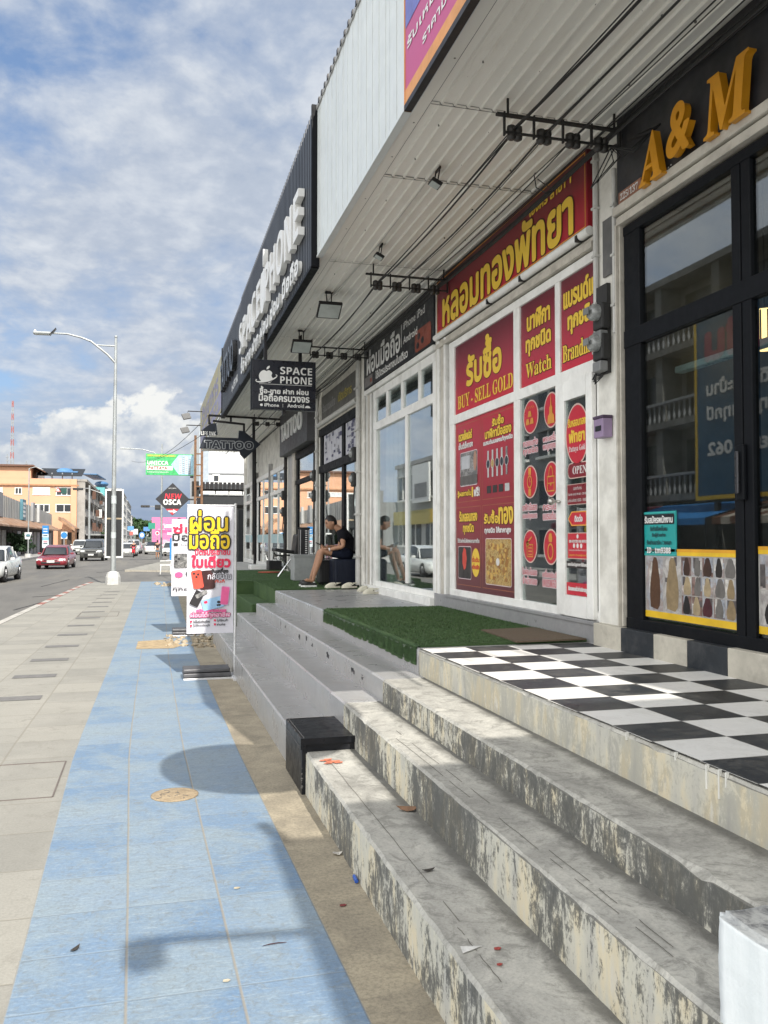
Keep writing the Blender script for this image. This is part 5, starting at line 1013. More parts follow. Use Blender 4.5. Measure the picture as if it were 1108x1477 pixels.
# ---- tattoo shop
tt = thing('tattoo_shop', (WALLX, 19.7, ZF), 'tattoo shop entrance with dark frame and grey shutters', 'shop front')
mb = MB()
for y0, y1 in ((17.95, 18.2), (20.15, 20.4)): vpost(mb, y0, y1, ZF, 3.7, 'frame_black')
for z0, z1 in ((ZF, 1.0), (3.0, 3.1), (3.6, 3.75)): mb.box((WALLX-.03, 17.95, z0), (WALLX+.05, 20.4, z1), 'frame_black')
mb.box((WALLX-.06, 20.4, ZF), (WALLX+.05, 20.75, 3.8), 'shutter_rail', .01); mb.box((WALLX-.03, 20.75, ZF), (WALLX+.05, 21.5, 3.8), 'frame_grey', .01); mb.build('frame', tt)
pane('door', tt, 18.2, 20.15, 1.0, 3.0); pane('transom', tt, 18.2, 20.15, 3.1, 3.6); mb = MB(); room(mb, 17.95, 21.5, 4, 4.2); mb.build('interior', tt)
sg = thing('signboard', (WALLX-.3, 19.7, 4.2), 'grey wall sign with upright white TATTOO letters under the canopy', 'sign')
mb = MB(); mb.box((WALLX-.22, 17.8, 3.78), (WALLX+.05, 21.7, ZS-.03), M('sign_slate', (.062, .062, .068), .5), .01); mb.build('board', sg)
TF = wall_frame(WALLX-.222); mb = MB(); put_text(mb, TF, (-21.3, 4.10, -18.3, 4.52), GB('TATTOO'), 'letter_white', depth=.03); mb.build('letters', sg)
# ---- white shops at the far end
for i, (y0, y1, lab) in enumerate(((21.98, 24.9, 'white walled shop with tall white framed panes beyond the tattoo shop'), (25.1, 28.2, 'second white walled shop with pale framed windows past the tattoo shop'), (28.5, 31.8, 'last white shop at the far end of the terrace, behind the hanging arrow sign'))):
    t = thing('white_shop', (WALLX, (y0+y1)/2, ZF), lab, 'shop front', ); mb = MB()
    ym_ = (y0+y1)/2
    for a in (y0, ym_-.05, y1-.12): vpost(mb, a, a+.12, .9, 3.6, 'frame_white')
    for z0, z1 in ((.88, 1.0), (2.95, 3.05), (3.55, 3.68)): mb.box((WALLX-.02, y0, z0), (WALLX+.05, y1, z1), 'frame_white')
    mb.box((WALLX-.05, y0-.14, .9), (WALLX+.06, y0-.02, 3.9), 'wall_grey'); mb.build('frame', t)
    for a, b in ((y0+.12, ym_-.05), (ym_+.07, y1-.12)): pane('window', t, a, b, 1.0, 2.95); pane('transom', t, a, b, 3.05, 3.55)
    mb = MB(); room(mb, y0, y1, 3.5, 3.7); mb.build('interior', t)
    mb = MB(); M('frost_blue', (.36, .50, .52), .5); o = PF; sheet(mb, wall_frame(WALLX+.006), (-y1+.1, 1.6, -y0-.1, 1.85), 'frost_blue', .002); mb.build('frosted_band', t)
mb = MB(); mb.box((2.3, 22.6, .0), (WALLX-.02, 32, .87), 'plain_concrete'); tag(mb.build('raised_floor'), kind='structure')
# ------------------------------------------------------------------ under the canopy: racks, cables, lamps, pipes, meters
M('grime_black', (.022, .021, .02), .7, var=.4, scale=20); M('ceramic_dark', (.03, .028, .026), .4); M('lamp_face', (.42, .46, .44), .2)
def rack(y, label, xa=2.42, xb=3.34, n=4):
    t = thing('cable_rack', (xa, y, ZS-.1), label, 'cable rack', 'cable racks under the canopy'); z = 4.72
    mb = MB(); mb.box((xa-.06, y-.018, z), (xb, y+.018, z+.016), 'grime_black'); mb.box((xa+.02, y-.006, z), (xa+.035, y+.006, ZS), 'grime_black'); mb.box((xb-.05, y-.006, z), (xb-.035, y+.006, ZS), 'grime_black'); mb.box((xa, y-.02, z-.13), (xb, y-.005, z-.115), 'grime_black')
    for k in range(n+1): x = xa+(xb-xa)*k/n; mb.box((x-.006, y-.012, z-.14), (x+.006, y+.012, z+.03), 'grime_black')
    mb.build('frame', t)
    for k in range(n):
        x = xa+(xb-xa)*(k+.32)/n; mb = MB()
        for j in range(2): mb.lathe([(.014, -.08), (.032, -.07), (.034, -.045), (.018, -.03), (.034, -.012), (.032, .02), (.014, .03)], (x+.05*j-.02, y, z-.09), 'ceramic_dark', 9)
        mb.build('insulator', t)
rack(5.6, 'black cable rack hung under the canopy beside the white pillar and the red signboard'); rack(9.42, 'cable rack hung between the red signboard and the black phone signboard'); rack(13.25, 'cable rack hung beside the SPACE PHONE hanging sign')
rack(17.3, 'small cable rack over the dark doorway behind the SPACE PHONE sign', 2.5, 3.3); rack(21.6, 'cable rack above the point of the hanging arrow sign', 2.5, 3.3, 3)
cb = thing('cable_bundle', (3, 10, ZS-.15), 'bundle of black power cables strung from rack to rack below the canopy', 'cables')
R = random.Random(11); YS = (1.2, 5.6, 9.42, 13.25, 17.3, 21.6, 31)
for k in range(13):
    x0 = (2.50, 2.74, 2.97, 3.20)[k % 4]+R.uniform(-.03, .04) if k < 9 else R.uniform(3.2, 3.36); z0 = 4.66-R.uniform(0, .05)+(.14 if k >= 9 else 0); r = R.choice([.004, .005, .006, .008]); pts = []
    for a, b in zip(YS[:-1], YS[1:]):
        sg_ = R.uniform(.01, .06); dx = R.uniform(-.04, .04)
        for i in range(8): q = i/8; pts.append((x0+dx*math.sin(PI*q), a+(b-a)*q, z0-sg_*4*q*(1-q)+.03*R.uniform(-.1, .1)))
    mb = MB(); mb.tube(pts, r, 'cable_black', 6); mb.build('cable', cb)
mb = MB()
for k in range(5):
    y = R.uniform(5.2, 5.9); pts = [(3.2+.12*R.random(), 5.6, 4.6), (3.25, y, 4.48-.1*R.random()), (3.36, y-.15, 4.55), (3.38, 5.8, 4.7)]; mb.tube(pts, .006, 'cable_black', 5)
mb.tube([(3.36, 5.60, 4.72), (3.385, 5.62, 4.60), (3.385, 5.63, 4.2), (3.385, 5.69, 4.1)], .009, 'cable_black', 6)
mb.tube([(2.98, 6.3, 4.65), (2.95, 6.2, 4.5), (2.99, 6.1, 4.42), (3.08, 6.15, 4.47), (3.06, 6.4, 4.66)], .005, 'cable_black', 5); mb.build('loose_cable', cb)
def flood(p, label, wd=.15, tilt=-.55, spot=False):
    t = thing('floodlight', p, label, 'floodlight'); x, y, z = p; mb = MB()
    if spot:
        for s in (-.055, .055): mb.bar((x, y+s, z+.03), (x-.02, y+s, z-.09), .010, .010, 'steel_dark')
        mb.bar((x, y-.055, z+.02), (x, y+.055, z+.02), .016, .016, 'steel_dark'); mb.build('bracket', t)
        mb = MB(); mb.obox((x-.025, y, z-.10), (.045, 0, -.022), (0, .058, 0), (.008, 0, .014), 'steel_dark', .006); h = mb.build('head', t); mb = MB(); mb.obox((x-.033, y, z-.115), (.036, 0, -.018), (0, .047, 0), (.0008, 0, .0016), 'lamp_face'); mb.build('lens', h)
    else:
        for s in (-.035, .035): mb.bar((x+s, y+.02, ZS), (x+s*.7, y, z), .013, .013, 'steel_dark')
        mb.box((x-.05, y-.01, ZS-.02), (x+.05, y+.05, ZS-.004), 'steel_dark'); mb.build('bracket', t)
        mb = MB(); ax = Vector((wd, 0, 0)); ay = Vector((0, .13*math.cos(tilt), .13*math.sin(tilt))); az = ax.cross(ay).normalized()*.022
        mb.obox((x, y, z-.02), ax, ay, az, 'steel_dark', .008); h = mb.build('head', t)
        mb = MB(); mb.obox(Vector((x, y, z-.02))-az*1.05, ax*.88, ay*.86, az*.05, 'lamp_face'); mb.build('lens', h)
c = wz(4.70, 475, 437); flood((c.x, c.y, 4.63), 'rectangular black floodlight under the canopy above the phone shop'); c = wz(4.7, 435, 490); flood((c.x, c.y, 4.62), 'black floodlight hanging just above the SPACE PHONE sign')
c = wz(4.78, 632, 255); flood((c.x, c.y, 4.82), 'small square spotlight on the canopy before the red signboard', spot=True); c = wz(4.78, 550, 362); flood((c.x, c.y, 4.82), 'small square spotlight farther along the canopy, by the second cable rack', spot=True)
mb = MB(); mb.tube([(2.32, 6.75, ZS-.012), (2.33, 8.69, ZS-.012), (2.25, 10.8, ZS-.012), (2.24, 12.9, ZS-.012)], .008, 'pipe_white', 6); tag(mb.build('conduit'), 'thin pale conduit linking the canopy lights', 'conduit')
# pillar with pipes, meters and letterbox
for u, r, z1, lab in ((860, .022, 4.75, 'left white conduit running down the pillar behind the meters'), (887, .018, 4.5, 'right white conduit on the pillar edge, ending beside the meters')):
    p = wx(WALLX-.035, u, 420); mb = MB(); zb = 2.95 if u == 860 else wx(WALLX-.035, 887, 480).z
    mb.tube([(WALLX-.035, p.y, zb), (WALLX-.035, p.y, z1)], r, 'pipe_white', 10)
    for z in np.arange(zb+.2, z1, .38): mb.box((WALLX-.06, p.y-r*1.3, z), (WALLX-.01, p.y+r*1.3, z+.018), 'pipe_white')
    tag(mb.build('conduit_pipe'), lab, 'pipe')
p = wx(WALLX-.03, 877, 400); mb = MB(); mb.box((WALLX-.018, p.y-.07, 3.72), (WALLX-.03, p.y+.075, 4.16), M('slate_grey', (.10, .10, .10), .7, dirt=(.2, .19, .17), dscale=4)); tag(mb.build('blank_plate'), 'grey blank plate on the white pillar above the electric meters', 'plate')
bd = thing('meter_board', (WALLX-.03, 5.88, 3.1), 'black backing board with hanging wires below the electric meters', 'meter board')
mb = MB(); a = wx(WALLX-.03, 858, 430); b_ = wx(WALLX-.03, 879, 537); mb.box((WALLX-.045, b_.y, b_.z), (WALLX-.012, a.y, 3.66), M('board_black', (.02, .02, .02), .6)); mb.build('board', bd)
mb = MB(); y0 = (a.y+b_.y)/2
for k in range(3): mb.tube([(WALLX-.05, y0-.05+.04*k, b_.z+.12), (WALLX-.08, y0+.06-.02*k, b_.z-.03-.02*k), (WALLX-.06, y0-.06, b_.z-.02), (WALLX-.04, y0-.1, b_.z+.08)], .006, 'cable_black', 6)
mb.build('wire', bd)
M('meter_grey', (.17, .175, .175), .5); M('meter_glass', (.24, .25, .245), .12, spec=.8, var=.35, scale=25)
for vv, lab in ((455, 'upper electric meter with a clear dome on the white pillar'), (499, 'lower electric meter just above the white shop door')):
    c = wx(WALLX-.10, 863, vv); t = thing('electric_meter', c, lab, 'electric meter'); mb = MB(); mb.box((c.x-.01, c.y-.075, c.z-.11), (c.x+.06, c.y+.075, c.z+.09), 'board_black', .015); mb.box((c.x-.02, c.y-.06, c.z-.20), (c.x+.05, c.y+.06, c.z-.12), 'meter_grey', .01); mb.build('case', t)
    mb = MB(); n = 16; pr = [(.066, 0), (.064, .045), (.048, .065), (.0, .07)]; vs = [(c.x-.01-h, c.y+r*math.cos(2*PI*k/n), c.z+.02+r*math.sin(2*PI*k/n)) for r, h in pr for k in range(n)]
    mb.add(vs, [(i*n+k, i*n+(k+1) % n, (i+1)*n+(k+1) % n, (i+1)*n+k) for i in range(3) for k in range(n)], 'meter_glass', True); mb.build('dome', t)
    mb = MB(); mb.box((c.x-.108, c.y-.04, c.z), (c.x-.10, c.y+.04, c.z+.05), 'meter_grey'); mb.build('dial', t)
t = thing('letter_box', (WALLX-.06, 6.0, 2.5), 'small lilac box with a dark lid on the door edge', 'letter box'); a = wx(WALLX-.06, 863, 606); b_ = wx(WALLX-.06, 877, 630)
mb = MB(); mb.box((WALLX-.10, b_.y, b_.z), (WALLX-.02, a.y, a.z), M('lilac', (.26, .19, .30), .5), .006); mb.build('box', t)
mb = MB(); mb.box((WALLX-.106, b_.y-.006, a.z), (WALLX-.02, a.y+.006, a.z+.022), M('lid_plum', (.06, .035, .07), .5), .004); mb.box((WALLX-.104, b_.y+.03, b_.z+.05), (WALLX-.099, a.y-.03, b_.z+.09), 'sign_black'); mb.build('lid', t)
for y, lab in ((13.82, 'white drain pipe on the pillar left of the phone shop'), (13.93, 'second thinner pipe on the pillar beside the dark framed shop'), (17.5, 'pipe on the pillar beside the tattoo shop'), (21.76, 'tangled black pipe on the pillar before the white shops'), (28.3, 'dark pole beside the last white shop')):
    mb = MB(); m = 'pipe_white' if y < 18 else 'steel_dark'; mb.tube([(WALLX-.06, y, .95 if y < 28 else .9), (WALLX-.06, y, 4.75)], .04 if y != 13.93 else .025, m, 10)
    for z in np.arange(1.4, 4.7, .7): mb.box((WALLX-.11, y-.05, z), (WALLX, y+.05, z+.03), m)
    tag(mb.build('wall_pipe'), lab, 'pipe')
bxs = ((13.95, 3.0), (17.55, 2.9), (21.8, 2.7))
for (y, z), lab in zip(bxs, ('weathered electric meter on the pillar beside the phone shop', 'electric meter on the pillar beside the seated man', 'black electric meter beside the tattoo entrance')):
    t = thing('electric_meter', (WALLX-.1, y, z), lab, 'electric meter')
    for dz in (0, -.42): mb = MB(); mb.box((WALLX-.15, y-.08, z+dz), (WALLX-.06, y+.08, z+.24+dz), 'board_black', .02); h = mb.build('case', t); mb = MB(); mb.ball((WALLX-.155, y, z+.13+dz), (.05, .06, .07), 'meter_glass', 12, 8); mb.build('dome', h)
    mb = MB(); mb.tube([(WALLX-.1, y, z-.42), (WALLX-.13, y-.06, z-.7), (WALLX-.08, y+.03, z-1.1), (WALLX-.1, y, z-1.5)], .012, 'cable_black', 6); mb.build('wire', t)

# ------------------------------------------------------------------ hanging signs
YS_ = 13.0; r = frect(YS_, 364, 517.5, 455.5, 593)
sp = thing('hanging_sign', ((r[0]+r[2])/2, YS_, r[3]), 'black SPACE PHONE lightbox with a white fruit logo hanging from the canopy', 'hanging sign')
mb = MB(); mb.box((r[0], YS_, r[1]), (r[2], YS_+.13, r[3]), M('box_navy', (.008, .010, .018), .3, var=.1), .006); mb.box((r[0]-.012, YS_+.006, r[1]-.012), (r[0], YS_+.135, r[3]+.012), 'frame_black'); mb.build('box', sp)
SF = face_frame(YS_); mb = MB()
x0, z0, x1, z1 = r; fx = lambda a: x0+(x1-x0)*a; fz = lambda b: z0+(z1-z0)*b
put_text(mb, SF, sub(r, .435, .72, .94, .87), GB('SPACE'), 'letter_white'); put_text(mb, SF, sub(r, .435, .53, .94, .68), GB('PHONE'), 'letter_white')
cx, cz, s = fx(.22), fz(.66), (x1-x0)*.11
def applish(cx, cz, s, n=40, bite=False):
    out = []
    for i in range(n):
        t = 2*PI*i/n; rr = s*(1+.06*math.cos(2*t)); x, y = rr*math.cos(t), rr*1.02*math.sin(t)
        if y > 0: y -= .20*s*math.exp(-(x/(.22*s))**2)
        else: y += .13*s*math.exp(-(x/(.2*s))**2)
        if bite and x > .5*s: x -= .35*s*math.exp(-((y-.12*s)/(.34*s))**2)
        out.append((cx+x, cz+y))
    return out
patch(mb, SF, applish(cx, cz, s, 44, True), 'letter_white', .004)
lf = [(cx+.02+.05*a*s*10-.0, cz+s*1.05+b*s) for a, b in ((0, 0), (.25, .1), (.42, .38), (.46, .62), (.2, .5), (.02, .24))]
patch(mb, SF, [(cx+s*(.0+.55*a), cz+s*(1.0+.62*b)) for a, b in ((0, 0), (.45, .08), (.8, .45), (.85, .9), (.4, .75), (.05, .4))], 'letter_white', .004)
og = [(s*1.55*math.cos(t), s*.42*math.sin(t)) for t in np.linspace(PI*.86, PI*2.14, 26)]; ig = [(x*.93, y*.80+.0) for x, y in og]; tl_ = math.radians(16)
rotp = lambda P: [(cx+x*math.cos(tl_)-y*math.sin(tl_), cz-.25*s+x*math.sin(tl_)+y*math.cos(tl_)) for x, y in P]
o2 = rotp([(x*1.03, y*1.25) for x, y in og]); i2 = rotp([(x*.97, y*.62) for x, y in og])
for a in range(len(o2)-1): patch(mb, SF, [o2[a], o2[a+1], i2[a+1], i2[a]], 'letter_white', .007)
o3 = rotp([(x*1.06, y*1.55) for x, y in og]); i3 = rotp([(x*1.03, y*1.25) for x, y in og])
for a in range(4, len(o3)-5): patch(mb, SF, [o3[a], o3[a+1], i3[a+1], i3[a]], 'box_navy', .006)
sheet(mb, SF, sub(r, .11, .505, .94, .512), 'letter_white', .003)
put_text(mb, SF, sub(r, .12, .32, .88, .46), 'ซื้อ-ขาย ฝาก ผ่อน', 'letter_white', bold=.0035); put_text(mb, SF, sub(r, .105, .165, .895, .315), 'มือถือครบวงจร', 'letter_white', bold=.0045)
put_text(mb, SF, sub(r, .19, .055, .415, .12), 'iPhone', 'letter_white', bold=.0015); put_text(mb, SF, sub(r, .55, .055, .81, .125), 'Android', 'letter_white', bold=.0015); sheet(mb, SF, sub(r, .475, .05, .48, .12), 'letter_white', .003)
patch(mb, SF, applish(fx(.145), fz(.085), (x1-x0)*.022, 20, True), 'letter_white', .004); patch(mb, SF, [(fx(.87)+.042*math.cos(t), fz(.055)+.034*math.sin(t)) for t in np.linspace(0, PI, 14)], 'letter_white', .004); mb.build('print', sp)
mb = MB()
for u in (383, 433): p = wy(YS_+.06, u, 517); mb.box((p.x-.025, YS_+.035, r[3]), (p.x+.025, YS_+.085, ZS), 'steel_dark')
mb.build('hanger', sp); mb = MB(); mb.box((fx(.48), YS_+.04, r[1]-.07), (fx(.53), YS_+.09, r[1]), 'steel_dark'); mb.build('cable_gland', sp)
# arrow sign
YT = 21.9; P = [wy(YT, u, v) for u, v in ((288, 646), (294, 630), (344, 632), (345, 621), (352, 622), (376, 641), (353, 662), (347, 655), (346, 650.5))]
tsn = thing('hanging_sign', (P[0].x+.8, YT, P[0].z), 'black arrow shaped hanging sign with outlined TATTOO letters pointing right', 'hanging sign')
mb = MB(); mb.prism([(p.x, p.z) for p in P], face_frame(YT), -.14, M('arrow_navy', (.010, .014, .024), .35)); mb.build('arrow', tsn)
AF2 = face_frame(YT); r = frect(YT, 295.5, 635.5, 365, 648)
mb = MB(); put_text(mb, AF2, r, GB('TATTOO'), M('outline_grey', (.30, .31, .32), .4), bold=.022, z=.003); put_text(mb, AF2, r, GB('TATTOO'), 'arrow_navy', z=.008); mb.build('letters', tsn)
mb = MB(); pa, pb_ = wy(YT+.07, 301, 599), wy(YT+.07, 420, 606)
mb.bar(pa, pb_, .05, .05, 'steel_dark'); mb.bar(pa, wy(YT+.07, 302, 612), .05, .05, 'steel_dark'); mb.bar(wy(YT+.07, 333, 600), wy(YT+.07, 333, 608), .05, .05, 'steel_dark'); mb.bar(wy(YT+.07, 307, 607), wy(YT+.07, 352, 612), .07, .05, 'steel_dark'); mb.bar(wy(YT+.07, 352, 611), wy(YT+.07, 352, 624), .05, .05, 'steel_dark'); mb.bar(wy(YT+.07, 366, 602), wy(YT+.07, 366, 800), .07, .07, 'steel_dark'); mb.build('hanger', tsn)
YL = 23.5; r = frect(YL, 290, 622, 311, 628); t = thing('hanging_sign', (r[0], YL, r[1]), 'small slanted dark sign with white LIFE INK letters above the arrow sign', 'hanging sign')
mb = MB(); P = [wy(YL, u, v) for u, v in ((288, 629), (290, 621), (304, 611), (312, 610), (314, 627))]; mb.prism([(p.x, p.z) for p in P], face_frame(YL), -.06, 'arrow_navy'); mb.build('board', t); mb = MB(); put_text(mb, face_frame(YL), r, GB('LIFE INK'), 'letter_white', z=.004); mb.build('letters', t); mb = MB(); mb.tube([(P[2].x, YL+.02, P[2].z), (P[2].x, YL+.02, ZS)], .015, 'steel_dark', 6); mb.build('hanger', t)
for k, (u, v, y) in enumerate(((271, 598, 30.0), (269, 618, 31.0))):
    p = wy(y, u, v); t = thing('arm_lamp', (EX, y, p.z), ('upper' if k == 0 else 'lower')+' arm lamp reaching out from the far end of the yellow fascia', 'lamp'); mb = MB(); mb.tube([(EX, y, p.z+.12), (p.x, y, p.z+.12), (p.x-.02, y, p.z)], .018, 'steel_dark', 6); mb.build('arm', t); mb = MB(); mb.obox((p.x-.05, y, p.z-.06), (.13, 0, .03), (0, .1, 0), (-.04, 0, .09), M('lamp_grey', (.16, .16, .16), .5), .01); mb.build('head', t)

# ------------------------------------------------------------------ banners with weighted feet
M('banner_white', (.62, .61, .66), .6, var=.04); M('pole_white', (.60, .60, .60), .35, .3); M('ink_black', (.02, .018, .02), .5); M('ink_red', (.62, .02, .07), .5, var=.04); M('ink_pink', (.66, .10, .26), .5); M('ink_yellow', (.74, .50, .01), .45, var=.04); M('case_red', (.66, .08, .05), .4); M('sky_card', (.28, .46, .66), .4); M('steel_plate', (.10, .10, .105), .5, .3, dirt=(.03, .03, .03), dscale=8)
def banner(Y, uL, vT, uR, vB, vG, label, extra):
    a, b = wy(Y, uL, vT), wy(Y, uR, vB); t = thing('flag_banner', (b.x, Y, 0), label, 'banner'); r = (a.x, b.z, b.x, a.z); n = 9; m = 14; vs = []
    for j in range(m+1):
        for i in range(n+1):
            x = r[0]+(r[2]-r[0])*i/n; z = r[1]+(r[3]-r[1])*j/m; vs.append((x, Y+.006*math.sin(i*.8+j*.35)*(1-i/n)-.0, z))
    k = len(vs); back = [(x, y+.004, z) for x, y, z in vs]
    fs = [(j*(n+1)+i, j*(n+1)+i+1, (j+1)*(n+1)+i+1, (j+1)*(n+1)+i) for j in range(m) for i in range(n)]; mb = MB(); mb.add(vs+back, fs+[tuple(k+q for q in f[::-1]) for f in fs], 'banner_white', True); mb.build('cloth', t)
    F = face_frame(Y-.012); mb = MB(); extra(mb, F, r); mb.build('print', t)
    mb = MB(); px_ = r[2]+.022; mb.tube([(px_, Y+.01, .02), (px_, Y+.01, r[3]+.04)], .016, 'pole_white', 10); mb.tube([(r[0], Y+.01, r[3]+.012), (px_, Y+.01, r[3]+.012)], .010, 'pole_white', 8); mb.build('pole', t)
    mb = MB(); mb.box((px_-.62, Y-.10, .0), (px_+.10, Y-.05, .022), 'pole_white', .004); mb.box((px_-.04, Y-.28, .0), (px_+.04, Y+.25, .03), 'pole_white', .004); mb.build('foot', t)
    mb = MB(); mb.box((px_-.62, Y-.05, .025), (px_-.05, Y+.32, .075), 'steel_plate', .012); mb.box((px_-.62, Y-.03, .08), (px_-.06, Y+.30, .125), 'steel_plate', .012); tag(mb.build('ballast_plate'), 'stack of dark steel plates weighing down the foot of the '+('front' if Y < 12 else 'rear')+' white banner', 'ballast')
def front_print(mb, F, r):
    for rr, s in ((sub(r, .06, .805, .86, .965), 'ผ่อน'), (sub(r, .05, .665, .90, .815), 'มือถือ')):
        put_text(mb, F, rr, s, 'ink_black', bold=.024, z=.002); put_text(mb, F, rr, s, 'ink_yellow', bold=.0055, z=.005)
    put_text(mb, F, sub(r, .17, .617, .92, .665), 'บัตรประชาชน', 'ink_red', bold=.003); put_text(mb, F, sub(r, .10, .520, .92, .612), 'ใบเดียว', 'ink_red', bold=.008)
    put_text(mb, F, sub(r, .52, .475, .88, .515), 'รับเครื่อง', 'ink_black', bold=.004); put_text(mb, F, sub(r, .44, .425, .94, .480), 'กลับบ้าน', 'ink_black', bold=.007, z=.002); put_text(mb, F, sub(r, .44, .425, .94, .480), 'กลับบ้าน', 'banner_white', bold=.001, z=.005); put_text(mb, F, sub(r, .60, .398, .80, .42), 'ทันที', 'case_red', bold=.002)
    x0, z0, x1, z1 = r; W, H = x1-x0, z1-z0
    def rot(cx, cz, w, h, a, rad=.012): 
        P = rrect(-w/2, -h/2, w/2, h/2, rad); return [(x0+W*cx+x*math.cos(a)-y*math.sin(a), z0+H*cz+x*math.sin(a)+y*math.cos(a)) for x, y in P]
    M('case_dark', (.05, .012, .012), .4, var=.4); M('flash_pink', (.62, .18, .40), .4, var=.3)
    patch(mb, F, rot(.42, .42, .19, .23, .08, .03), 'case_dark', .003); patch(mb, F, rot(.22, .425, .125, .225, .17, .025), 'case_red', .005)
    for a, b in ((-.03, .07), (.02, .06), (.0, .03)): patch(mb, F, ell(x0+W*.20+a, z0+H*.425+b, .014, .014, 12), 'ink_black', .007)
    patch(mb, F, rot(.21, .275, .19, .11, 1.1, .012), 'ink_black', .0075); patch(mb, F, rot(.31, .31, .15, .05, .5, .01), 'photo_grey', .0085)
    patch(mb, F, rot(.55, .235, .26, .135, .22, .012), 'sky_card', .0095); patch(mb, F, rot(.40, .245, .04, .03, .22, .005), 'ink_red', .0105); patch(mb, F, ell(x0+W*.68, z0+H*.245, .022, .018, 12), 'ink_black', .0105); patch(mb, F, rot(.68, .222, .05, .022, .1, .008), 'ink_black', .0105)
    patch(mb, F, rot(.81, .295, .10, .225, -.10, .018), 'flash_pink', .0098); patch(mb, F, rot(.81, .295, .085, .205, -.10, .014), 'ink_pink', .0106)
    put_text(mb, F, sub(r, .20, .168, .84, .195), 'สมัครไม่ผ่านจบเลย', 'ink_pink', bold=.004); put_text(mb, F, sub(r, .08, .118, .92, .168), 'ผ่อนได้ทุกอาชีพ', 'ink_black', bold=.011, z=.002); put_text(mb, F, sub(r, .08, .118, .92, .168), 'ผ่อนได้ทุกอาชีพ', 'ink_pink', bold=.008, z=.0045); put_text(mb, F, sub(r, .08, .118, .92, .168), 'ผ่อนได้ทุกอาชีพ', 'banner_white', bold=.0, z=.008)
    for cx, cz, w, s in ((.09, .092, .40, 'ไม่ใช้สลิปเงินเดือน'), (.60, .098, .28, 'ไม่ใช้คนค้ำ'), (.09, .060, .40, 'ไม่เช็คเครดิตบูโร'), (.60, .066, .22, 'ผ่านง่าย')):
        patch(mb, F, ell(x0+W*cx, z0+H*cz+.006, .014, .014, 12), 'ink_red', .004); put_text(mb, F, (x0+W*(cx+.045), z0+H*cz-.010, x0+W*(cx+w), z0+H*cz+.022), s, 'ink_black', bold=.001)
def rear_print(mb, F, r):
    put_text(mb, F, sub(r, .04, .83, .96, .95), 'ซ่อม', 'ink_red', bold=.008); put_text(mb, F, sub(r, .02, .73, .98, .83), 'มือถือ', 'ink_black', bold=.004)
    x0, z0, x1, z1 = r; W, H = x1-x0, z1-z0
    put_text(mb, F, sub(r, .25, .665, .9, .695), 'โปรโมชั่นพิเศษ', 'ink_black'); sheet(mb, F, sub(r, .05, .66, .17, .70), 'ink_black')
    patch(mb, F, rrect(x0+W*.52, z0+H*.36, x0+W*.95, z0+H*.60, .02), 'ink_black', .003); patch(mb, F, rrect(x0+W*.06, z0+H*.37, x0+W*.45, z0+H*.56, .03), 'photo_grey', .0025)
    for a, b in ((.12, .52), (.2, .49), (.12, .46)): patch(mb, F, ell(x0+W*a, z0+H*b, .022, .022, 12), 'ink_black', .004)
    patch(mb, F, ell(x0+W*.2, z0+H*.28, .07, .05, 16), 'ink_pink', .003); patch(mb, F, ell(x0+W*.5, z0+H*.29, .07, .06, 16), 'ink_black', .003); put_text(mb, F, sub(r, .05, .105, .30, .13), 'ซ่อม', 'ink_black'); put_text(mb, F, sub(r, .04, .06, .96, .10), 'ทุกอาการ', 'ink_black', bold=.002)
banner(10.75, 270.5, 730, 336.5, 912.5, 978, 'front white flag banner with yellow black-edged Thai words and phone pictures', front_print)
banner(15.6, 248, 750.5, 299, 859, 905, 'rear white flag banner with red Thai word, partly behind the front banner', rear_print)

# ------------------------------------------------------------------ what stands in front of the shops
ZT = SZ[3]+.025; YM = 14.25
M('skin', (.36, .19, .115), .55, var=.1, scale=20); M('hair_black', (.012, .010, .010), .6, var=.3, scale=60); M('shirt_black', (.007, .007, .010), .9, var=.3, scale=12, spec=.15); M('shorts_navy', (.010, .013, .026), .9, var=.3, scale=12, spec=.15); M('shoe_black', (.018, .018, .018), .5); M('clog_cream', (.56, .53, .43), .55); M('suitcase_navy', (.007, .010, .022), .5, var=.2, spec=.25); M('suitcase_black', (.010, .010, .011), .45)
def suitcase(x0, x1, y0, y1, z0, z1, m, label):
    t = thing('suitcase', ((x0+x1)/2, (y0+y1)/2, z0), label, 'suitcase'); mb = MB(); mb.box((x0, y0, z0+.03), (x1, y1, z1), m, .03); mb.build('shell', t)
    mb = MB()
    for k in range(5): y = y0-.004; x = x0+(x1-x0)*(k+1)/6; mb.box((x-.006, y, z0+.08), (x+.006, y+.012, z1-.06), m)
    mb.build('rib', t)
    for x in (x0+.06, x1-.06):
        for y in (y0+.05, y1-.05): mb = MB(); mb.tube([(x, y-.012, z0+.025), (x, y+.012, z0+.025)], .025, 'steel_dark', 12); mb.build('caster', t)
    mb = MB(); xm = (x0+x1)/2; mb.tube([(xm-.07, (y0+y1)/2, z1), (xm-.07, (y0+y1)/2, z1+.02), (xm+.07, (y0+y1)/2, z1+.02), (xm+.07, (y0+y1)/2, z1)], .01, 'steel_dark', 8); mb.build('handle', t)
a = wy(YM, 479, 845); b_ = wy(YM, 515, 806); suitcase(a.x, b_.x, YM-.2, YM+.25, ZT, b_.z, 'suitcase_navy', 'navy suitcase the seated man uses as a stool')
a = wy(YM+.3, 461, 845); b_ = wy(YM+.3, 482, 808); suitcase(a.x, b_.x, YM+.28, YM+.62, ZT, b_.z, 'suitcase_black', 'black suitcase standing behind the calves of the seated man')

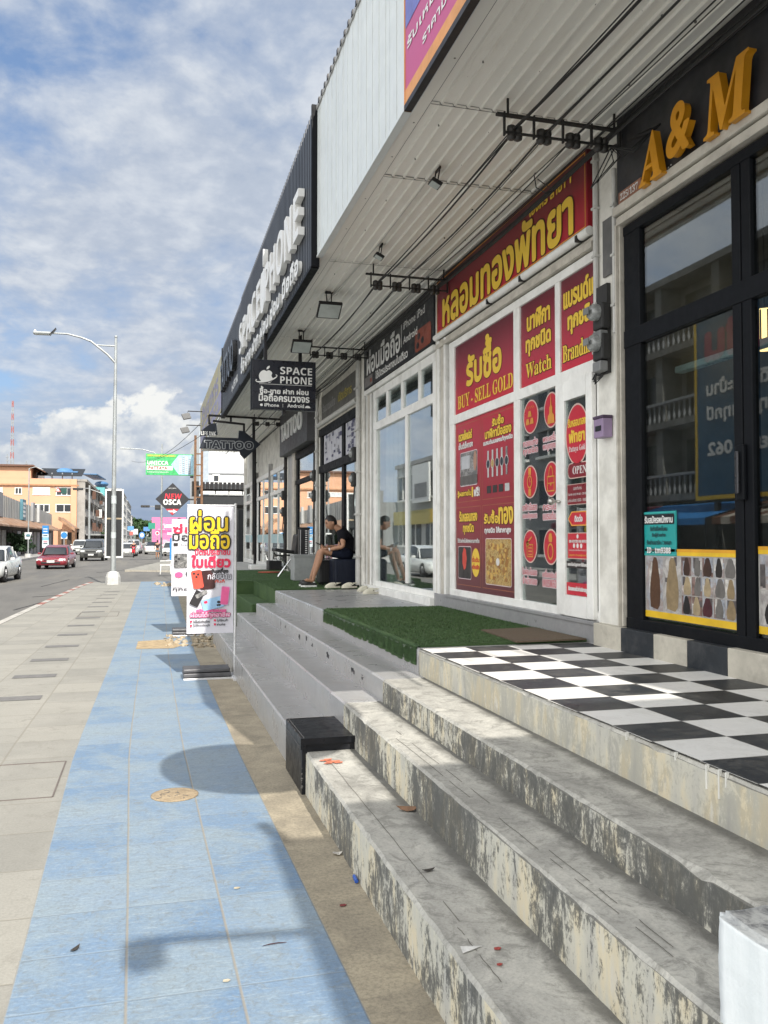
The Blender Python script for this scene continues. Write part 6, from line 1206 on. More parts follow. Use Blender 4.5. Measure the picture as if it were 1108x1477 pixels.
def skinned(name, verts, edges, radii, m, parent=None, sub_=2, root=0, flat=None):
    me = bpy.data.meshes.new(name); me.from_pydata([tuple(v) for v in verts], edges, []); o = bpy.data.objects.new(name, me); COL.objects.link(o)
    o.modifiers.new('skin', 'SKIN').use_smooth_shade = True; s = o.modifiers.new('sub', 'SUBSURF'); s.levels = sub_; s.render_levels = sub_
    sv = me.skin_vertices
    if not sv:
        bm = bmesh.new(); bm.from_mesh(me); bm.verts.layers.skin.verify(); bm.to_mesh(me); bm.free()
    for i, r in enumerate(radii): me.skin_vertices[0].data[i].radius = r if isinstance(r, tuple) else (r, r); me.skin_vertices[0].data[i].use_root = (i == root)
    dg = bpy.context.evaluated_depsgraph_get(); dg.update(); m2 = bpy.data.meshes.new_from_object(o.evaluated_get(dg)); bpy.data.objects.remove(o); bpy.data.meshes.remove(me)
    m2.name = name; m2.materials.clear(); m2.materials.append(MATS[m]); m2.polygons.foreach_set('use_smooth', [True]*len(m2.polygons)); o = bpy.data.objects.new(name, m2); COL.objects.link(o)
    if parent is not None: adopt(o, parent)
    return o
def J(u, v, dy=0): return wy(YM+dy, u, v)
man = thing('person', (J(500, 805).x, YM, ZT), 'man in black T-shirt and dark shorts hunched over a phone on a suitcase', 'person')
pel = J(502, 799); wai = J(506.5, 788); che = J(502.5, 774); nek = J(490.5, 764.5); nk2 = J(481, 757.5)
hip = [J(497, 799, -.09), J(497, 799, .09)]; kn = [J(463.5, 793.5, -.12), J(461, 794.5, .14)]; an = [J(452, 833.5, -.12), J(448.5, 834.5, .20)]; toe = [J(436, 839.5, -.14), J(433, 841, .20)]
shl = [J(494, 769, -.19), J(494.5, 769, .18)]; elb = [J(495, 788.5, -.24), J(490, 789, .22)]; wri = [J(473.5, 793.0, -.17), J(470, 789, .10)]
hd = wri[0]; 
# body: trunk, legs, arms, neck as one surface
V = [pel, wai, che, nek, nk2]; E_ = [(0, 1), (1, 2), (2, 3), (3, 4)]; Rr = [(.11, .12), (.085, .105), (.095, .12), (.062, .066), .050]
for s in (0, 1):
    b0 = len(V); V += [hip[s], (hip[s]*.45+kn[s]*.55), kn[s], kn[s]*.68+an[s]*.32+Vector((.018, 0, 0)), an[s], an[s]+Vector((.0, 0, -.055)), toe[s]+Vector((.05, 0, .035))]; E_ += [(0, b0)]+[(b0+i, b0+i+1) for i in range(6)]; Rr += [.088, .075, .056, .056, .033, .036, .030]
    b0 = len(V); V += [shl[s], (shl[s]+elb[s])/2, elb[s], (elb[s]+wri[s])/2, wri[s]]; E_ += [(2, b0)]+[(b0+i, b0+i+1) for i in range(4)]; Rr += [.062, .050, .040, .037, .026]
skinned('body', V, E_, Rr, 'skin', man)
# hands: left hand rests on the knee, right hand holds the phone
def hand(w, palm_dir, side, curl, name):
    d = palm_dir.normalized(); sd = side.normalized(); n = d.cross(sd).normalized(); V = [w, w+d*.045, w+d*.085]; E_ = [(0, 1), (1, 2)]; Rr = [(.024, .02), (.034, .016), (.036, .015)]
    for k, (o, L) in enumerate(((-.030, .062), (-.010, .072), (.010, .068), (.030, .052))):
        b = len(V); p = w+d*.092+sd*o; V += [p, p+d*L*.5-n*L*curl*.25, p+d*L*(.85-.3*curl)-n*L*curl*.75]; E_ += [(2, b), (b, b+1), (b+1, b+2)]; Rr += [.0095, .0088, .0075]
    b = len(V); p = w+d*.03-sd*.032; V += [p, p+d*.03-sd*.022, p+d*.058-sd*.018-n*.012]; E_ += [(1, b), (b, b+1), (b+1, b+2)]; Rr += [.012, .0105, .0085]
    skinned(name, V, E_, Rr, 'skin', man, 2)
hand(wri[0], kn[0]-wri[0]+Vector((.02, 0, .035)), Vector((0, 1, 0)), .7, 'hand'); hand(wri[1], J(459, 787.5, .02)-wri[1], Vector((.2, .3, 1)), .9, 'hand')
# head: shaped skull with face
hc = J(477.3, 754.2); fdir = (J(467, 759)-J(486.5, 752.5)); fdir.y = -.04; fdir.normalize(); udir = Vector((0, 1, 0)).cross(fdir)*-1; udir = fdir.cross(Vector((0, -1, 0))).normalized()
if udir.z < 0: udir = -udir
sdir = fdir.cross(udir).normalized()
def headpt(f, s, u): return hc+fdir*f+sdir*s+udir*u
mb = MB(); n, k = 28, 20; vs = []
for i in range(k+1):
    th = PI*i/k
    for j in range(n):
        ph_ = 2*PI*j/n; x = math.sin(th)*math.cos(ph_); s_ = math.sin(th)*math.sin(ph_); u_ = math.cos(th)
        f = x*.098; w = s_*.076; h = u_*.122
        if u_ < 0:
            w *= 1-.34*(-u_)**1.5; f = f*(1-.12*(-u_)) if x > 0 else f*(1-.62*(-u_))
            if x > .55: f += .012*max(0, 1-abs(u_+.8)*4)                    # chin
        if x > .75: 
            f += .024*math.exp(-((s_)/.17)**2)*math.exp(-((u_+.16)/.16)**2)     # nose
            f -= .010*math.exp(-((u_-.08)/.10)**2)                              # brow hollow
            f += .007*math.exp(-((u_-.24)/.1)**2)+.008*math.exp(-((u_+.50)/.07)**2)*math.exp(-(s_/.35)**2)
        vs.append(headpt(f, w, h))
mb.add(vs, [(i*n+j, (i+1)*n+j, (i+1)*n+(j+1) % n, i*n+(j+1) % n) for i in range(k) for j in range(n)], 'skin', True)
for sgn in (-1, 1): mb.ball(headpt(-.008, sgn*.076, -.012), (.022, .012, .032), 'skin', 10, 8)
mb.build('head', man)
mb = MB()
for sgn in (-1, 1):
    mb.ball(headpt(.086, sgn*.030, .012), (.010, .012, .007), 'hair_black', 8, 6); mb.tube([headpt(.090, sgn*.016, .034), headpt(.088, sgn*.046, .032)], .005, 'hair_black', 6)
mb.tube([headpt(.094, -.02, -.062), headpt(.097, 0, -.061), headpt(.094, .02, -.062)], .0035, M('lip', (.22, .09, .07), .5), 6); mb.build('face_detail', man)
mb = MB(); vs = []; n2, k2 = 28, 12
for i in range(k2+1):
    th = PI*.62*i/k2
    for j in range(n2):
        ph_ = 2*PI*j/n2; x = math.cos(ph_); lim = PI*(.30 if x > .72 else .42 if x > .2 else .64 if x < -.2 else .47); t = min(th/(PI*.62)*lim, lim)
        vs.append(headpt(math.sin(t)*x*.107-.003, math.sin(t)*math.sin(ph_)*.083, math.cos(t)*.131+.004))
mb.add(vs, [(i*n2+j, (i+1)*n2+j, (i+1)*n2+(j+1) % n2, i*n2+(j+1) % n2) for i in range(k2) for j in range(n2)], 'hair_black', True); mb.build('hair', man)
# clothes follow the body
V = [pel+Vector((.02, 0, .015)), wai+Vector((.012, 0, 0)), che+Vector((.008, 0, 0)), nek+Vector((.0, 0, .005))]; E_ = [(0, 1), (1, 2), (2, 3)]; Rr = [(.145, .19), (.150, .18), (.150, .19), (.090, .098)]
for s in (0, 1): b0 = len(V); V += [shl[s], shl[s]*.30+elb[s]*.70]; E_ += [(2, b0), (b0, b0+1)]; Rr += [.094, .070]
skinned('t_shirt', V, E_, Rr, 'shirt_black', man)
V = [hip[0]*.34+kn[0]*.66, hip[0]*.62+kn[0]*.38, hip[0]+Vector((.03, .0, 0)), pel+Vector((.02, 0, .01)), hip[1]+Vector((.03, 0, 0)), hip[1]*.62+kn[1]*.38, hip[1]*.34+kn[1]*.66]
E_ = [(i, i+1) for i in range(6)]; Rr = [.088, .094, .112, .128, .112, .094, .088]
skinned('shorts', V, E_, Rr, 'shorts_navy', man)
mb = MB(); d = (elb[0]-wri[0]).normalized(); mb.tube([wri[0]+d*.012, wri[0]+d*.034], .031, M('watch_white', (.66, .66, .66), .3), 14); mb.build('wristwatch', man)
for s in (0, 1):
    mb = MB(); A, B = an[s], toe[s]; gz = ZT+.0; dy = A.y; L = Vector((B.x-A.x, 0, 0)); x1 = A.x+.055; x0 = B.x-.02; yc = A.y
    for z0_, z1_, m, g_ in ((gz, gz+.030, 'letter_white', .0), (gz+.030, gz+.062, 'shoe_black', -.006)): 
        P = [(x1, yc-.035), (x1-.02, yc-.045), (x0+.07, yc-.05), (x0+.012, yc-.028), (x0, yc), (x0+.012, yc+.028), (x0+.07, yc+.05), (x1-.02, yc+.045), (x1, yc+.035)]; mb.prism(P, (Vector((0, 0, z0_)), Vector((1, 0, 0)), Vector((0, 1, 0)), Vector((0, 0, 1))), z1_-z0_, m)
    mb.ball((x0+.095, yc, gz+.062), (.085, .046, .042), 'shoe_black', 12, 8); mb.bar((x1-.05, yc-.045, gz+.08), (x1-.05, yc+.045, gz+.08), .03, .012, 'letter_white'); mb.build('sandal', man)
ph_ = thing('mobile_phone', J(459, 785), 'black phone held in the seated man\'s hand', 'phone'); c = J(459.5, 784.5, .02); mb = MB(); mb.obox(c, Vector((.045, 0, -.022)), Vector((.0, .038, .0)), Vector((.003, 0, .006)), 'shoe_black', .004); mb.build('case', ph_)
mb = MB(); mb.obox(c+Vector((.0032, 0, .0066)), Vector((.042, 0, -.0205)), Vector((0, .034, 0)), Vector((.0001, 0, .0002)), M('screen_glow', (.3, .33, .36), .2)); mb.build('screen', ph_)
def clog(p, rz, label):
    t = thing('clog_shoe', p, label, 'shoe'); c, s_ = math.cos(rz), math.sin(rz); T = lambda x, y, z: (p[0]+x*c-y*s_, p[1]+x*s_+y*c, p[2]+z)
    out = [(.135, 0), (.12, .035), (.04, .042), (-.05, .048), (-.10, .040), (-.135, .015), (-.135, -.015), (-.10, -.040), (-.05, -.048), (.04, -.042), (.12, -.035)]
    mb = MB(); k = len(out); mb.add([T(x, y, 0) for x, y in out]+[T(x*.98, y*.97, .028) for x, y in out], [tuple(range(k))[::-1], tuple(range(k, 2*k))]+[(i, (i+1) % k, k+(i+1) % k, k+i) for i in range(k)], 'clog_cream'); mb.build('sole', t)
    mb = MB(); vs = []
    for i in range(9):
        x = -.132+.165*i/8; w = .046*math.sqrt(max(.02, 1-((x+.05)/.088)**2)) if x < -.05 else .046; h = .028+.062*math.sin(min(1, (i+.6)/6.5)*PI/2)
        for j in range(9): a = PI*j/8; vs.append(T(x, w*math.cos(a), .02+(h-.02)*math.sin(a)))
    mb.add(vs, [(i*9+j, i*9+j+1, i*9+10+j, i*9+9+j) for i in range(8) for j in range(8)], 'clog_cream', True); mb.build('upper', t)
    mb = MB(); mb.tube([T(.02, .047, .05), T(.08, .05, .075), T(.135, .0, .08), T(.08, -.05, .075), T(.02, -.047, .05)], .008, 'clog_cream', 6); mb.ball(T(.015, -.05, .052), .008, 'shoe_black', 6, 4); mb.build('strap', t)
for u, v, rz, lab in ((480, 848, .12, 'cream clog shoe set before the navy suitcase, left of its pair'), (504, 848, .1, 'cream clog shoe set before the navy suitcase, right of its pair')): p = wz(ZT, u, v); clog((p.x, p.y, ZT), rz, lab)
p = wz(SZ[3]+.006, 536, 856.5); clog((p.x, p.y, SZ[3]+.006), .1, 'nearer cream clog shoe on the grey tiles by the phone shop door'); p = wz(SZ[3]+.006, 526, 853.0); clog((p.x, p.y, SZ[3]+.006), .35, 'cream clog shoe tucked behind another by the phone shop door')
# planter with price board, folding chair
YP = 16.3; a = wy(YP, 424, 840); b_ = wy(YP, 456, 800); M('planter_grey', (.30, .31, .31), .6, dirt=(.2, .2, .19), dscale=4)
t = thing('planter_box', (a.x, YP, ZT), 'pale grey square planter box behind the shins of the seated man', 'planter'); mb = MB(); mb.box((a.x, YP, ZT), (b_.x, YP+.42, b_.z), 'planter_grey', .015); mb.build('box', t); mb = MB(); mb.box((a.x-.008, YP-.008, b_.z-.05), (b_.x+.008, YP+.43, b_.z+.006), 'planter_grey', .01); mb.build('rim', t)
a = wy(YP+.1, 432, 805); b_ = wy(YP+.1, 447, 762); t = thing('menu_stand', (a.x, YP+.1, a.z), 'tall black menu stand with a row of white marks on the planter', 'menu stand'); mb = MB(); mb.box((a.x, YP+.1, b_.z-.56), (b_.x, YP+.3, b_.z), M('stand_black', (.015, .015, .018), .4), .02); mb.build('case', t)
mb = MB(); F = face_frame(YP+.1)
for k in range(11): z = b_.z-.06-.042*k; sheet(mb, F, ((a.x+b_.x)/2+.01, z, (a.x+b_.x)/2+.05, z+.018), 'letter_white')
for s in (.02, -.02): sheet(mb, F, ((a.x if s > 0 else b_.x)+s-.006, b_.z-.54, (a.x if s > 0 else b_.x)+s+.006, b_.z-.03), 'pole_white')
mb.build('front_marks', t); mb = MB(); mb.tube([(a.x-.02, YP+.2, b_.z+.0), (b_.x+.02, YP+.2, b_.z+.0)], .02, 'stand_black', 8); mb.build('handle', t)
YC = 18.2; q = lambda u, v, dy=0: wy(YC+dy, u, v)
t = thing('folding_chair', (q(412, 828).x, YC, ZT), 'black folding lounge chair with crossed chrome legs standing on the turf', 'folding chair')
mb = MB(); mb.obox((q(395, 793)+q(431, 800, .3))/2+Vector((0, .1, .02)), (q(431, 800)-q(395, 795))/2*1.0, Vector((0, .28, 0)), Vector((0, 0, .035)), 'suitcase_black', .02); mb.build('seat', t)
mb = MB(); mb.obox((q(426, 797)+q(428, 772))/2+Vector((0, .1, 0)), Vector((.03, 0, .01)), Vector((0, .27, 0)), (q(429, 770)-q(426, 797))/2, 'suitcase_black', .015); mb.build('backrest', t)
for dy in (-.1, .35):
    for (u0, v0, u1, v1) in ((401, 826, 424, 800), (424, 826, 402, 800)): mb = MB(); A = q(u0, v0, dy); A.z = ZT; mb.tube([A, q(u1, v1, dy)], .014, 'chrome', 8); mb.build('leg', t)
mb = MB(); mb.tube([q(395, 797, -.12), q(398, 801, -.12), q(430, 801, -.12)], .016, 'suitcase_black', 8); mb.tube([q(395, 797, .38), q(398, 801, .38), q(430, 801, .38)], .016, 'suitcase_black', 8); mb.build('rail', t)
p = wz(ZT, 391, 826); mb = MB(); mb.lathe([(0, 0), (.30, 0), (.30, .02), (0, .025)], (p.x, 20.5, ZT), M('mat_red', (.30, .07, .04), .9, var=.3, scale=30), 24); tag(mb.build('round_mat'), 'small red mat on the turf left of the folding chair', 'mat')
mb = MB(); p = wz(ZT, 358, 838); mb.box((3.0, 22.3, .9), (3.34, 22.8, 1.15), 'steel_dark', .02); mb.box((2.6, 22.9, .9), (3.3, 23.5, 1.02), 'letter_white', .02); tag(mb.build('speaker_box'), 'low black and white box at the far edge of the turf', 'box')
# ------------------------------------------------------------------ street lamps, poles, signals
M('galvanised', (.36, .38, .38), .4, .35, dirt=(.2, .2, .19), dscale=3); M('pole_grey', (.26, .27, .28), .5, .2); M('cement_base', (.52, .52, .50), .8, dirt=(.25, .24, .22), dscale=5)
lp = thing('street_lamp', (-1.3, 34, 0), 'tall galvanised street lamp with a curved arm on a white concrete base at the kerb', 'street lamp')
bx0 = wy(34, 163, 842); X0 = bx0.x; top = wy(34, 168, 485)
mb = MB(); mb.lathe([(.27, -.02), (.27, .28), (.21, .44), (.12, .50)], (X0, 34, 0), 'cement_base', 8, False); mb.build('base', lp)
mb = MB(); mb.tube([(X0, 34, .4), (X0+.0, 34, 4.5), (X0+.02, 34, 9.35)], [.098, .078, .05], 'galvanised', 16); mb.ball((X0+.02, 34, 9.4), .06, 'galvanised', 8, 6); mb.build('pole', lp)
a, b_, c, d = (wy(34, u, v) for u, v in ((166, 523), (145, 503), (118, 487), (76, 480.5)))
mb = MB(); pts = [a, a.lerp(b_, .5)+Vector((0, 0, .04)), b_, b_.lerp(c, .5)+Vector((0, 0, .07)), c, c.lerp(d, .5)+Vector((0, 0, .06)), d]; mb.tube(pts, [.045, .045, .042, .04, .038, .036, .034], 'galvanised', 10); e = wy(34, 137, 497.5); mb.tube([(X0+.02, 34, e.z), e], .03, 'galvanised', 8); mb.build('arm', lp)
h0, h1 = wy(34, 74, 481), wy(34, 48, 480); mb = MB(); mb.obox((h0+h1)/2, (h1-h0)/2, (0, .13, 0), (0, 0, .045), 'galvanised', .03); hd = mb.build('lamp_head', lp); mb = MB(); mb.obox((h0+h1)/2-Vector((0, 0, .05)), (h1-h0)*.4, (0, .1, 0), (0, 0, .008), 'lamp_face'); mb.build('lens', hd); mb = MB(); mb.ball((h0+h1)/2+Vector((-.25, 0, .07)), .05, 'letter_white', 8, 6); mb.build('sensor', hd)
g0, g1 = wy(34, 73, 482), wy(34, 80, 475); mb = MB(); mb.obox((g0+g1)/2, (g1-g0)/2*1.1, (0, .16, 0), Vector((.02, 0, .03)), 'steel_dark', .005); mb.build('solar_panel', lp)
mb = MB()
for z, h in ((3.05, .30), (1.75, .22)): mb.lathe([(.096, z), (.095, z+h)], (X0, 34, 0), M('paper_note', (.46, .50, .50), .7), 14)
mb.build('notice', lp)
# banner frame on the lamp post, seen from behind
r = frect(34.25, 152, 705.5, 177.5, 804.5); bn = thing('lamp_banner', (X0, 34.25, r[1]), 'two black backed banner panels in a white frame fixed on the street lamp', 'banner frame')
zm = wy(34.25, 160, 748).z; mb = MB(); M('panel_black', (.014, .016, .018), .6, var=.2)
for z0, z1 in ((r[1]+.06, zm-.03), (zm+.03, r[3]-.06)): mb.box((r[0]+.05, 34.24, z0), (r[2]-.05, 34.27, z1), 'panel_black'); 
mb.build('panel', bn); mb = MB()
for (x0, z0, x1, z1) in ((r[0], r[1], r[0]+.055, r[3]), (r[2]-.055, r[1], r[2], r[3]), (r[0]+.055, r[1], r[2]-.055, r[1]+.06), (r[0]+.055, r[3]-.06, r[2]-.055, r[3])): mb.box((x0, 34.22, z0), (x1, 34.29, z1), 'letter_white')
mb.build('frame', bn); mb = MB(); mb.box((r[0]+.055, 34.225, zm-.028), (r[2]-.055, 34.28, zm+.028), M('bracket_tan', (.34, .27, .18), .6)); mb.build('crossbar', bn)
def pole(name, Y, u, v0, v1, r0, label, cat='pole', extra=None, m='pole_grey'):
    p, q = wy(Y, u, v0), wy(Y, u, v1); t = thing(name, (p.x, Y, p.z), label, cat); mb = MB(); mb.tube([(p.x, Y, min(p.z, 0)-.1), (p.x, Y, q.z)], r0, m, 8, r2=r0*.7); mb.build('pole', t)
    if extra: extra(t, p, q)
    return t
# left pavement pole with white notice
def ex(t, p, q):
    mb = MB(); P = [wy(86.9, u, v) for u, v in ((35.5, 768), (46, 768), (42.5, 778), (36, 777.5))]; mb.prism([(a.x, a.z) for a in P], face_frame(86.9), -.05, 'letter_white'); mb.build('sign_plate', t)
    mb = MB(); P = wy(86.8, 40.5, 772); mb.prism(ell(P.x, P.z, .2, .12, 12), face_frame(86.84), .02, M('mark_teal', (.08, .2, .25), .5)); mb.build('sign_mark', t)
    mb = MB(); a, b_ = wy(87, 41.5, 676), wy(87, 62, 678); mb.tube([a, a.lerp(b_, .5)+Vector((0, 0, .25)), b_], .04, 'galvanised', 6); mb.build('arm', t); mb = MB(); mb.lathe([(.3, -.1), (.3, .35)], (p.x, 87, 0), 'cement_base', 8, False); mb.build('base', t)
pole('street_lamp', 87, 40.5, 798, 676, .075, 'slender street lamp with a white notice on the far left pavement', 'street lamp', ex, 'galvanised')
def ex(t, p, q):
    mb = MB(); a, b_ = wy(118, 128, 705), wy(118, 148, 712); mb.tube([a, b_], .05, 'galvanised', 6); mb.build('arm', t)
pole('street_lamp', 118, 128.5, 775, 700, .16, 'thick grey street lamp before the arcaded building', 'street lamp', ex, 'galvanised')
# blue and white pylon sign on the left pavement
t = thing('pylon_sign', wy(92, 65.5, 795), 'blue and white upright pylon sign on the left pavement', 'sign'); F = face_frame(92)
for i, (v0, v1, m, n_) in enumerate(((758, 770, ('sign_blue', (.03, .20, .48)), 'panel'), (770.2, 775, ('sign_pale', (.52, .60, .66)), 'panel'), (775.2, 779, ('sign_sky', (.20, .42, .60)), 'panel'), (779.2, 790, ('sign_white2', (.60, .66, .70)), 'panel'))):
    r = frect(92, 61, v0, 70, v1); mb = MB(); mb.box((r[0], 92, r[1]), (r[2], 92.3, r[3]), M(m[0], m[1], .5)); mb.build(n_, t)
mb = MB()
for v, c in ((763, 'letter_white'), (766.5, 'letter_white'), (772.5, 'ink_dark'), (781.5, 'ink_red'), (784, 'ink_dark')): sheet(mb, F, frect(92, 62.5, v-.6, 68.5, v+.6), c, .02)
mb.build('lettering', t)
r = frect(92, 63, 790, 68, 797); mb = MB(); mb.box((r[0], 92.05, -.1), (r[2], 92.25, r[3]), 'pole_grey'); mb.build('post', t)
# blue round billboard face near the gate
r = frect(112, 88, 767, 97, 777); t = thing('round_sign', (r[0], 112, r[1]), 'blue round sign on a white board by the tiled gate', 'sign'); mb = MB(); mb.box((r[0], 112, r[1]), (r[2], 112.1, r[3]), 'letter_white'); mb.build('board', t); mb = MB(); mb.prism(ell((r[0]+r[2])/2, (r[1]+r[3])/2, .36, .38), face_frame(112), .03, 'sign_blue'); mb.build('disc', t); mb = MB(); mb.box(((r[0]+r[2])/2-.06, 112.02, -.1), ((r[0]+r[2])/2+.06, 112.1, r[1]), 'pole_grey'); mb.build('post', t)
# warning triangle and signals over the road
t = thing('traffic_signal', wy(120, 108, 707), 'black traffic signal on a long mast arm before the orange building, with a warning triangle', 'traffic signal')
a = frect(120, 105, 703.5, 120, 707); mb = MB(); mb.box((a[0], 120, a[1]), (a[2], 120.3, a[3]), 'panel_black', .05); mb.build('head', t); mb = MB(); p0 = wy(120.2, 128.5, 704.5); mb.tube([(a[2], 120.2, p0.z), p0], .06, 'pole_grey', 6); mb.tube([(wy(120.2, 78, 705).x, 120.2, p0.z), (a[0], 120.2, p0.z)], .05, 'pole_grey', 6); mb.build('arm', t)
P = [wy(120, u, v) for u, v in ((79.5, 709.5), (88, 709.5), (83.5, 702.5))]; mb = MB(); mb.prism([(q.x, q.z) for q in P], face_frame(120), .05, M('warn_red', (.5, .05, .04), .5)); c = sum(P, Vector())/3; mb.prism([(c.x+(q.x-c.x)*.6, c.z+(q.z-c.z)*.6) for q in P], face_frame(119.95), .02, 'letter_white'); mb.build('warning_triangle', t)
t = thing('street_name_sign', wy(120, 92, 706), 'dark green sign hung under the mast arm before the orange building', 'sign'); r = frect(120.1, 88.5, 703.5, 96.5, 712); mb = MB(); mb.box((r[0], 120.1, r[1]), (r[2], 120.2, r[3]), M('sign_green_dark', (.01, .06, .05), .5)); mb.build('plate', t)
for nm, (u0, v0, u1, v1), Y, lab in (('a', (203, 728.5, 216, 732), 105, 'left black traffic signal hanging over the road'), ('b', (223.5, 728, 232.5, 735.5), 104, 'right black traffic signal over the road, partly behind the diamond sign')):
    r = frect(Y, u0, v0, u1, v1); t = thing('traffic_signal', (r[0], Y, r[1]), lab, 'traffic signal'); mb = MB(); mb.box((r[0], Y, r[1]), (r[2], Y+.3, r[3]), 'panel_black', .06); mb.build('head', t)
    mb = MB(); n = 3
    for k in range(n): mb.prism(ell(r[0]+(r[2]-r[0])*(k+.5)/n, (r[1]+r[3])/2, .11, .11, 10), face_frame(Y), .03, M('lens_dark', (.05, .045, .04), .3))
    mb.build('lens', t); mb = MB(); zt = (r[1]+r[3])/2; mb.tube([(r[0], Y+.15, zt), (wy(Y, 262, 730).x, Y+.15, zt)], .05, 'pole_grey', 6); mb.build('arm', t)
def ex(t, p, q): pass
pole('utility_pole', 104.5, 233, 800, 690, .10, 'thin grey pole carrying the signals behind the diamond sign', 'pole', ex)
def ex(t, p, q):
    mb = MB(); pts = [wy(80, u, v) for u, v in ((233, 662), (222, 652.5), (205, 648), (182, 647))]; mb.tube(pts, .05, 'galvanised', 6); mb.build('arm', t); mb = MB(); a = wy(80, 181, 647); mb.obox(a, (.45, 0, 0), (0, .12, 0), (0, 0, .05), 'galvanised', .02); mb.build('lamp_head', t)
pole('street_lamp', 80, 232.5, 805, 640, .10, 'curved arm street lamp behind the green billboard', 'street lamp', ex, 'galvanised')
# diamond sign
YD = 62; c = wy(YD, 249, 720); hw = wy(YD, 273.5, 720).x-c.x; hh = c.z-wy(YD, 249, 743.5).z
t = thing('diamond_sign', c, 'black diamond shaped sign reading NEW OSCA with a red arrow', 'sign'); F = face_frame(YD)
mb = MB(); mb.prism([(c.x-hw, c.z), (c.x, c.z-hh), (c.x+hw, c.z), (c.x, c.z+hh)], F, -.15, M('diamond_grey', (.022, .022, .026), .45)); mb.build('board', t)
mb = MB(); put_text(mb, F, (c.x-hw*.44, c.z+hh*.02, c.x+hw*.52, c.z+hh*.34), GB('NEW'), M('neon_red', (.66, .03, .05), .4), slant=.15, z=.02); put_text(mb, F, (c.x-hw*.54, c.z-hh*.34, c.x+hw*.5, c.z-hh*.02), GB('OSCA'), 'letter_white', bold=.012, z=.02); put_text(mb, F, (c.x-hw*.24, c.z+hh*.64, c.x+hw*.22, c.z+hh*.70), 'FAMILY RESORT', 'letter_white', z=.02)
patch(mb, F, [(c.x-hw*.40, c.z-hh*.60), (c.x+hw*.36, c.z-hh*.60), (c.x+hw*.36, c.z-hh*.62), (c.x, c.z-hh*.97)], 'neon_red', .02)
patch(mb, F, [(c.x-hw*.28, c.z-hh*.70), (c.x+.04*hw, c.z-hh*.70), (c.x+.04*hw, c.z-hh*.62), (c.x+hw*.26, c.z-hh*.755), (c.x+.04*hw, c.z-hh*.88), (c.x+.04*hw, c.z-hh*.80), (c.x-hw*.2, c.z-hh*.80)], 'letter_white', .03); mb.build('print', t)
mb = MB(); mb.tube([(c.x+hw*.8, YD+.12, c.z), (c.x+hw*1.5, YD+.12, c.z)], .06, 'steel_dark', 8); mb.tube([(c.x+hw*1.5, YD+.12, -.1), (c.x+hw*1.5, YD+.12, c.z+hh*.6)], .08, 'steel_dark', 8); mb.build('bracket', t)
# green billboard
YB = 72; r = frect(YB, 210.5, 654, 280, 686); t = thing('billboard', (r[0], YB, r[1]), 'green and white roadside billboard reading UNICCA PATTAYA with a tower picture', 'billboard'); F = face_frame(YB)
mb = MB(); mb.box((r[0], YB, r[1]), (r[2], YB+.25, r[3]), M('bb_green', (.045, .38, .12), .5, var=.25)); mb.build('panel', t); mb = MB()
patch(mb, F, [(r[0]+(r[2]-r[0])*.52, (r[1]+r[3])/2), (r[0]+(r[2]-r[0])*.68, r[3]-.06), (r[2]-.05, r[3]-.06), (r[2]-.05, r[1]+.06), (r[0]+(r[2]-r[0])*.68, r[1]+.06)], M('bb_sky', (.34, .55, .66), .5, var=.2), .02)
sheet(mb, F, sub(r, .02, .23, .55, .43), 'letter_white', .025); sheet(mb, F, sub(r, .02, .86, .62, .96), M('bb_lime', (.22, .52, .10), .5), .02)
put_text(mb, F, sub(r, .03, .48, .46, .66), GB('UNICCA'), 'letter_white', bold=.01, z=.03); put_text(mb, F, sub(r, .06, .26, .44, .40), 'PATTAYA', M('bb_brown', (.25, .08, .05), .5), bold=.015, z=.03); put_text(mb, F, sub(r, .05, .87, .58, .95), 'NEW CONDO FOR SALE', 'gold_line', z=.03); put_text(mb, F, sub(r, .03, .10, .46, .16), 'CONDOMINIUM', 'letter_white', z=.03)
M('bb_tower0', (.50, .53, .56), .5); M('bb_tower1', (.24, .28, .32), .5)
for k in range(4):
    q = sub(r, .69+.062*k, .08, .74+.062*k, .80+(.08 if k in (1, 2) else 0)); sheet(mb, F, q, 'bb_tower%d' % (k % 2), .03)
    for j in range(8): sheet(mb, F, sub(q, .1, .06+.115*j, .9, .10+.115*j), 'bb_tower%d' % ((k+1) % 2), .035)
mb.build('print', t); mb = MB(); mb.bar((r[2]-.3, YB+.3, r[1]-.1), (wy(YB+.3, 296, 672).x, YB+.3, r[1]-.1), .15, .15, 'steel_dark'); mb.bar((r[2]-.3, YB+.3, r[3]-.2), (wy(YB+.3, 296, 672).x, YB+.3, r[3]-.2), .15, .15, 'steel_dark')
mb.bar((r[2]+.35, YB+.3, 0), (r[2]+.35, YB+.3, r[3]), .25, .25, 'steel_dark'); mb.build('support', t)
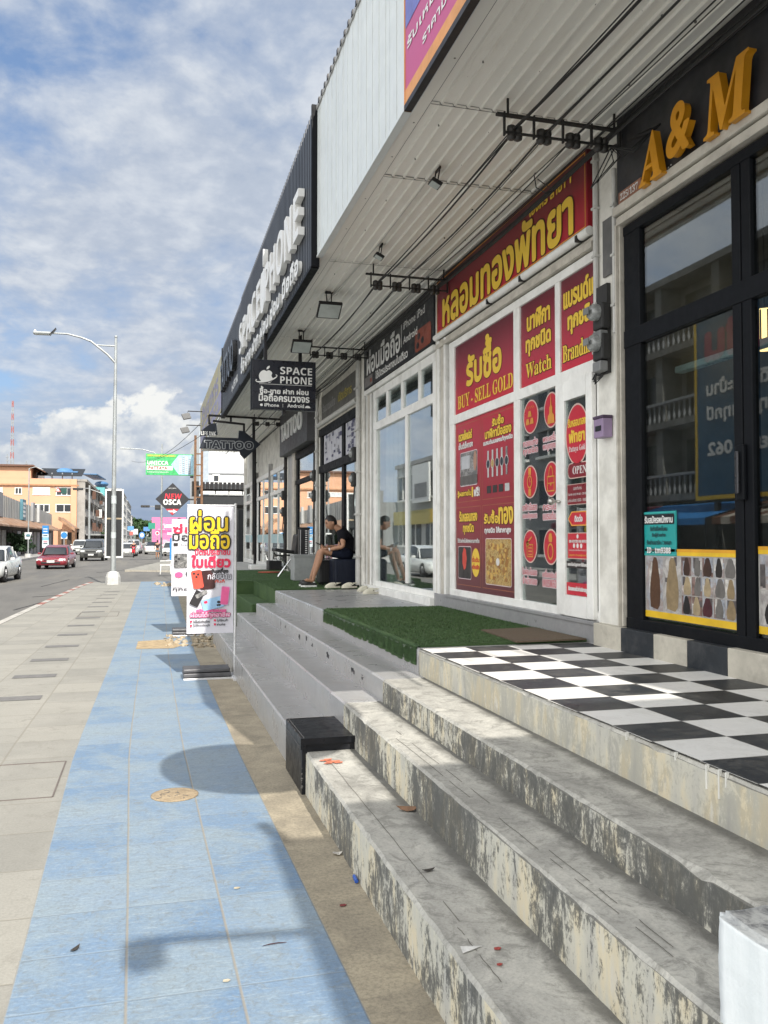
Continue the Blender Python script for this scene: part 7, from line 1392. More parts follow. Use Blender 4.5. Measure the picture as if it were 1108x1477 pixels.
# rusty ladder tower at the end of the terrace
M('rust', (.16, .085, .045), .8, var=.35, scale=6); YR = 50; A = wy(YR, 282, 628); B = wy(YR, 291.5, 640)
t = thing('lattice_post', (A.x, YR, 0), 'rusty brown ladder frame post behind the far end of the canopy', 'post'); mb = MB(); mb.bar((A.x, YR, 0), (A.x, YR, A.z), .13, .13, 'rust'); mb.bar((B.x, YR, 0), (B.x, YR, B.z), .13, .13, 'rust'); mb.build('upright', t)
mb = MB(); z = 1.0
while z < B.z: mb.bar((A.x, YR, z), (B.x, YR, z), .06, .07, 'rust'); z += .62
mb.build('rung', t)
for k, (v0, v1, lab) in enumerate(((722, 738, 'dark clutter cabinet fixed low on the rusty ladder post'), (672, 690, 'dark cable box on the rusty ladder post'))):
    if k == 1: continue
    r = frect(YR+.2, 277, 694, 287, 716); mb = MB(); mb.box((r[0], YR+.15, r[1]), (r[2], YR+.5, r[3]), 'grime_black', .02); tag(mb.build('cable_box'), lab, 'box')
# ------------------------------------------------------------------ buildings
M('orange_wall', (.60, .33, .205), .8, var=.06, dirt=(.42, .25, .15), dscale=.12, damt=.4, scale=.2); M('window_dark', (.03, .034, .038), .15); M('window_pale', (.52, .54, .55), .4); M('roof_brown', (.12, .06, .04), .7); M('roof_blue', (.08, .20, .38), .6, var=.2); M('corr_grey', (.22, .225, .225), .6, dirt=(.30, .28, .24), dscale=.3, damt=.5, scale=.4); M('tile_roof', (.30, .17, .10), .8, var=.4, scale=1.5, dirt=(.5, .45, .38), dscale=.8, damt=.6); M('gate_brown', (.055, .042, .034), .8, var=.3)
def facade_window(mb_wall, t, Y, px4, n, m, fm='frame_white'):
    r = frect(Y, *px4); mb = MB(); mb.box((r[0]-.12, Y-.10, r[1]-.14), (r[2]+.12, Y-.03, r[1]-.02), fm); mb.box((r[0]-.1, Y-.08, r[3]), (r[2]+.1, Y-.02, r[3]+.1), fm)
    for k in range(n+1): x = r[0]+(r[2]-r[0])*k/n; mb.box((x-.05, Y-.07, r[1]-.02), (x+.05, Y-.01, r[3]), fm)
    w = mb.build('window', t); mb = MB(); mb.box((r[0], Y-.04, r[1]), (r[2], Y-.005, r[3]), m); mb.build('pane', w)
YO = 147; xl = wy(YO, -70, 700).x; xm = wy(YO, 44.5, 700).x; xr = wy(YO, 111, 700).x; zt1 = wy(YO, 20, 673).z; zt2 = wy(YO, 80, 690.5).z
ob = thing('orange_building', (xr, YO, 0), 'orange four storey building with blue roof sheets on the left of the street', 'building')
mb = MB(); mb.box((xl, YO, -.2), (xr, YO+95, zt2), 'orange_wall'); mb.box((xl, YO-.02, zt2), (xm, YO+14, zt1), 'orange_wall'); zc = wy(YO, 20, 699).z; mb.box((xl, YO-.35, zc-.12), (xr+.3, YO, zc+.12), M('cornice', (.36, .19, .10), .8)); mb.box((xr-.9, YO-.3, -.2), (xr, YO+.02, zt2-.02), 'orange_wall'); mb.build('wall', ob)
mb = MB(); a = wy(YO, 60, 674); mb.add([(xl, YO-.8, zt1), (xm+.5, YO-.8, zt1+.05), (xm+2.2, YO-.2, zt1-.9), (xm+2.2, YO+14, zt1-.9), (xm+.5, YO+14, zt1+.05), (xl, YO+14, zt1), (xl, YO-.8, zt1+.3), (xm+.4, YO-.8, zt1+.32), (xm+2.2, YO-.2, zt1-.75), (xm+2.2, YO+14, zt1-.75), (xm+.4, YO+14, zt1+.32), (xl, YO+14, zt1+.3)], [(0, 1, 7, 6), (1, 2, 8, 7), (6, 7, 10, 11), (7, 8, 9, 10), (5, 4, 1, 0), (4, 3, 2, 1)], 'roof_brown')
for (u0, v0, u1, v1, m, y0, y1) in ((52, 686, 118, 681, 'panel_black', YO+2, YO+10), (82, 681, 112, 676, 'roof_blue', YO+5, YO+20), (118, 684, 140, 682, 'roof_blue', YO+20, YO+55)):
    p, q = wy(y0, u0, v0), wy(y0, u1, v1); mb.add([(p.x, y0, p.z), (q.x, y0, p.z), (q.x, y1, q.z+1.0), (p.x, y1, q.z+1.0), (p.x, y0, p.z+.15), (q.x, y0, p.z+.15), (q.x, y1, q.z+1.15), (p.x, y1, q.z+1.15)], [(0, 1, 5, 4), (4, 5, 6, 7), (0, 4, 7, 3), (1, 2, 6, 5), (0, 3, 2, 1)], m)
q = wy(YO+6, 92, 678); mb.ball((q.x, YO+8, q.z-.2), (1.5, 2, .7), 'roof_blue', 12, 8); q = wy(YO+6, 131, 684); mb.ball((q.x, YO+40, q.z+.4), (1.4, 3, .6), 'roof_blue', 12, 8); mb.build('roof', ob)
mb = MB()
for u in (53, 60, 75, 90, 104): p = wy(YO+3, u, 690); mb.box((p.x-.08, YO+3, zt2-.2), (p.x+.08, YO+3.2, zt2+1.2), 'pole_grey')
r = frect(YO+2, 55, 685, 63, 689.5); mb.box((r[0], YO+2, r[1]-.3), (r[2], YO+3, r[3]), 'letter_white'); mb.build('roof_post', ob)
for px4, n, m in (((48, 703.5, 71.5, 713), 3, 'window_pale'), ((81.5, 703.5, 104, 714), 3, 'window_dark'), ((81, 728, 104, 738), 2, 'window_dark'), ((48, 728, 71, 738), 3, 'window_dark'), ((-30, 703.5, 3, 709), 3, 'window_pale'), ((22, 704, 31, 712), 2, 'window_dark')): facade_window(None, ob, YO, px4, n, m)
p = wy(YO, 95, 751); mb = MB(); mb.box((xr-9, YO-1.4, p.z-4.2), (xr, YO, p.z-4.0), 'roof_brown'); mb.build('awning', ob)
# its arcaded flank along the street
ar = thing('arcade_building', (xr, YO+40, 0), 'grey arcaded shophouse flank with rows of dark arches receding behind the orange front', 'building')
m_concrete('arcade_grey', (.26, .245, .225), (.40, .385, .36), scale=.15); n = 8; mb = MB(); XA = xr+.02; L = 94.0; ZT4 = zt2
fl_h = ZT4/4.0
pm = MB(); am_ = MB()
for i in range(n):
    y0 = YO+.5+L*i/n; y1 = YO+.5+L*(i+1)/n
    pm.box((XA, y0, -.2), (XA+1.2, y0+1.1, ZT4), 'arcade_grey')
    for f in range(1, 4):
        zb = f*fl_h; c = (y0+1.1+y1)/2; w = (y1-y0-1.1)/2; hgt = fl_h*.95; k = 12
        arc = [(c+w*math.cos(PI*j/k), zb+hgt*.42+min(w, hgt*.5)*math.sin(PI*j/k)) for j in range(k+1)]; topz = zb+fl_h
        for j in range(k):
            (ya, za), (yb, zb2) = arc[j], arc[j+1]; am_.add([(XA+1.1, ya, za), (XA+1.1, yb, zb2), (XA+1.1, yb, topz), (XA+1.1, ya, topz), (XA, ya, za), (XA, yb, zb2)], [(0, 1, 2, 3), (0, 4, 5, 1)], 'arcade_grey')
        pm.box((XA, y0+1.1, zb-.3), (XA+1.3, y1, zb+.35), 'arcade_grey')
        am_.box((XA+.9, y0+1.1, zb+.35), (XA+1.0, y1, zb+1.1), 'arcade_grey'); am_.box((XA+.01, y0+1.1, zb+.36), (XA+.05, y1, topz-.02), 'window_dark')
pm.box((XA, YO+.4, ZT4-.35), (XA+1.5, YO+.5+L, ZT4+.05), 'arcade_grey'); pm.box((XA, YO+.5, -.2), (XA+.3, YO+L, fl_h), 'gate_brown'); pm.build('pier', ar); am_.build('arch', ar)
mb = MB(); mb.box((XA+1.3, YO+2, fl_h-.5), (XA+3.6, YO+L, fl_h-.25), 'corr_grey'); mb.build('awning', ar)
mb = MB(); R = random.Random(3)
for k in range(14): y = YO+3+R.random()*60; f = R.randrange(1, 4); mb.box((XA+1.3, y, f*fl_h+.4), (XA+1.9, y+R.uniform(.8, 2), f*fl_h+R.uniform(1, 2.2)), R.choice(['pole_grey', 'gate_brown', 'letter_white', 'roof_brown']))
mb.build('balcony_clutter', ar)
def simple_block(name, x0, x1, y0, y1, z, wallm, label, floors, side, cols=6, roof='wall_grey', pane_m='window_dark', front=True):
    t = thing(name, ((x0+x1)/2, y0, 0), label, 'building'); mb = MB(); mb.box((x0, y0, -.3), (x1, y1, z), wallm); mb.build('wall', t); mb = MB(); mb.box((x0-.2, y0-.2, z), (x1+.2, y1+.2, z+.35), roof); mb.build('roof', t)
    X = x1 if side > 0 else x0; fh = z/floors
    for f in range(floors):
        mb = MB(); pb2 = MB()
        for c in range(cols):
            a = y0+(y1-y0)*(c+.18)/cols; b2 = y0+(y1-y0)*(c+.82)/cols; zb = f*fh+fh*.28
            mb.box((X, a-.1, zb-.15), (X+side*.25, b2+.1, zb), 'frame_white'); mb.box((X, a-.1, zb+fh*.5), (X+side*.3, b2+.1, zb+fh*.5+.12), wallm); mb.box((X, (a+b2)/2-.06, zb), (X+side*.12, (a+b2)/2+.06, zb+fh*.5), 'frame_white')
            pb2.box((X, a, zb), (X+side*.06, b2, zb+fh*.5), pane_m)
        if front:
            nf = max(2, int((x1-x0)/4))
            for c in range(nf): a = x0+(x1-x0)*(c+.25)/nf; b2 = x0+(x1-x0)*(c+.75)/nf; zb = f*fh+fh*.28; mb.box((a-.1, y0-.2, zb-.15), (b2+.1, y0, zb), 'frame_white'); pb2.box((a, y0-.06, zb), (b2, y0, zb+fh*.5), pane_m)
        w = mb.build('window', t); pb2.build('pane', w)
    return t
xg = wy(262, 153, 720).x; M('teal_pale', (.10, .34, .36), .6); M('block_white', (.50, .50, .49), .8, dirt=(.3, .3, .29), dscale=.2, damt=.5, scale=.2); M('block_grey', (.30, .305, .31), .8, dirt=(.2, .2, .2), dscale=.2, damt=.5, scale=.2)
simple_block('teal_building', xg-14, wy(250, 152, 720).x, 246, 262, wy(250, 140, 703).z, 'teal_pale', 'teal building showing just above the arcaded one', 4, 1, 3)
simple_block('white_building', wy(300, 170, 720).x-12, wy(300, 178.5, 720).x, 272, 330, wy(300, 178, 713).z, 'block_white', 'white apartment block beside the black lamp banner', 4, 1, 7)
simple_block('grey_building', wy(360, 180, 720).x-12, wy(360, 186, 720).x, 335, 400, wy(360, 186, 727).z, 'block_grey', 'grey apartment block at the far bend on the left', 4, 1, 6)
simple_block('low_building', wy(400, 186, 720).x-12, wy(430, 192, 720).x, 404, 450, wy(410, 190, 745).z, 'block_white', 'low pale building at the end of the street, left side', 3, 1, 5)
# corrugated warehouse with tiled awning
XW2 = -14.0; Ya, Yb = 78, 136; cw = thing('warehouse', (XW2, 100, 0), 'grey corrugated warehouse front with a tiled awning on the far left', 'building')
mb = MB(); z0, z1 = 3.6, 6.3; y = Ya; k = 0
while y < Yb: mb.box((XW2-.4, y, z0), (XW2+(.0 if k % 2 else .09), min(y+.55, Yb), z1-.9*(y-Ya)/(Yb-Ya)), 'corr_grey'); y += .55; k += 1
mb.box((XW2-16, Ya, -.2), (XW2-.4, Yb, 5.2), 'corr_grey'); mb.build('cladding', cw)
mb = MB(); mb.add([(XW2+.1, Ya, 3.9), (XW2+1.9, Ya, 3.0), (XW2+1.9, Yb-4, 3.0), (XW2+.1, Yb-4, 3.9), (XW2+.1, Ya, 3.75), (XW2+1.9, Ya, 2.85), (XW2+1.9, Yb-4, 2.85), (XW2+.1, Yb-4, 3.75)], [(0, 1, 2, 3), (1, 5, 6, 2), (4, 7, 6, 5), (0, 4, 5, 1), (3, 2, 6, 7)], 'tile_roof'); mb.build('awning', cw)
mb = MB(); mb.box((XW2-.3, Ya, -.2), (XW2+.3, Yb, 3.6), 'gate_brown'); R = random.Random(9); y = Ya+1
while y < Yb-3: mb.box((XW2+.3, y, 0), (XW2+.38, y+2.6, 2.6), R.choice(['gate_brown', 'arcade_grey', 'pole_grey'])); y += 3.4
mb.build('shop_front', cw)
mb = MB(); p0, p1 = 88, 94
for y0, y1, m in ((86, 89.5, 'block_grey'), (103, 105.5, 'mark_teal'), (112, 113.5, 'block_grey'), (118, 119, 'block_white')): mb.box((XW2+.09, y0, 3.9), (XW2+.4, y1, 6.2), m)
mb.build('panel', cw)
mb = MB()
for i in range(4): y = 104.2; mb.box((XW2+.41, 103.5, 4.2+.45*i), (XW2+.43, 105, 4.5+.45*i), 'letter_white')
mb.build('sign_lettering', cw)
gt = thing('tiled_gate', (XW2+1, 136, 0), 'small gatehouse with a sloping tiled roof beside the warehouse', 'gatehouse'); a = wy(138, 80, 745); b_ = wy(138, 112, 762)
mb = MB(); mb.add([(wy(138, 84, 746).x, 138, a.z), (wy(138, 108, 758).x, 138, b_.z), (wy(138, 108, 758).x, 150, b_.z), (wy(138, 84, 746).x, 150, a.z), (wy(138, 84, 746).x, 138, a.z-.5), (wy(138, 108, 758).x, 138, b_.z-.5)], [(0, 1, 2, 3), (0, 4, 5, 1)], 'tile_roof'); mb.build('roof', gt)
mb = MB()
for u in (86, 94, 106): x = wy(138, u, 760).x; mb.box((x-.25, 138.2, -.2), (x+.25, 138.7, b_.z-.1), 'rust')
mb.box((wy(138, 84, 760).x, 140, -.2), (wy(138, 108, 760).x, 140.3, b_.z-.6), 'gate_brown'); mb.build('post', gt)
# foliage
def leafball(mb, c, r, n, m, s, R):
    for i in range(n):
        d = Vector((R.gauss(0, 1), R.gauss(0, 1), R.gauss(0, 1))).normalized()*(R.random()**.45); p = Vector(c)+Vector((d.x*r[0], d.y*r[1], d.z*r[2]))
        a = Vector((R.gauss(0, 1), R.gauss(0, 1), R.gauss(0, 1))).normalized(); b2 = a.cross(Vector((R.gauss(0, 1), R.gauss(0, 1), R.gauss(0, 1)))).normalized(); q = s*R.uniform(.6, 1.3)
        mb.quad([p-a*q, p+b2*q*.55, p+a*q, p-b2*q*.55], m)
M('leaf_green', (.035, .078, .022), .6, var=.5, scale=1.5); M('leaf_dark', (.022, .05, .018), .65, var=.5, scale=1.2); M('bark', (.08, .06, .045), .9)
def tree(name, x, y, h, w, label, seed, m='leaf_green', leaf=.35, n=900, cat='tree'):
    R = random.Random(seed); t = thing(name, (x, y, 0), label, cat)
    if cat == 'tree':
        mb = MB(); mb.tube([(x, y, -.2), (x+.1, y, h*.3), (x+R.uniform(-.4, .4), y, h*.62)], [w*.07, w*.05, w*.02], 'bark', 8)
        for k in range(5): a = R.uniform(0, 6.3); mb.tube([(x+.05, y, h*.3+.06*k*h), (x+w*.32*math.cos(a), y+w*.32*math.sin(a), h*.55+.07*k*h)], [w*.03, w*.01], 'bark', 6)
        mb.build('trunk', t)
    mb = MB()
    for k in range(9):
        a = R.uniform(0, 6.3); q = R.uniform(0, w*.34); z0 = h*(.35 if cat == 'tree' else .15); leafball(mb, (x+q*math.cos(a), y+q*math.sin(a), z0+(h-z0)*R.uniform(.15, .8)), (w*.27, w*.27, (h-z0)*.22), n//9, m, leaf, R)
    mb.build('crown' if cat == 'tree' else 'foliage', t)
p = wy(93, 26, 800); tree('bush', p.x, 93, 2.6, 3.4, 'rounded green bush on the left pavement before the warehouse', 5, 'leaf_dark', .17, 1800, 'bush')
for k, (u, y, h, w, lab) in enumerate(((198, 420, 12, 12, 'green tree at the end of the street, left of the pink billboard'), (207, 380, 9.5, 8, 'smaller green tree beside the far green road sign'), (140, 205, 5, 5, 'shrub growing over the awning of the arcaded building'))):
    p = wy(y, u, 780)
    if k == 2: tree('bush', XA+3, 196, 5.2, 5, lab, 20+k, 'leaf_green', .3, 900, 'bush')
    else: tree('tree', p.x, y, h, w, lab, 20+k, 'leaf_green', .9, 1300)
M('leaf_far', (.075, .105, .075), .8, var=.4, scale=.2); R = random.Random(31); mb = MB()  # leaf colour paled to stand in for distance haze on the hill
for i in range(1500):
    u = R.uniform(185, 330); y = R.uniform(900, 1150); p = wy(y, u, 778); ht = 14+5*math.sin(p.x*.012+1)-abs(u-250)*.05; z = R.random()**.6*ht; leafball(mb, (p.x, y-300*(1-z/20)*.3, z), (8, 8, 3.5), 9, 'leaf_far', 3.6, R)
tag(mb.build('hillside_wood'), kind='stuff')
mb = MB(); n = 26; vs = []
for i in range(n+1):
    for j in range(7): x = -160+440*i/n; y = 760+j*70; vs.append((x, y, -2+(15+4*math.sin(x*.018+1))*math.sin(PI*.5*min(1, j/5))))
mb.add(vs, [(i*7+j, (i+1)*7+j, (i+1)*7+j+1, i*7+j+1) for i in range(n) for j in range(6)], 'leaf_far', True); struct('hill', mb)
for k in range(16):
    u = R.uniform(205, 268); y = R.uniform(820, 900); p = wy(y, u, R.uniform(755, 768)); w = R.uniform(3, 6); mb = MB(); mb.box((p.x, y-60, p.z-4), (p.x+w, y-52, p.z+R.uniform(1, 3)), 'block_white'); mb.box((p.x-.4, y-61, p.z+3), (p.x+w+.4, y-51, p.z+3.6), 'roof_brown'); o = tag(mb.build('hillside_house'), 'tiny pale house among the trees on the far hill', 'house', 'houses on the far hill')
# pink billboard at the end
YP2 = 175; r = frect(YP2, 219, 746, 268, 797); t = thing('billboard', (r[0], YP2, r[1]), 'big pink billboard with a woman\'s face at the end of the street', 'billboard'); F = face_frame(YP2)
mb = MB(); mb.box((r[0], YP2, r[1]+.8), (r[2], YP2+.4, r[3]), M('bb_pink', (.62, .17, .33), .5, var=.2)); mb.build('panel', t); mb = MB()
R = random.Random(6)
for k in range(16): q = sub(r, R.uniform(.05, .5), R.uniform(.1, .9), 0, 0); sheet(mb, F, (q[0], q[1], q[0]+R.uniform(.5, 2.2), q[1]+R.uniform(.15, .6)), R.choice(['letter_white', 'ink_pink', M('bb_palepink', (.64, .36, .46), .5)]), .03+.002*k)
patch(mb, F, ell(r[0]+(r[2]-r[0])*.80, r[1]+(r[3]-r[1])*.62, (r[2]-r[0])*.20, (r[3]-r[1])*.36), 'hair_black', .08); patch(mb, F, ell(r[0]+(r[2]-r[0])*.83, r[1]+(r[3]-r[1])*.60, (r[2]-r[0])*.13, (r[3]-r[1])*.25), M('face_print', (.58, .38, .32), .5), .10)
for a in (.78, .88): patch(mb, F, ell(r[0]+(r[2]-r[0])*a, r[1]+(r[3]-r[1])*.66, .2, .09, 10), 'hair_black', .12)
patch(mb, F, ell(r[0]+(r[2]-r[0])*.83, r[1]+(r[3]-r[1])*.45, .22, .09, 10), 'ink_red', .12); mb.build('print', t); mb = MB()
for a in (.2, .5, .8): mb.box((r[0]+(r[2]-r[0])*a-.15, YP2+.1, -.2), (r[0]+(r[2]-r[0])*a+.15, YP2+.35, r[1]+.8), 'steel_dark')
mb.build('support', t)
def sgn(name, Y, px4, col, label, shape='rect', pole_=True, txt=None):
    r = frect(Y, *px4); t = thing(name, (r[0], Y, r[1]), label, 'sign'); mb = MB(); m = M('sg_'+name+str(Y), col, .5)
    mb.prism(ell((r[0]+r[2])/2, (r[1]+r[3])/2, (r[2]-r[0])/2, (r[3]-r[1])/2, 18) if shape == 'round' else [(r[0], r[1]), (r[2], r[1]), (r[2], r[3]), (r[0], r[3])], face_frame(Y), -.08, m); mb.build('plate', t)
    if pole_: mb = MB(); mb.tube([((r[0]+r[2])/2, Y+.12, -.2), ((r[0]+r[2])/2, Y+.12, r[3])], .06, 'pole_grey', 6); mb.build('pole', t)
    if txt: mb = MB(); mb.prism(ell((r[0]+r[2])/2, (r[1]+r[3])/2, (r[2]-r[0])*.3, (r[3]-r[1])*.3, 12), face_frame(Y-.02), .02, txt); mb.build('mark', t)
    return t
sgn('road_sign', 150, (214, 754, 224, 763), (.02, .22, .15), 'green road sign before the pink billboard'); sgn('round_sign', 130, (200.5, 767, 209, 777), (.06, .20, .50), 'blue round shop sign on the left side of the distant street', 'round', True, 'letter_white')
sgn('shop_sign', 160, (184, 759, 193, 765), (.12, .30, .56), 'pale blue projecting shop sign by the far white block'); sgn('shop_sign', 165, (190, 763, 199, 771), (.55, .56, .58), 'white projecting shop sign by the far white block'); sgn('shop_sign', 110, (187, 767, 192, 772), (.5, .12, .1), 'red projecting shop sign on the distant left side'); sgn('round_sign', 140, (224, 766, 230, 772), (.6, .6, .6), 'white round sign before the pink billboard', 'round', True, 'ink_red')
sgn('shop_sign', 190, (207, 760, 216, 766), (.10, .25, .55), 'small blue sign left of the green road sign'); sgn('parking_sign', 112, (108, 780, 113.5, 786), (.6, .08, .08), 'small red sign board beside the parked white pickup')
# blue board at right of the pedestrian
r = frect(70, 245, 776, 249, 800); mb = MB(); mb.box((r[0], 70, 0), (r[2], 70.1, r[3]), 'sign_blue', .01); tag(mb.build('sign_board'), 'narrow blue upright board left of the rear banner', 'sign')
# white buildings past the terrace
YWB = 64; x0 = wy(YWB, 287, 690).x; t = thing('white_building', (x0, YWB, 0), 'white building past the end of the terrace with a small window', 'building'); mb = MB(); mb.box((x0, YWB, -.2), (x0+14, YWB+14, wy(YWB, 300, 652).z+1.5), M('bright_white', (.66, .67, .67), .7, var=.04)); mb.build('wall', t)
mb = MB(); zl = wy(YWB, 320, 683).z; mb.box((x0, YWB-.08, zl-.05), (x0+12, YWB, zl+.05), 'pole_grey'); xs_ = wy(YWB, 301, 690).x; mb.box((x0, YWB-.12, 0), (xs_, YWB-.01, wy(YWB, 300, 652).z+1.5), M('blue_grey', (.33, .38, .43), .6)); mb.build('trim', t); r = frect(YWB, 308.5, 686, 315, 694); mb = MB(); mb.box((r[0]-.1, YWB-.08, r[1]-.1), (r[2]+.1, YWB, r[3]+.1), 'frame_white'); w = mb.build('window', t); mb = MB(); mb.box((r[0], YWB-.1, r[1]), (r[2], YWB-.05, r[3]), 'window_dark'); mb.build('pane', w)
YK = 50; r = frect(YK, 291, 695, 352, 706); t = thing('dark_canopy_shop', (r[0], YK, 0), 'dark shop with a black grooved canopy and a white strip beyond the terrace', 'shop'); mb = MB()
for k in range(22): a = r[0]+(r[2]+3-r[0])*k/22; mb.box((a, YK, r[1]), (a+(r[2]+3-r[0])/22*.7, YK+.1, r[3]), 'steel_dark')
mb.box((r[0], YK+.08, r[1]), (r[2]+3, YK+6, r[3]-.1), M('canopy_slate', (.07, .075, .08), .6)); mb.build('canopy', t)
q = frect(YK, 291, 708, 352, 713); mb = MB()
for k in range(7): a = q[0]+(q[2]+3-q[0])*k/7; mb.box((a+.03, YK+.05, q[1]), (a+(q[2]+3-q[0])/7-.03, YK+.15, q[3]), 'letter_white')
mb.build('fascia_light', t); mb = MB(); mb.box((q[0], YK+.2, q[1]-.6), (q[2]+4, YK+5, q[1]-.05), 'panel_black'); mb.box((q[0]+.2, YK+5, 0), (q[2]+4, YK+5.2, q[1]), M('inside_grey', (.12, .12, .125), .8)); mb.box((q[0]+.1, YK+.3, 0), (q[0]+.3, YK+.5, q[1]-.6), 'steel_dark'); mb.build('wall', t)
q = frect(YK, 294, 723, 335, 725.5); mb = MB(); mb.box((q[0], YK+.25, q[1]), (q[2], YK+.3, q[3]), 'letter_white'); mb.build('light_strip', t)
Y3 = 34.5; a = frect(Y3, 344, 735, 354, 806); mb = MB(); mb.box((a[0], Y3, 0), (a[2], Y3+1.2, a[3]), 'panel_black', .02); tag(mb.build('dark_post'), 'thick black post at the end of the terrace', 'post'); a = frect(Y3+1, 326, 738, 343, 806); t = thing('plank_door', (a[0], Y3+1, 0), 'weathered pale plank door beside the thick black post', 'door'); mb = MB()
for k in range(5): x = a[0]+(a[2]-a[0])*k/5; mb.box((x+.01, Y3+1, 0), (x+(a[2]-a[0])/5-.01, Y3+1.06, a[3]), M('plank%d' % (k % 3), ((.24, .25, .25), (.30, .30, .27), (.16, .15, .10))[k % 3], .8, var=.2))
mb.build('plank', t)
# plastic chair and clutter by the rear banner
p = wz(0, 238, 828); s = 1.0; t = thing('plastic_chair', (p.x, p.y, 0), 'white plastic chair beside the rear banner', 'chair'); mb = MB(); mb.box((p.x-.24, p.y-.24, .42), (p.x+.26, p.y+.24, .46), 'letter_white', .01); mb.build('seat', t)
mb = MB(); mb.add([(p.x+.24, p.y-.24, .44), (p.x+.28, p.y+.24, .44), (p.x+.40, p.y+.24, .92), (p.x+.36, p.y-.24, .92), (p.x+.27, p.y-.24, .44), (p.x+.31, p.y+.24, .44), (p.x+.43, p.y+.24, .92), (p.x+.39, p.y-.24, .92)], [(0, 1, 2, 3), (7, 6, 5, 4), (0, 3, 7, 4), (3, 2, 6, 7), (1, 5, 6, 2)], 'letter_white'); mb.build('backrest', t)
for dx in (-.2, .24):
    for dy in (-.2, .2): mb = MB(); mb.tube([(p.x+dx, p.y+dy, .43), (p.x+dx*1.15, p.y+dy*1.15, 0)], [.03, .02], 'letter_white', 8); mb.build('leg', t)
mb = MB(); mb.bar((p.x-.24, p.y-.25, .64), (p.x+.33, p.y-.25, .66), .05, .03, 'letter_white'); mb.bar((p.x-.24, p.y+.25, .64), (p.x+.33, p.y+.25, .66), .05, .03, 'letter_white'); mb.build('armrest', t)
# radio mast and smaller antennas
YA = 520; p = wy(YA, 17, 690); q = wy(YA, 17, 578); t = thing('radio_mast', (p.x, YA, 0), 'red and white lattice radio mast behind the orange building', 'mast'); mb = MB(); nn = 22; z0, z1 = 0, q.z
for k in range(nn):
    a, b2 = z0+(z1-z0)*k/nn, z0+(z1-z0)*(k+1)/nn; w0, w1 = 1.3*(1-.75*k/nn), 1.3*(1-.75*(k+1)/nn); m = M('mast_red', (.30, .10, .09), .6) if k % 2 else 'pole_grey'
    for sx, sy in ((-1, -1), (1, -1), (1, 1), (-1, 1)): mb.bar((p.x+sx*w0, YA+sy*w0, a), (p.x+sx*w1, YA+sy*w1, b2), .28, .28, m)
    for sx in (-1, 1): mb.bar((p.x+sx*w0, YA-w0, a), (p.x-sx*w1, YA-w1, b2), .16, .16, m)
mb.build('lattice', t)
for u, v, lab in ((10.5, 655, 'short antenna left of the radio mast'), (38, 665, 'white antenna stub above the orange roof')):
    p = wy(300, u, v); mb = MB(); mb.tube([(p.x, 300, 0), (p.x, 300, p.z)], [.35, .12], 'pole_grey', 6)
    for k in range(6): mb.box((p.x-.5, 299.8, p.z-1-1.2*k), (p.x+.5, 300.2, p.z-.8-1.2*k), 'pole_grey')
    tag(mb.build('antenna'), lab, 'antenna')
# wires from the canopy end across to the billboard
mb = MB(); A = wy(45, 285, 640)
for a, b2 in ((wy(76, 212, 662), Vector((EX+.3, 31, 6.2))), (wy(80, 190, 665), Vector((EX+.3, 31, 5.6)))): mb.tube([a.lerp(b2, i/10)-Vector((0, 0, .5*4*(i/10)*(1-i/10))) for i in range(11)], .012, 'cable_black', 5)
tag(mb.build('overhead_wire'), 'pair of thin overhead wires running to the far end of the canopy', 'wires')
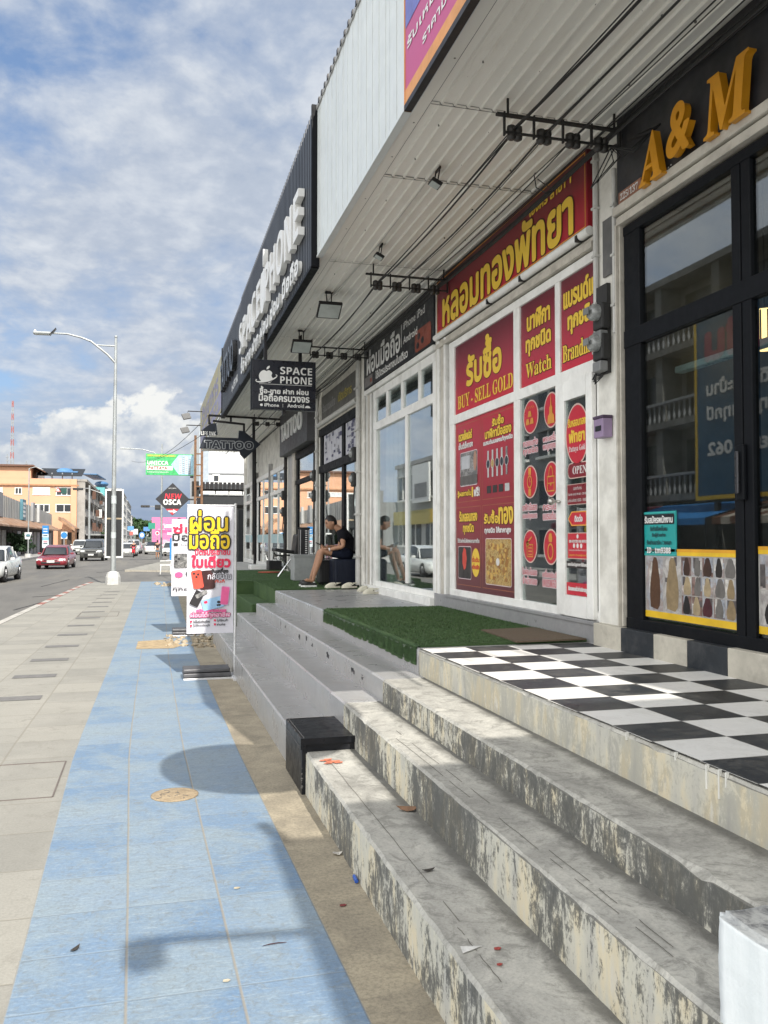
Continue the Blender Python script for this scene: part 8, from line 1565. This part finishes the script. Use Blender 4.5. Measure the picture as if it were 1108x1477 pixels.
# ------------------------------------------------------------------ vehicles
M('tyre', (.012, .012, .013), .9); M('rim', (.32, .32, .33), .35, .8); M('head_lens', (.60, .62, .62), .15); M('plate', (.62, .62, .60), .5); M('trim_black', (.012, .012, .013), .45)
def car_mesh(t, L, W, H, paint, kind):
    """body shell lofted from cross sections along the length; nose at -Y"""
    if kind == 'sedan': pr = [(-.5, .30, .52, 0), (-.485, .24, .62, 0), (-.40, .20, .72, 0), (-.24, .19, .80, 0), (-.08, .19, .84, 1.28), (.05, .19, .86, 1.42), (.20, .19, .88, 1.43), (.33, .20, .92, 1.22), (.42, .22, .96, 0), (.485, .27, .92, 0), (.5, .34, .80, 0)]
    elif kind == 'suv': pr = [(-.5, .36, .66, 0), (-.485, .30, .90, 0), (-.42, .26, 1.02, 0), (-.26, .25, 1.08, 0), (-.13, .25, 1.10, 1.62), (0, .25, 1.11, 1.78), (.25, .25, 1.12, 1.80), (.42, .26, 1.12, 1.72), (.475, .28, 1.10, 1.25), (.495, .32, 1.05, 0), (.5, .4, .9, 0)]
    else: pr = [(-.5, .36, .66, 0), (-.485, .30, .88, 0), (-.40, .26, 1.0, 0), (-.27, .25, 1.05, 0), (-.16, .25, 1.08, 1.58), (-.05, .25, 1.09, 1.74), (.08, .25, 1.09, 1.72), (.16, .25, 1.09, 1.2), (.18, .25, 1.09, 0), (.49, .3, 1.08, 0), (.5, .38, .95, 0)]
    s = H/{'sedan': 1.43, 'suv': 1.80, 'pickup': 1.74}[kind]; mb = MB(); secs = []
    for y, zb, zs, zr in pr:
        w = W/2*(.80 if abs(y) > .495 else .93 if abs(y) > .47 else 1); zb, zs = zb*s, zs*s
        secs.append([(-w*.86, zb), (-w*.97, zb+.08), (-w, (zb+zs)/2), (-w*.97, zs-.10), (-w*.88, zs), (0, zs+.035), (w*.88, zs), (w*.97, zs-.10), (w, (zb+zs)/2), (w*.97, zb+.08), (w*.86, zb)])
    n = 11; vs = [(x, pr[i][0]*L, z) for i in range(len(pr)) for x, z in secs[i]]
    fs = [(i*n+j, i*n+(j+1) % n, (i+1)*n+(j+1) % n, (i+1)*n+j) for i in range(len(pr)-1) for j in range(n)]+[tuple(range(n))[::-1], tuple((len(pr)-1)*n+j for j in range(n))]
    mb.add(vs, fs, paint, True); mb.build('body', t)
    cab = [(y*L, zs*s, zr*s) for y, zb, zs, zr in pr if zr > 0]; y_a = [p for p in pr if p[3] > 0][0]; i0 = pr.index(y_a); i1 = pr.index([p for p in pr if p[3] > 0][-1])
    rows = [(pr[i0-1][0]*.55+pr[i0][0]*.45, pr[i0][2]+.0, pr[i0][2]+.03)]+[(p[0], p[2], p[3]) for p in pr if p[3] > 0]+[(pr[i1+1][0], pr[i1+1][2], pr[i1+1][2]+.03)]
    vs = []; mb = MB(); rb = MB()
    for y, zs, zr in rows: vs += [(-W*.43, y*L, zs*s-.02), (-W*.36, y*L, zr*s-.04), (-W*.30, y*L, zr*s), (W*.30, y*L, zr*s), (W*.36, y*L, zr*s-.04), (W*.43, y*L, zs*s-.02)]
    k = len(rows); mb.add(vs, [(i*6+j, (i+1)*6+j, (i+1)*6+j+1, i*6+j+1) for i in range(k-1) for j in range(5)], 'car_paint_glass', True); mb.build('window', t)
    rv = []
    top = [r for r in rows if r[2]*s > H*.86]
    for y, zs, zr in top: rv += [(-W*.35, y*L, zr*s-.025), (-W*.30, y*L, zr*s+.012), (W*.30, y*L, zr*s+.012), (W*.35, y*L, zr*s-.025)]
    rb.add(rv, [(i*4+j, (i+1)*4+j, (i+1)*4+j+1, i*4+j+1) for i in range(len(top)-1) for j in range(3)], paint, True)
    for sx in (-1, 1):
        for i in range(k-1):
            if i in (0, k-2) or i % 2: rb.bar((sx*W*.41, rows[i][0]*L, rows[i][1]*s), (sx*W*.355, rows[i+1][0]*L if i in (0,) else rows[i][0]*L+.1, rows[i+1][2]*s-.03 if i == 0 else rows[i][2]*s-.03), .05, .05, paint)
    rb.build('roof', t)
    R_ = .33*s if kind == 'sedan' else .38*s
    for sy in (-.315, .30):
        for sx in (-1, 1):
            x = sx*(W/2-.10); mb = MB(); nn = 20; prf = [(R_*.6, -.10), (R_*.96, -.10), (R_, -.06), (R_, .06), (R_*.96, .10), (R_*.6, .10)]; vv = [(x+o, sy*L+r*math.cos(2*PI*j/nn), R_+r*math.sin(2*PI*j/nn)) for r, o in prf for j in range(nn)]
            mb.add(vv, [(i*nn+j, i*nn+(j+1) % nn, (i+1)*nn+(j+1) % nn, (i+1)*nn+j) for i in range(5) for j in range(nn)], 'tyre', True); w = mb.build('wheel', t)
            mb = MB(); xo = x+sx*.085; mb.add([(xo, sy*L+R_*.62*math.cos(2*PI*j/nn), R_+R_*.62*math.sin(2*PI*j/nn)) for j in range(nn)], [tuple(range(nn)) if sx > 0 else tuple(range(nn))[::-1]], 'trim_black')
            for q in range(5): a = 2*PI*q/5; mb.bar((xo+sx*.006, sy*L, R_), (xo+sx*.006, sy*L+R_*.6*math.cos(a), R_+R_*.6*math.sin(a)), .03, R_*.16, 'rim', up=(1, 0, 0))
            mb.build('rim', w)
    yf = -L*.5; zb = pr[1][1]*s; zh = pr[1][2]*s
    for sx in (-1, 1): mb = MB(); mb.obox((sx*W*.36, yf+.07, zh*.90), (W*.095, -sx*-.04, 0), (0, .05, 0), (0, 0, .055*s+.02), 'head_lens', .015); mb.build('headlight', t); 
    for sx in (-1, 1): mb = MB(); mb.obox((sx*W*.38, L*.485, zh*1.05), (W*.08, 0, 0), (0, .04, 0), (0, 0, .09), 'tail_red', .015); mb.build('tail_light', t)
    mb = MB(); mb.box((-W*.30, yf-.012, zb+.08), (W*.30, yf+.05, zh*.72), 'trim_black', .03); mb.box((-W*.22, yf-.0, zh*.78), (W*.22, yf+.06, zh*.92), 'trim_black', .02); mb.build('grille', t)
    mb = MB(); mb.box((-.22, yf-.03, zb+.16), (.22, yf-.013, zb+.30), 'plate'); mb.box((-.2, L*.5+.005, .7*s), (.2, L*.5+.02, .83*s), 'plate'); mb.build('number_plate', t)
    for sx in (-1, 1): mb = MB(); mb.obox((sx*(W/2+.05), rows[1][0]*L, rows[1][1]*s+.08), (.10, 0, 0), (0, .05, 0), (0, 0, .06), paint, .03); mb.build('mirror', t)
M('tail_red', (.35, .02, .02), .3); M('car_paint_glass', (.02, .024, .028), .08, spec=.8)
def carpaint(name, col): 
    m = M(name, col, .28, 0, .04, spec=.6); b = m.node_tree.nodes['Principled BSDF']; b.inputs['Coat Weight'].default_value = .6; return name
def car(u, v, Y, L, W, H, paint, kind, label, heading=0, group=None):
    p = wz(-.12, u, v) if Y is None else wy(Y, u, v); t = thing('parked_car' if 'parked' in label else 'car', (0, 0, 0), label, 'car', group); car_mesh(t, L, W, H, paint, kind)
    c = Vector((0, L/2, 0)); c.rotate(Matrix.Rotation(heading, 3, 'Z')); t.location = (p.x+c.x, p.y+c.y, -.122); t.rotation_euler = (0, 0, heading); return t
HD = math.radians(-3.2)
car(73, 815.5, 56, 4.5, 1.85, 1.46, carpaint('paint_red', (.20, .012, .022)), 'sedan', 'dark red sedan driving towards the camera', HD)
car(131, 807, 76, 4.8, 1.9, 1.86, carpaint('paint_grey', (.065, .066, .062)), 'suv', 'dark grey sport utility vehicle behind the red sedan', HD)
car(-32, 845, 38.6, 4.6, 1.8, 1.52, carpaint('paint_white', (.58, .59, .57)), 'sedan', 'white car cut off by the left edge of the picture', HD)
car(112, 799, 108, 5.2, 1.85, 1.78, 'paint_white', 'pickup', 'white pickup between the red sedan and the grey vehicle', HD)
car(183, 800.5, 95, 4.4, 1.75, 1.46, 'paint_white', 'sedan', 'white sedan just right of the street lamp', HD)
car(191, 799, 112, 5.0, 1.85, 1.80, carpaint('paint_silver', (.36, .37, .37)), 'pickup', 'silver pickup behind the white sedan and the motorcycle', HD)
car(222, 797, 112, 4.5, 1.8, 1.5, 'paint_white', 'sedan', 'parked white car with dark rear window left of the pedestrian', PI+HD)
car(243, 798, 96, 4.5, 1.85, 1.6, 'paint_white', 'sedan', 'parked white car half hidden behind the pedestrian and the rear banner', HD-.1)
# motorcycle with rider
YMc = 90; p = wy(YMc, 192.5, 806); x = p.x; z = -.12; t = thing('motorcycle', (x, YMc, z), 'small motorcycle riding towards the camera right of the lamp banner', 'motorcycle'); 
for dy in (0, 1.2):
    mb = MB(); nn = 18; prf = [(.20, -.04), (.28, -.045), (.29, 0), (.28, .045), (.20, .04)]; mb.add([(x+o, YMc+dy+r*math.cos(2*PI*j/nn), z+.29+r*math.sin(2*PI*j/nn)) for r, o in prf for j in range(nn)], [(i*nn+j, i*nn+(j+1) % nn, (i+1)*nn+(j+1) % nn, (i+1)*nn+j) for i in range(4) for j in range(nn)], 'tyre', True); mb.build('wheel', t)
mb = MB(); mb.obox((x, YMc+.1, z+.75), (.14, 0, 0), (0, .08, .05), (0, -.08, .30), 'neon_red', .05); mb.obox((x, YMc+.75, z+.62), (.13, 0, 0), (0, .5, .06), (0, 0, .14), 'trim_black', .06); mb.build('body', t)
mb = MB(); mb.tube([(x-.33, YMc+.22, z+1.08), (x-.1, YMc+.1, z+1.02), (x+.1, YMc+.1, z+1.02), (x+.33, YMc+.22, z+1.08)], .02, 'trim_black', 8); mb.build('handlebar', t); mb = MB(); mb.ball((x, YMc-.02, z+.92), (.09, .05, .08), 'head_lens', 10, 8); mb.build('headlight', t)
def walker(x, y, z, h, shirt, legs, label, sit=False, hair='hair_black', face=1):
    t = thing('person', (x, y, z), label, 'person'); S = h/1.72; P = lambda a, b2, c: Vector((x+a*S, y+b2*S*face, z+c*S))
    if sit: V = [P(0, 0, .82), P(0, -.06, 1.05), P(0, -.1, 1.32), P(0, -.1, 1.42), P(.11, -.28, .78), P(.16, -.32, .38), P(-.11, -.28, .78), P(-.16, -.32, .38), P(.2, -.12, 1.28), P(.28, -.3, 1.08), P(.27, -.5, 1.02), P(-.2, -.12, 1.28), P(-.28, -.3, 1.08), P(-.27, -.5, 1.02)]
    else: V = [P(0, 0, .92), P(0, 0, 1.12), P(0, 0, 1.38), P(0, 0, 1.50), P(.10, -.04, .50), P(.10, .05, .08), P(-.10, .06, .50), P(-.10, -.02, .08), P(.21, 0, 1.36), P(.25, .04, 1.10), P(.26, -.08, .86), P(-.21, 0, 1.36), P(-.25, .04, 1.10), P(-.25, -.08, .86)]
    E_ = [(0, 1), (1, 2), (2, 3), (0, 4), (4, 5), (0, 6), (6, 7), (2, 8), (8, 9), (9, 10), (2, 11), (11, 12), (12, 13)]
    skinned('body', V, E_, [.13, .12, .13, .055, .075, .05, .075, .05, .06, .045, .035, .06, .045, .035], 'skin', t, 1)
    skinned('shirt', [V[0]+Vector((0, 0, .02)), V[1], V[2], V[8], V[8].lerp(V[9], .6), V[11], V[11].lerp(V[12], .6)], [(0, 1), (1, 2), (2, 3), (3, 4), (2, 5), (5, 6)], [.155, .145, .15, .08, .065, .08, .065], shirt, t, 1)
    skinned('shorts', [V[0], V[4].lerp(V[0], .15), V[6].lerp(V[0], .15)], [(0, 1), (0, 2)], [.15, .10, .10], legs, t, 1)
    hd_ = V[3]+Vector((0, 0, .13*S)); mb = MB(); mb.ball(hd_, (.08*S, .095*S, .12*S), 'skin', 12, 8); mb.build('head', t); mb = MB(); mb.ball(hd_+Vector((0, .015*face, .03*S)), (.088*S, .10*S, .11*S), hair, 12, 8); mb.build('hair' if hair == 'hair_black' else 'helmet', t)
    mb = MB()
    for q in (V[5], V[7]): mb.obox(q+Vector((0, -.06*face, -.04)), (.05, 0, 0), (0, .13, 0), (0, 0, .04), 'shoe_black', .02)
    mb.build('shoe', t)
M('shirt_dark', (.03, .02, .025), .9); M('shirt_red', (.4, .03, .04), .9); M('denim', (.16, .26, .36), .9)
walker(x, YMc+.75, z+.05, 1.68, 'shirt_dark', 'trim_black', 'rider in dark clothes and white helmet on the motorcycle', True, 'letter_white')
p = wz(-.12, 227, 805.5); walker(p.x, p.y, -.12, 1.72, 'shirt_dark', 'denim', 'pedestrian in a dark top and pale denim shorts walking on the road edge', False, 'hair_black', -1)
# ------------------------------------------------------------------ across the road, met in the shop windows
XO = -15.5
oc = thing('balcony_building', (XO, 30, 0), 'old grey shophouse with balustrade balconies across the road, mirrored in the shop glass', 'building'); mb = MB(); mb.box((XO-9, 22, -.2), (XO-1.2, 38.4, 13.5), 'old_concrete')
for y in (22, 26.1, 30.2, 34.3, 38): mb.box((XO-1.2, y, 0), (XO-.2, y+.5, 13.5), 'old_concrete')
for z in (3.4, 6.7, 10.0, 13.2): mb.box((XO-1.2, 22, z), (XO, 38.5, z+.3), 'old_concrete')
mb.build('wall', oc); mb = MB()
for z in (3.7, 7.0, 10.3):
    mb.box((XO-.2, 22, z+.8), (XO, 38.5, z+.92), 'block_grey'); y = 22.6
    while y < 38: mb.lathe([(.05, 0), (.085, .2), (.04, .45), (.06, .8)], (XO-.1, y, z), 'block_grey', 6); y += .38
mb.build('balustrade', oc); mb = MB()
for z in (3.7, 7.0, 10.3):
    for y in (22.7, 26.8, 30.9, 35): mb.box((XO-1.2, y+.3, z+.1), (XO-1.12, y+2.9, z+2.5), 'window_dark')
mb.build('pane', oc)
bb = thing('billboard', (XO+1.5, 25.5, 3), 'blue billboard with yellow edge and white Thai lettering across the road', 'billboard'); WF2 = (Vector((XO+1.7, 0, 0)), Vector((0, 1, 0)), Vector((0, 0, 1)), Vector((1, 0, 0)))
mb = MB(); mb.box((XO+1.4, 21.5, 3.2), (XO+1.7, 29.2, 10.4), M('bb_blue', (.012, .08, .16), .5)); mb.build('panel', bb); mb = MB(); line_rect(mb, WF2, (21.5, 3.2, 29.2, 10.4), .16, 'strip_yellow', .01); put_text(mb, WF2, (22.2, 8.6, 28.4, 9.8), 'ออมสิน', M('bb_magenta', (.26, .03, .10), .5), bold=.12, z=.02); put_text(mb, WF2, (22.4, 7.2, 28.4, 7.9), 'สินเชื่อที่ดินและบ้าน', 'letter_white', bold=.03, z=.02); put_text(mb, WF2, (22.4, 6.1, 28.4, 6.8), 'รถยนต์ ทุกรุ่นทุกปี', 'letter_white', bold=.03, z=.02); put_text(mb, WF2, (22.4, 4.9, 28.4, 5.6), 'ดอกเบี้ยต่ำ 062', 'letter_white', bold=.03, z=.02); mb.build('print', bb)
mb = MB(); mb.box((XO+1.45, 22.5, 0), (XO+1.6, 22.7, 3.2), 'steel_dark'); mb.box((XO+1.45, 28, 0), (XO+1.6, 28.2, 3.2), 'steel_dark'); mb.build('support', bb)
for y0, y1, cols, lab in ((20, 27, ('awn_cream', 'awn_brown'), 'cream and brown striped awning across the road'), (27.4, 33.5, ('awn_blue', 'awn_blue'), 'bright blue awning across the road'), (34, 40, ('awn_maroon', 'awn_maroon'), 'maroon awning across the road')):
    for nm, cc in (('awn_cream', (.52, .46, .38)), ('awn_brown', (.16, .07, .04)), ('awn_blue', (.03, .20, .5)), ('awn_maroon', (.16, .03, .05))): M(nm, cc, .7)
    t = thing('awning', (XO, y0, 2.5), lab, 'awning'); mb = MB(); y = y0; k = 0
    while y < y1: mb.add([(XO, y, 3.2), (XO+2.6, y, 2.5), (XO+2.6, y+.5, 2.5), (XO, y+.5, 3.2), (XO+2.6, y, 2.25), (XO+2.6, y+.5, 2.25)], [(0, 1, 2, 3), (1, 4, 5, 2)], cols[k % 2]); y += .5; k += 1
    mb.build('cloth', t); mb = MB()
    for y in (y0+.1, y1-.1): mb.tube([(XO+2.5, y, 0), (XO+2.5, y, 2.5)], .03, 'steel_dark', 6)
    mb.build('post', t)
simple_block('plain_building', XO-9, XO, 39, 60, 11.5, 'block_grey', 'plain grey building across the road beside the balcony building', 4, 1, 5)
gb = simple_block('yellow_band_building', XO-9, XO, 61, 77, 8.2, 'block_white', 'pale building with a yellow fascia band across the road', 2, 1, 4); mb = MB(); mb.box((XO, 61, 3.0), (XO+.4, 77, 4.2), M('band_yellow', (.42, .35, .12), .6)); mb.box((XO, 64, 3.1), (XO+.45, 66, 4.1), 'strip_yellow'); mb.build('fascia', gb)
mb = MB(); mb.box((XO+.4, 66, 4.8), (XO+.55, 70.5, 8.0), 'letter_white'); mb.prism([(66.6, 5.2), (69.8, 5.2), (69.8, 6.4), (66.6, 6.4)], (Vector((XO+.56, 0, 0)), Vector((0, 1, 0)), Vector((0, 0, 1)), Vector((1, 0, 0))), .02, 'photo_grey'); tag(mb.build('wall_poster'), 'white poster on the pale building across the road', 'poster')
sgw = thing('warning_sign', (-4.4, 48, 0), 'yellow diamond warning sign at the kerb across the road, mirrored in the phone shop glass', 'sign'); mb = MB(); mb.tube([(XO+4.5, 52, 0), (XO+4.5, 52, 2.9)], .04, 'pole_grey', 8); mb.build('pole', sgw); mb = MB(); Fw = (Vector((XO+4.55, 52, 2.6)), Vector((0, 1, 0)), Vector((0, 0, 1)), Vector((1, 0, 0))); mb.prism([(-.5, 0), (0, -.5), (.5, 0), (0, .5)], Fw, .03, M('warn_yellow', (.62, .33, .02), .5)); mb.build('plate', sgw); mb = MB(); mb.prism([(-.12, -.2), (.1, -.2), (.0, .05), (.15, .2), (-.1, .22)], (Fw[0]+Vector((.03, 0, 0)), Fw[1], Fw[2], Fw[3]), .01, 'ink_black'); mb.build('mark', sgw)
for o in list(bpy.data.objects):
    if o.type == 'EMPTY' and o.parent is None and not kids(o): bpy.data.objects.remove(o)

# tar strips and a service cover on the road
mb = MB(); M('tar', (.035, .034, .033), .7)
for u0, v0, u1, v1, w in ((48, 861, 82, 859, .10), (122, 833, 148, 832, .14), (20, 880, 70, 866, .05), (60, 846, 100, 836, .06), (140, 826, 180, 822, .10)):
    a, b2 = wz(-.121, u0, v0), wz(-.121, u1, v1); n = 8; pts = [a.lerp(b2, i/n)+Vector((0, random.uniform(-.06, .06), 0)) for i in range(n+1)]
    for p, q in zip(pts[:-1], pts[1:]): mb.bar(p, q, w*random.uniform(.7, 1.2), .006, 'tar')
struct('road_crack', mb)
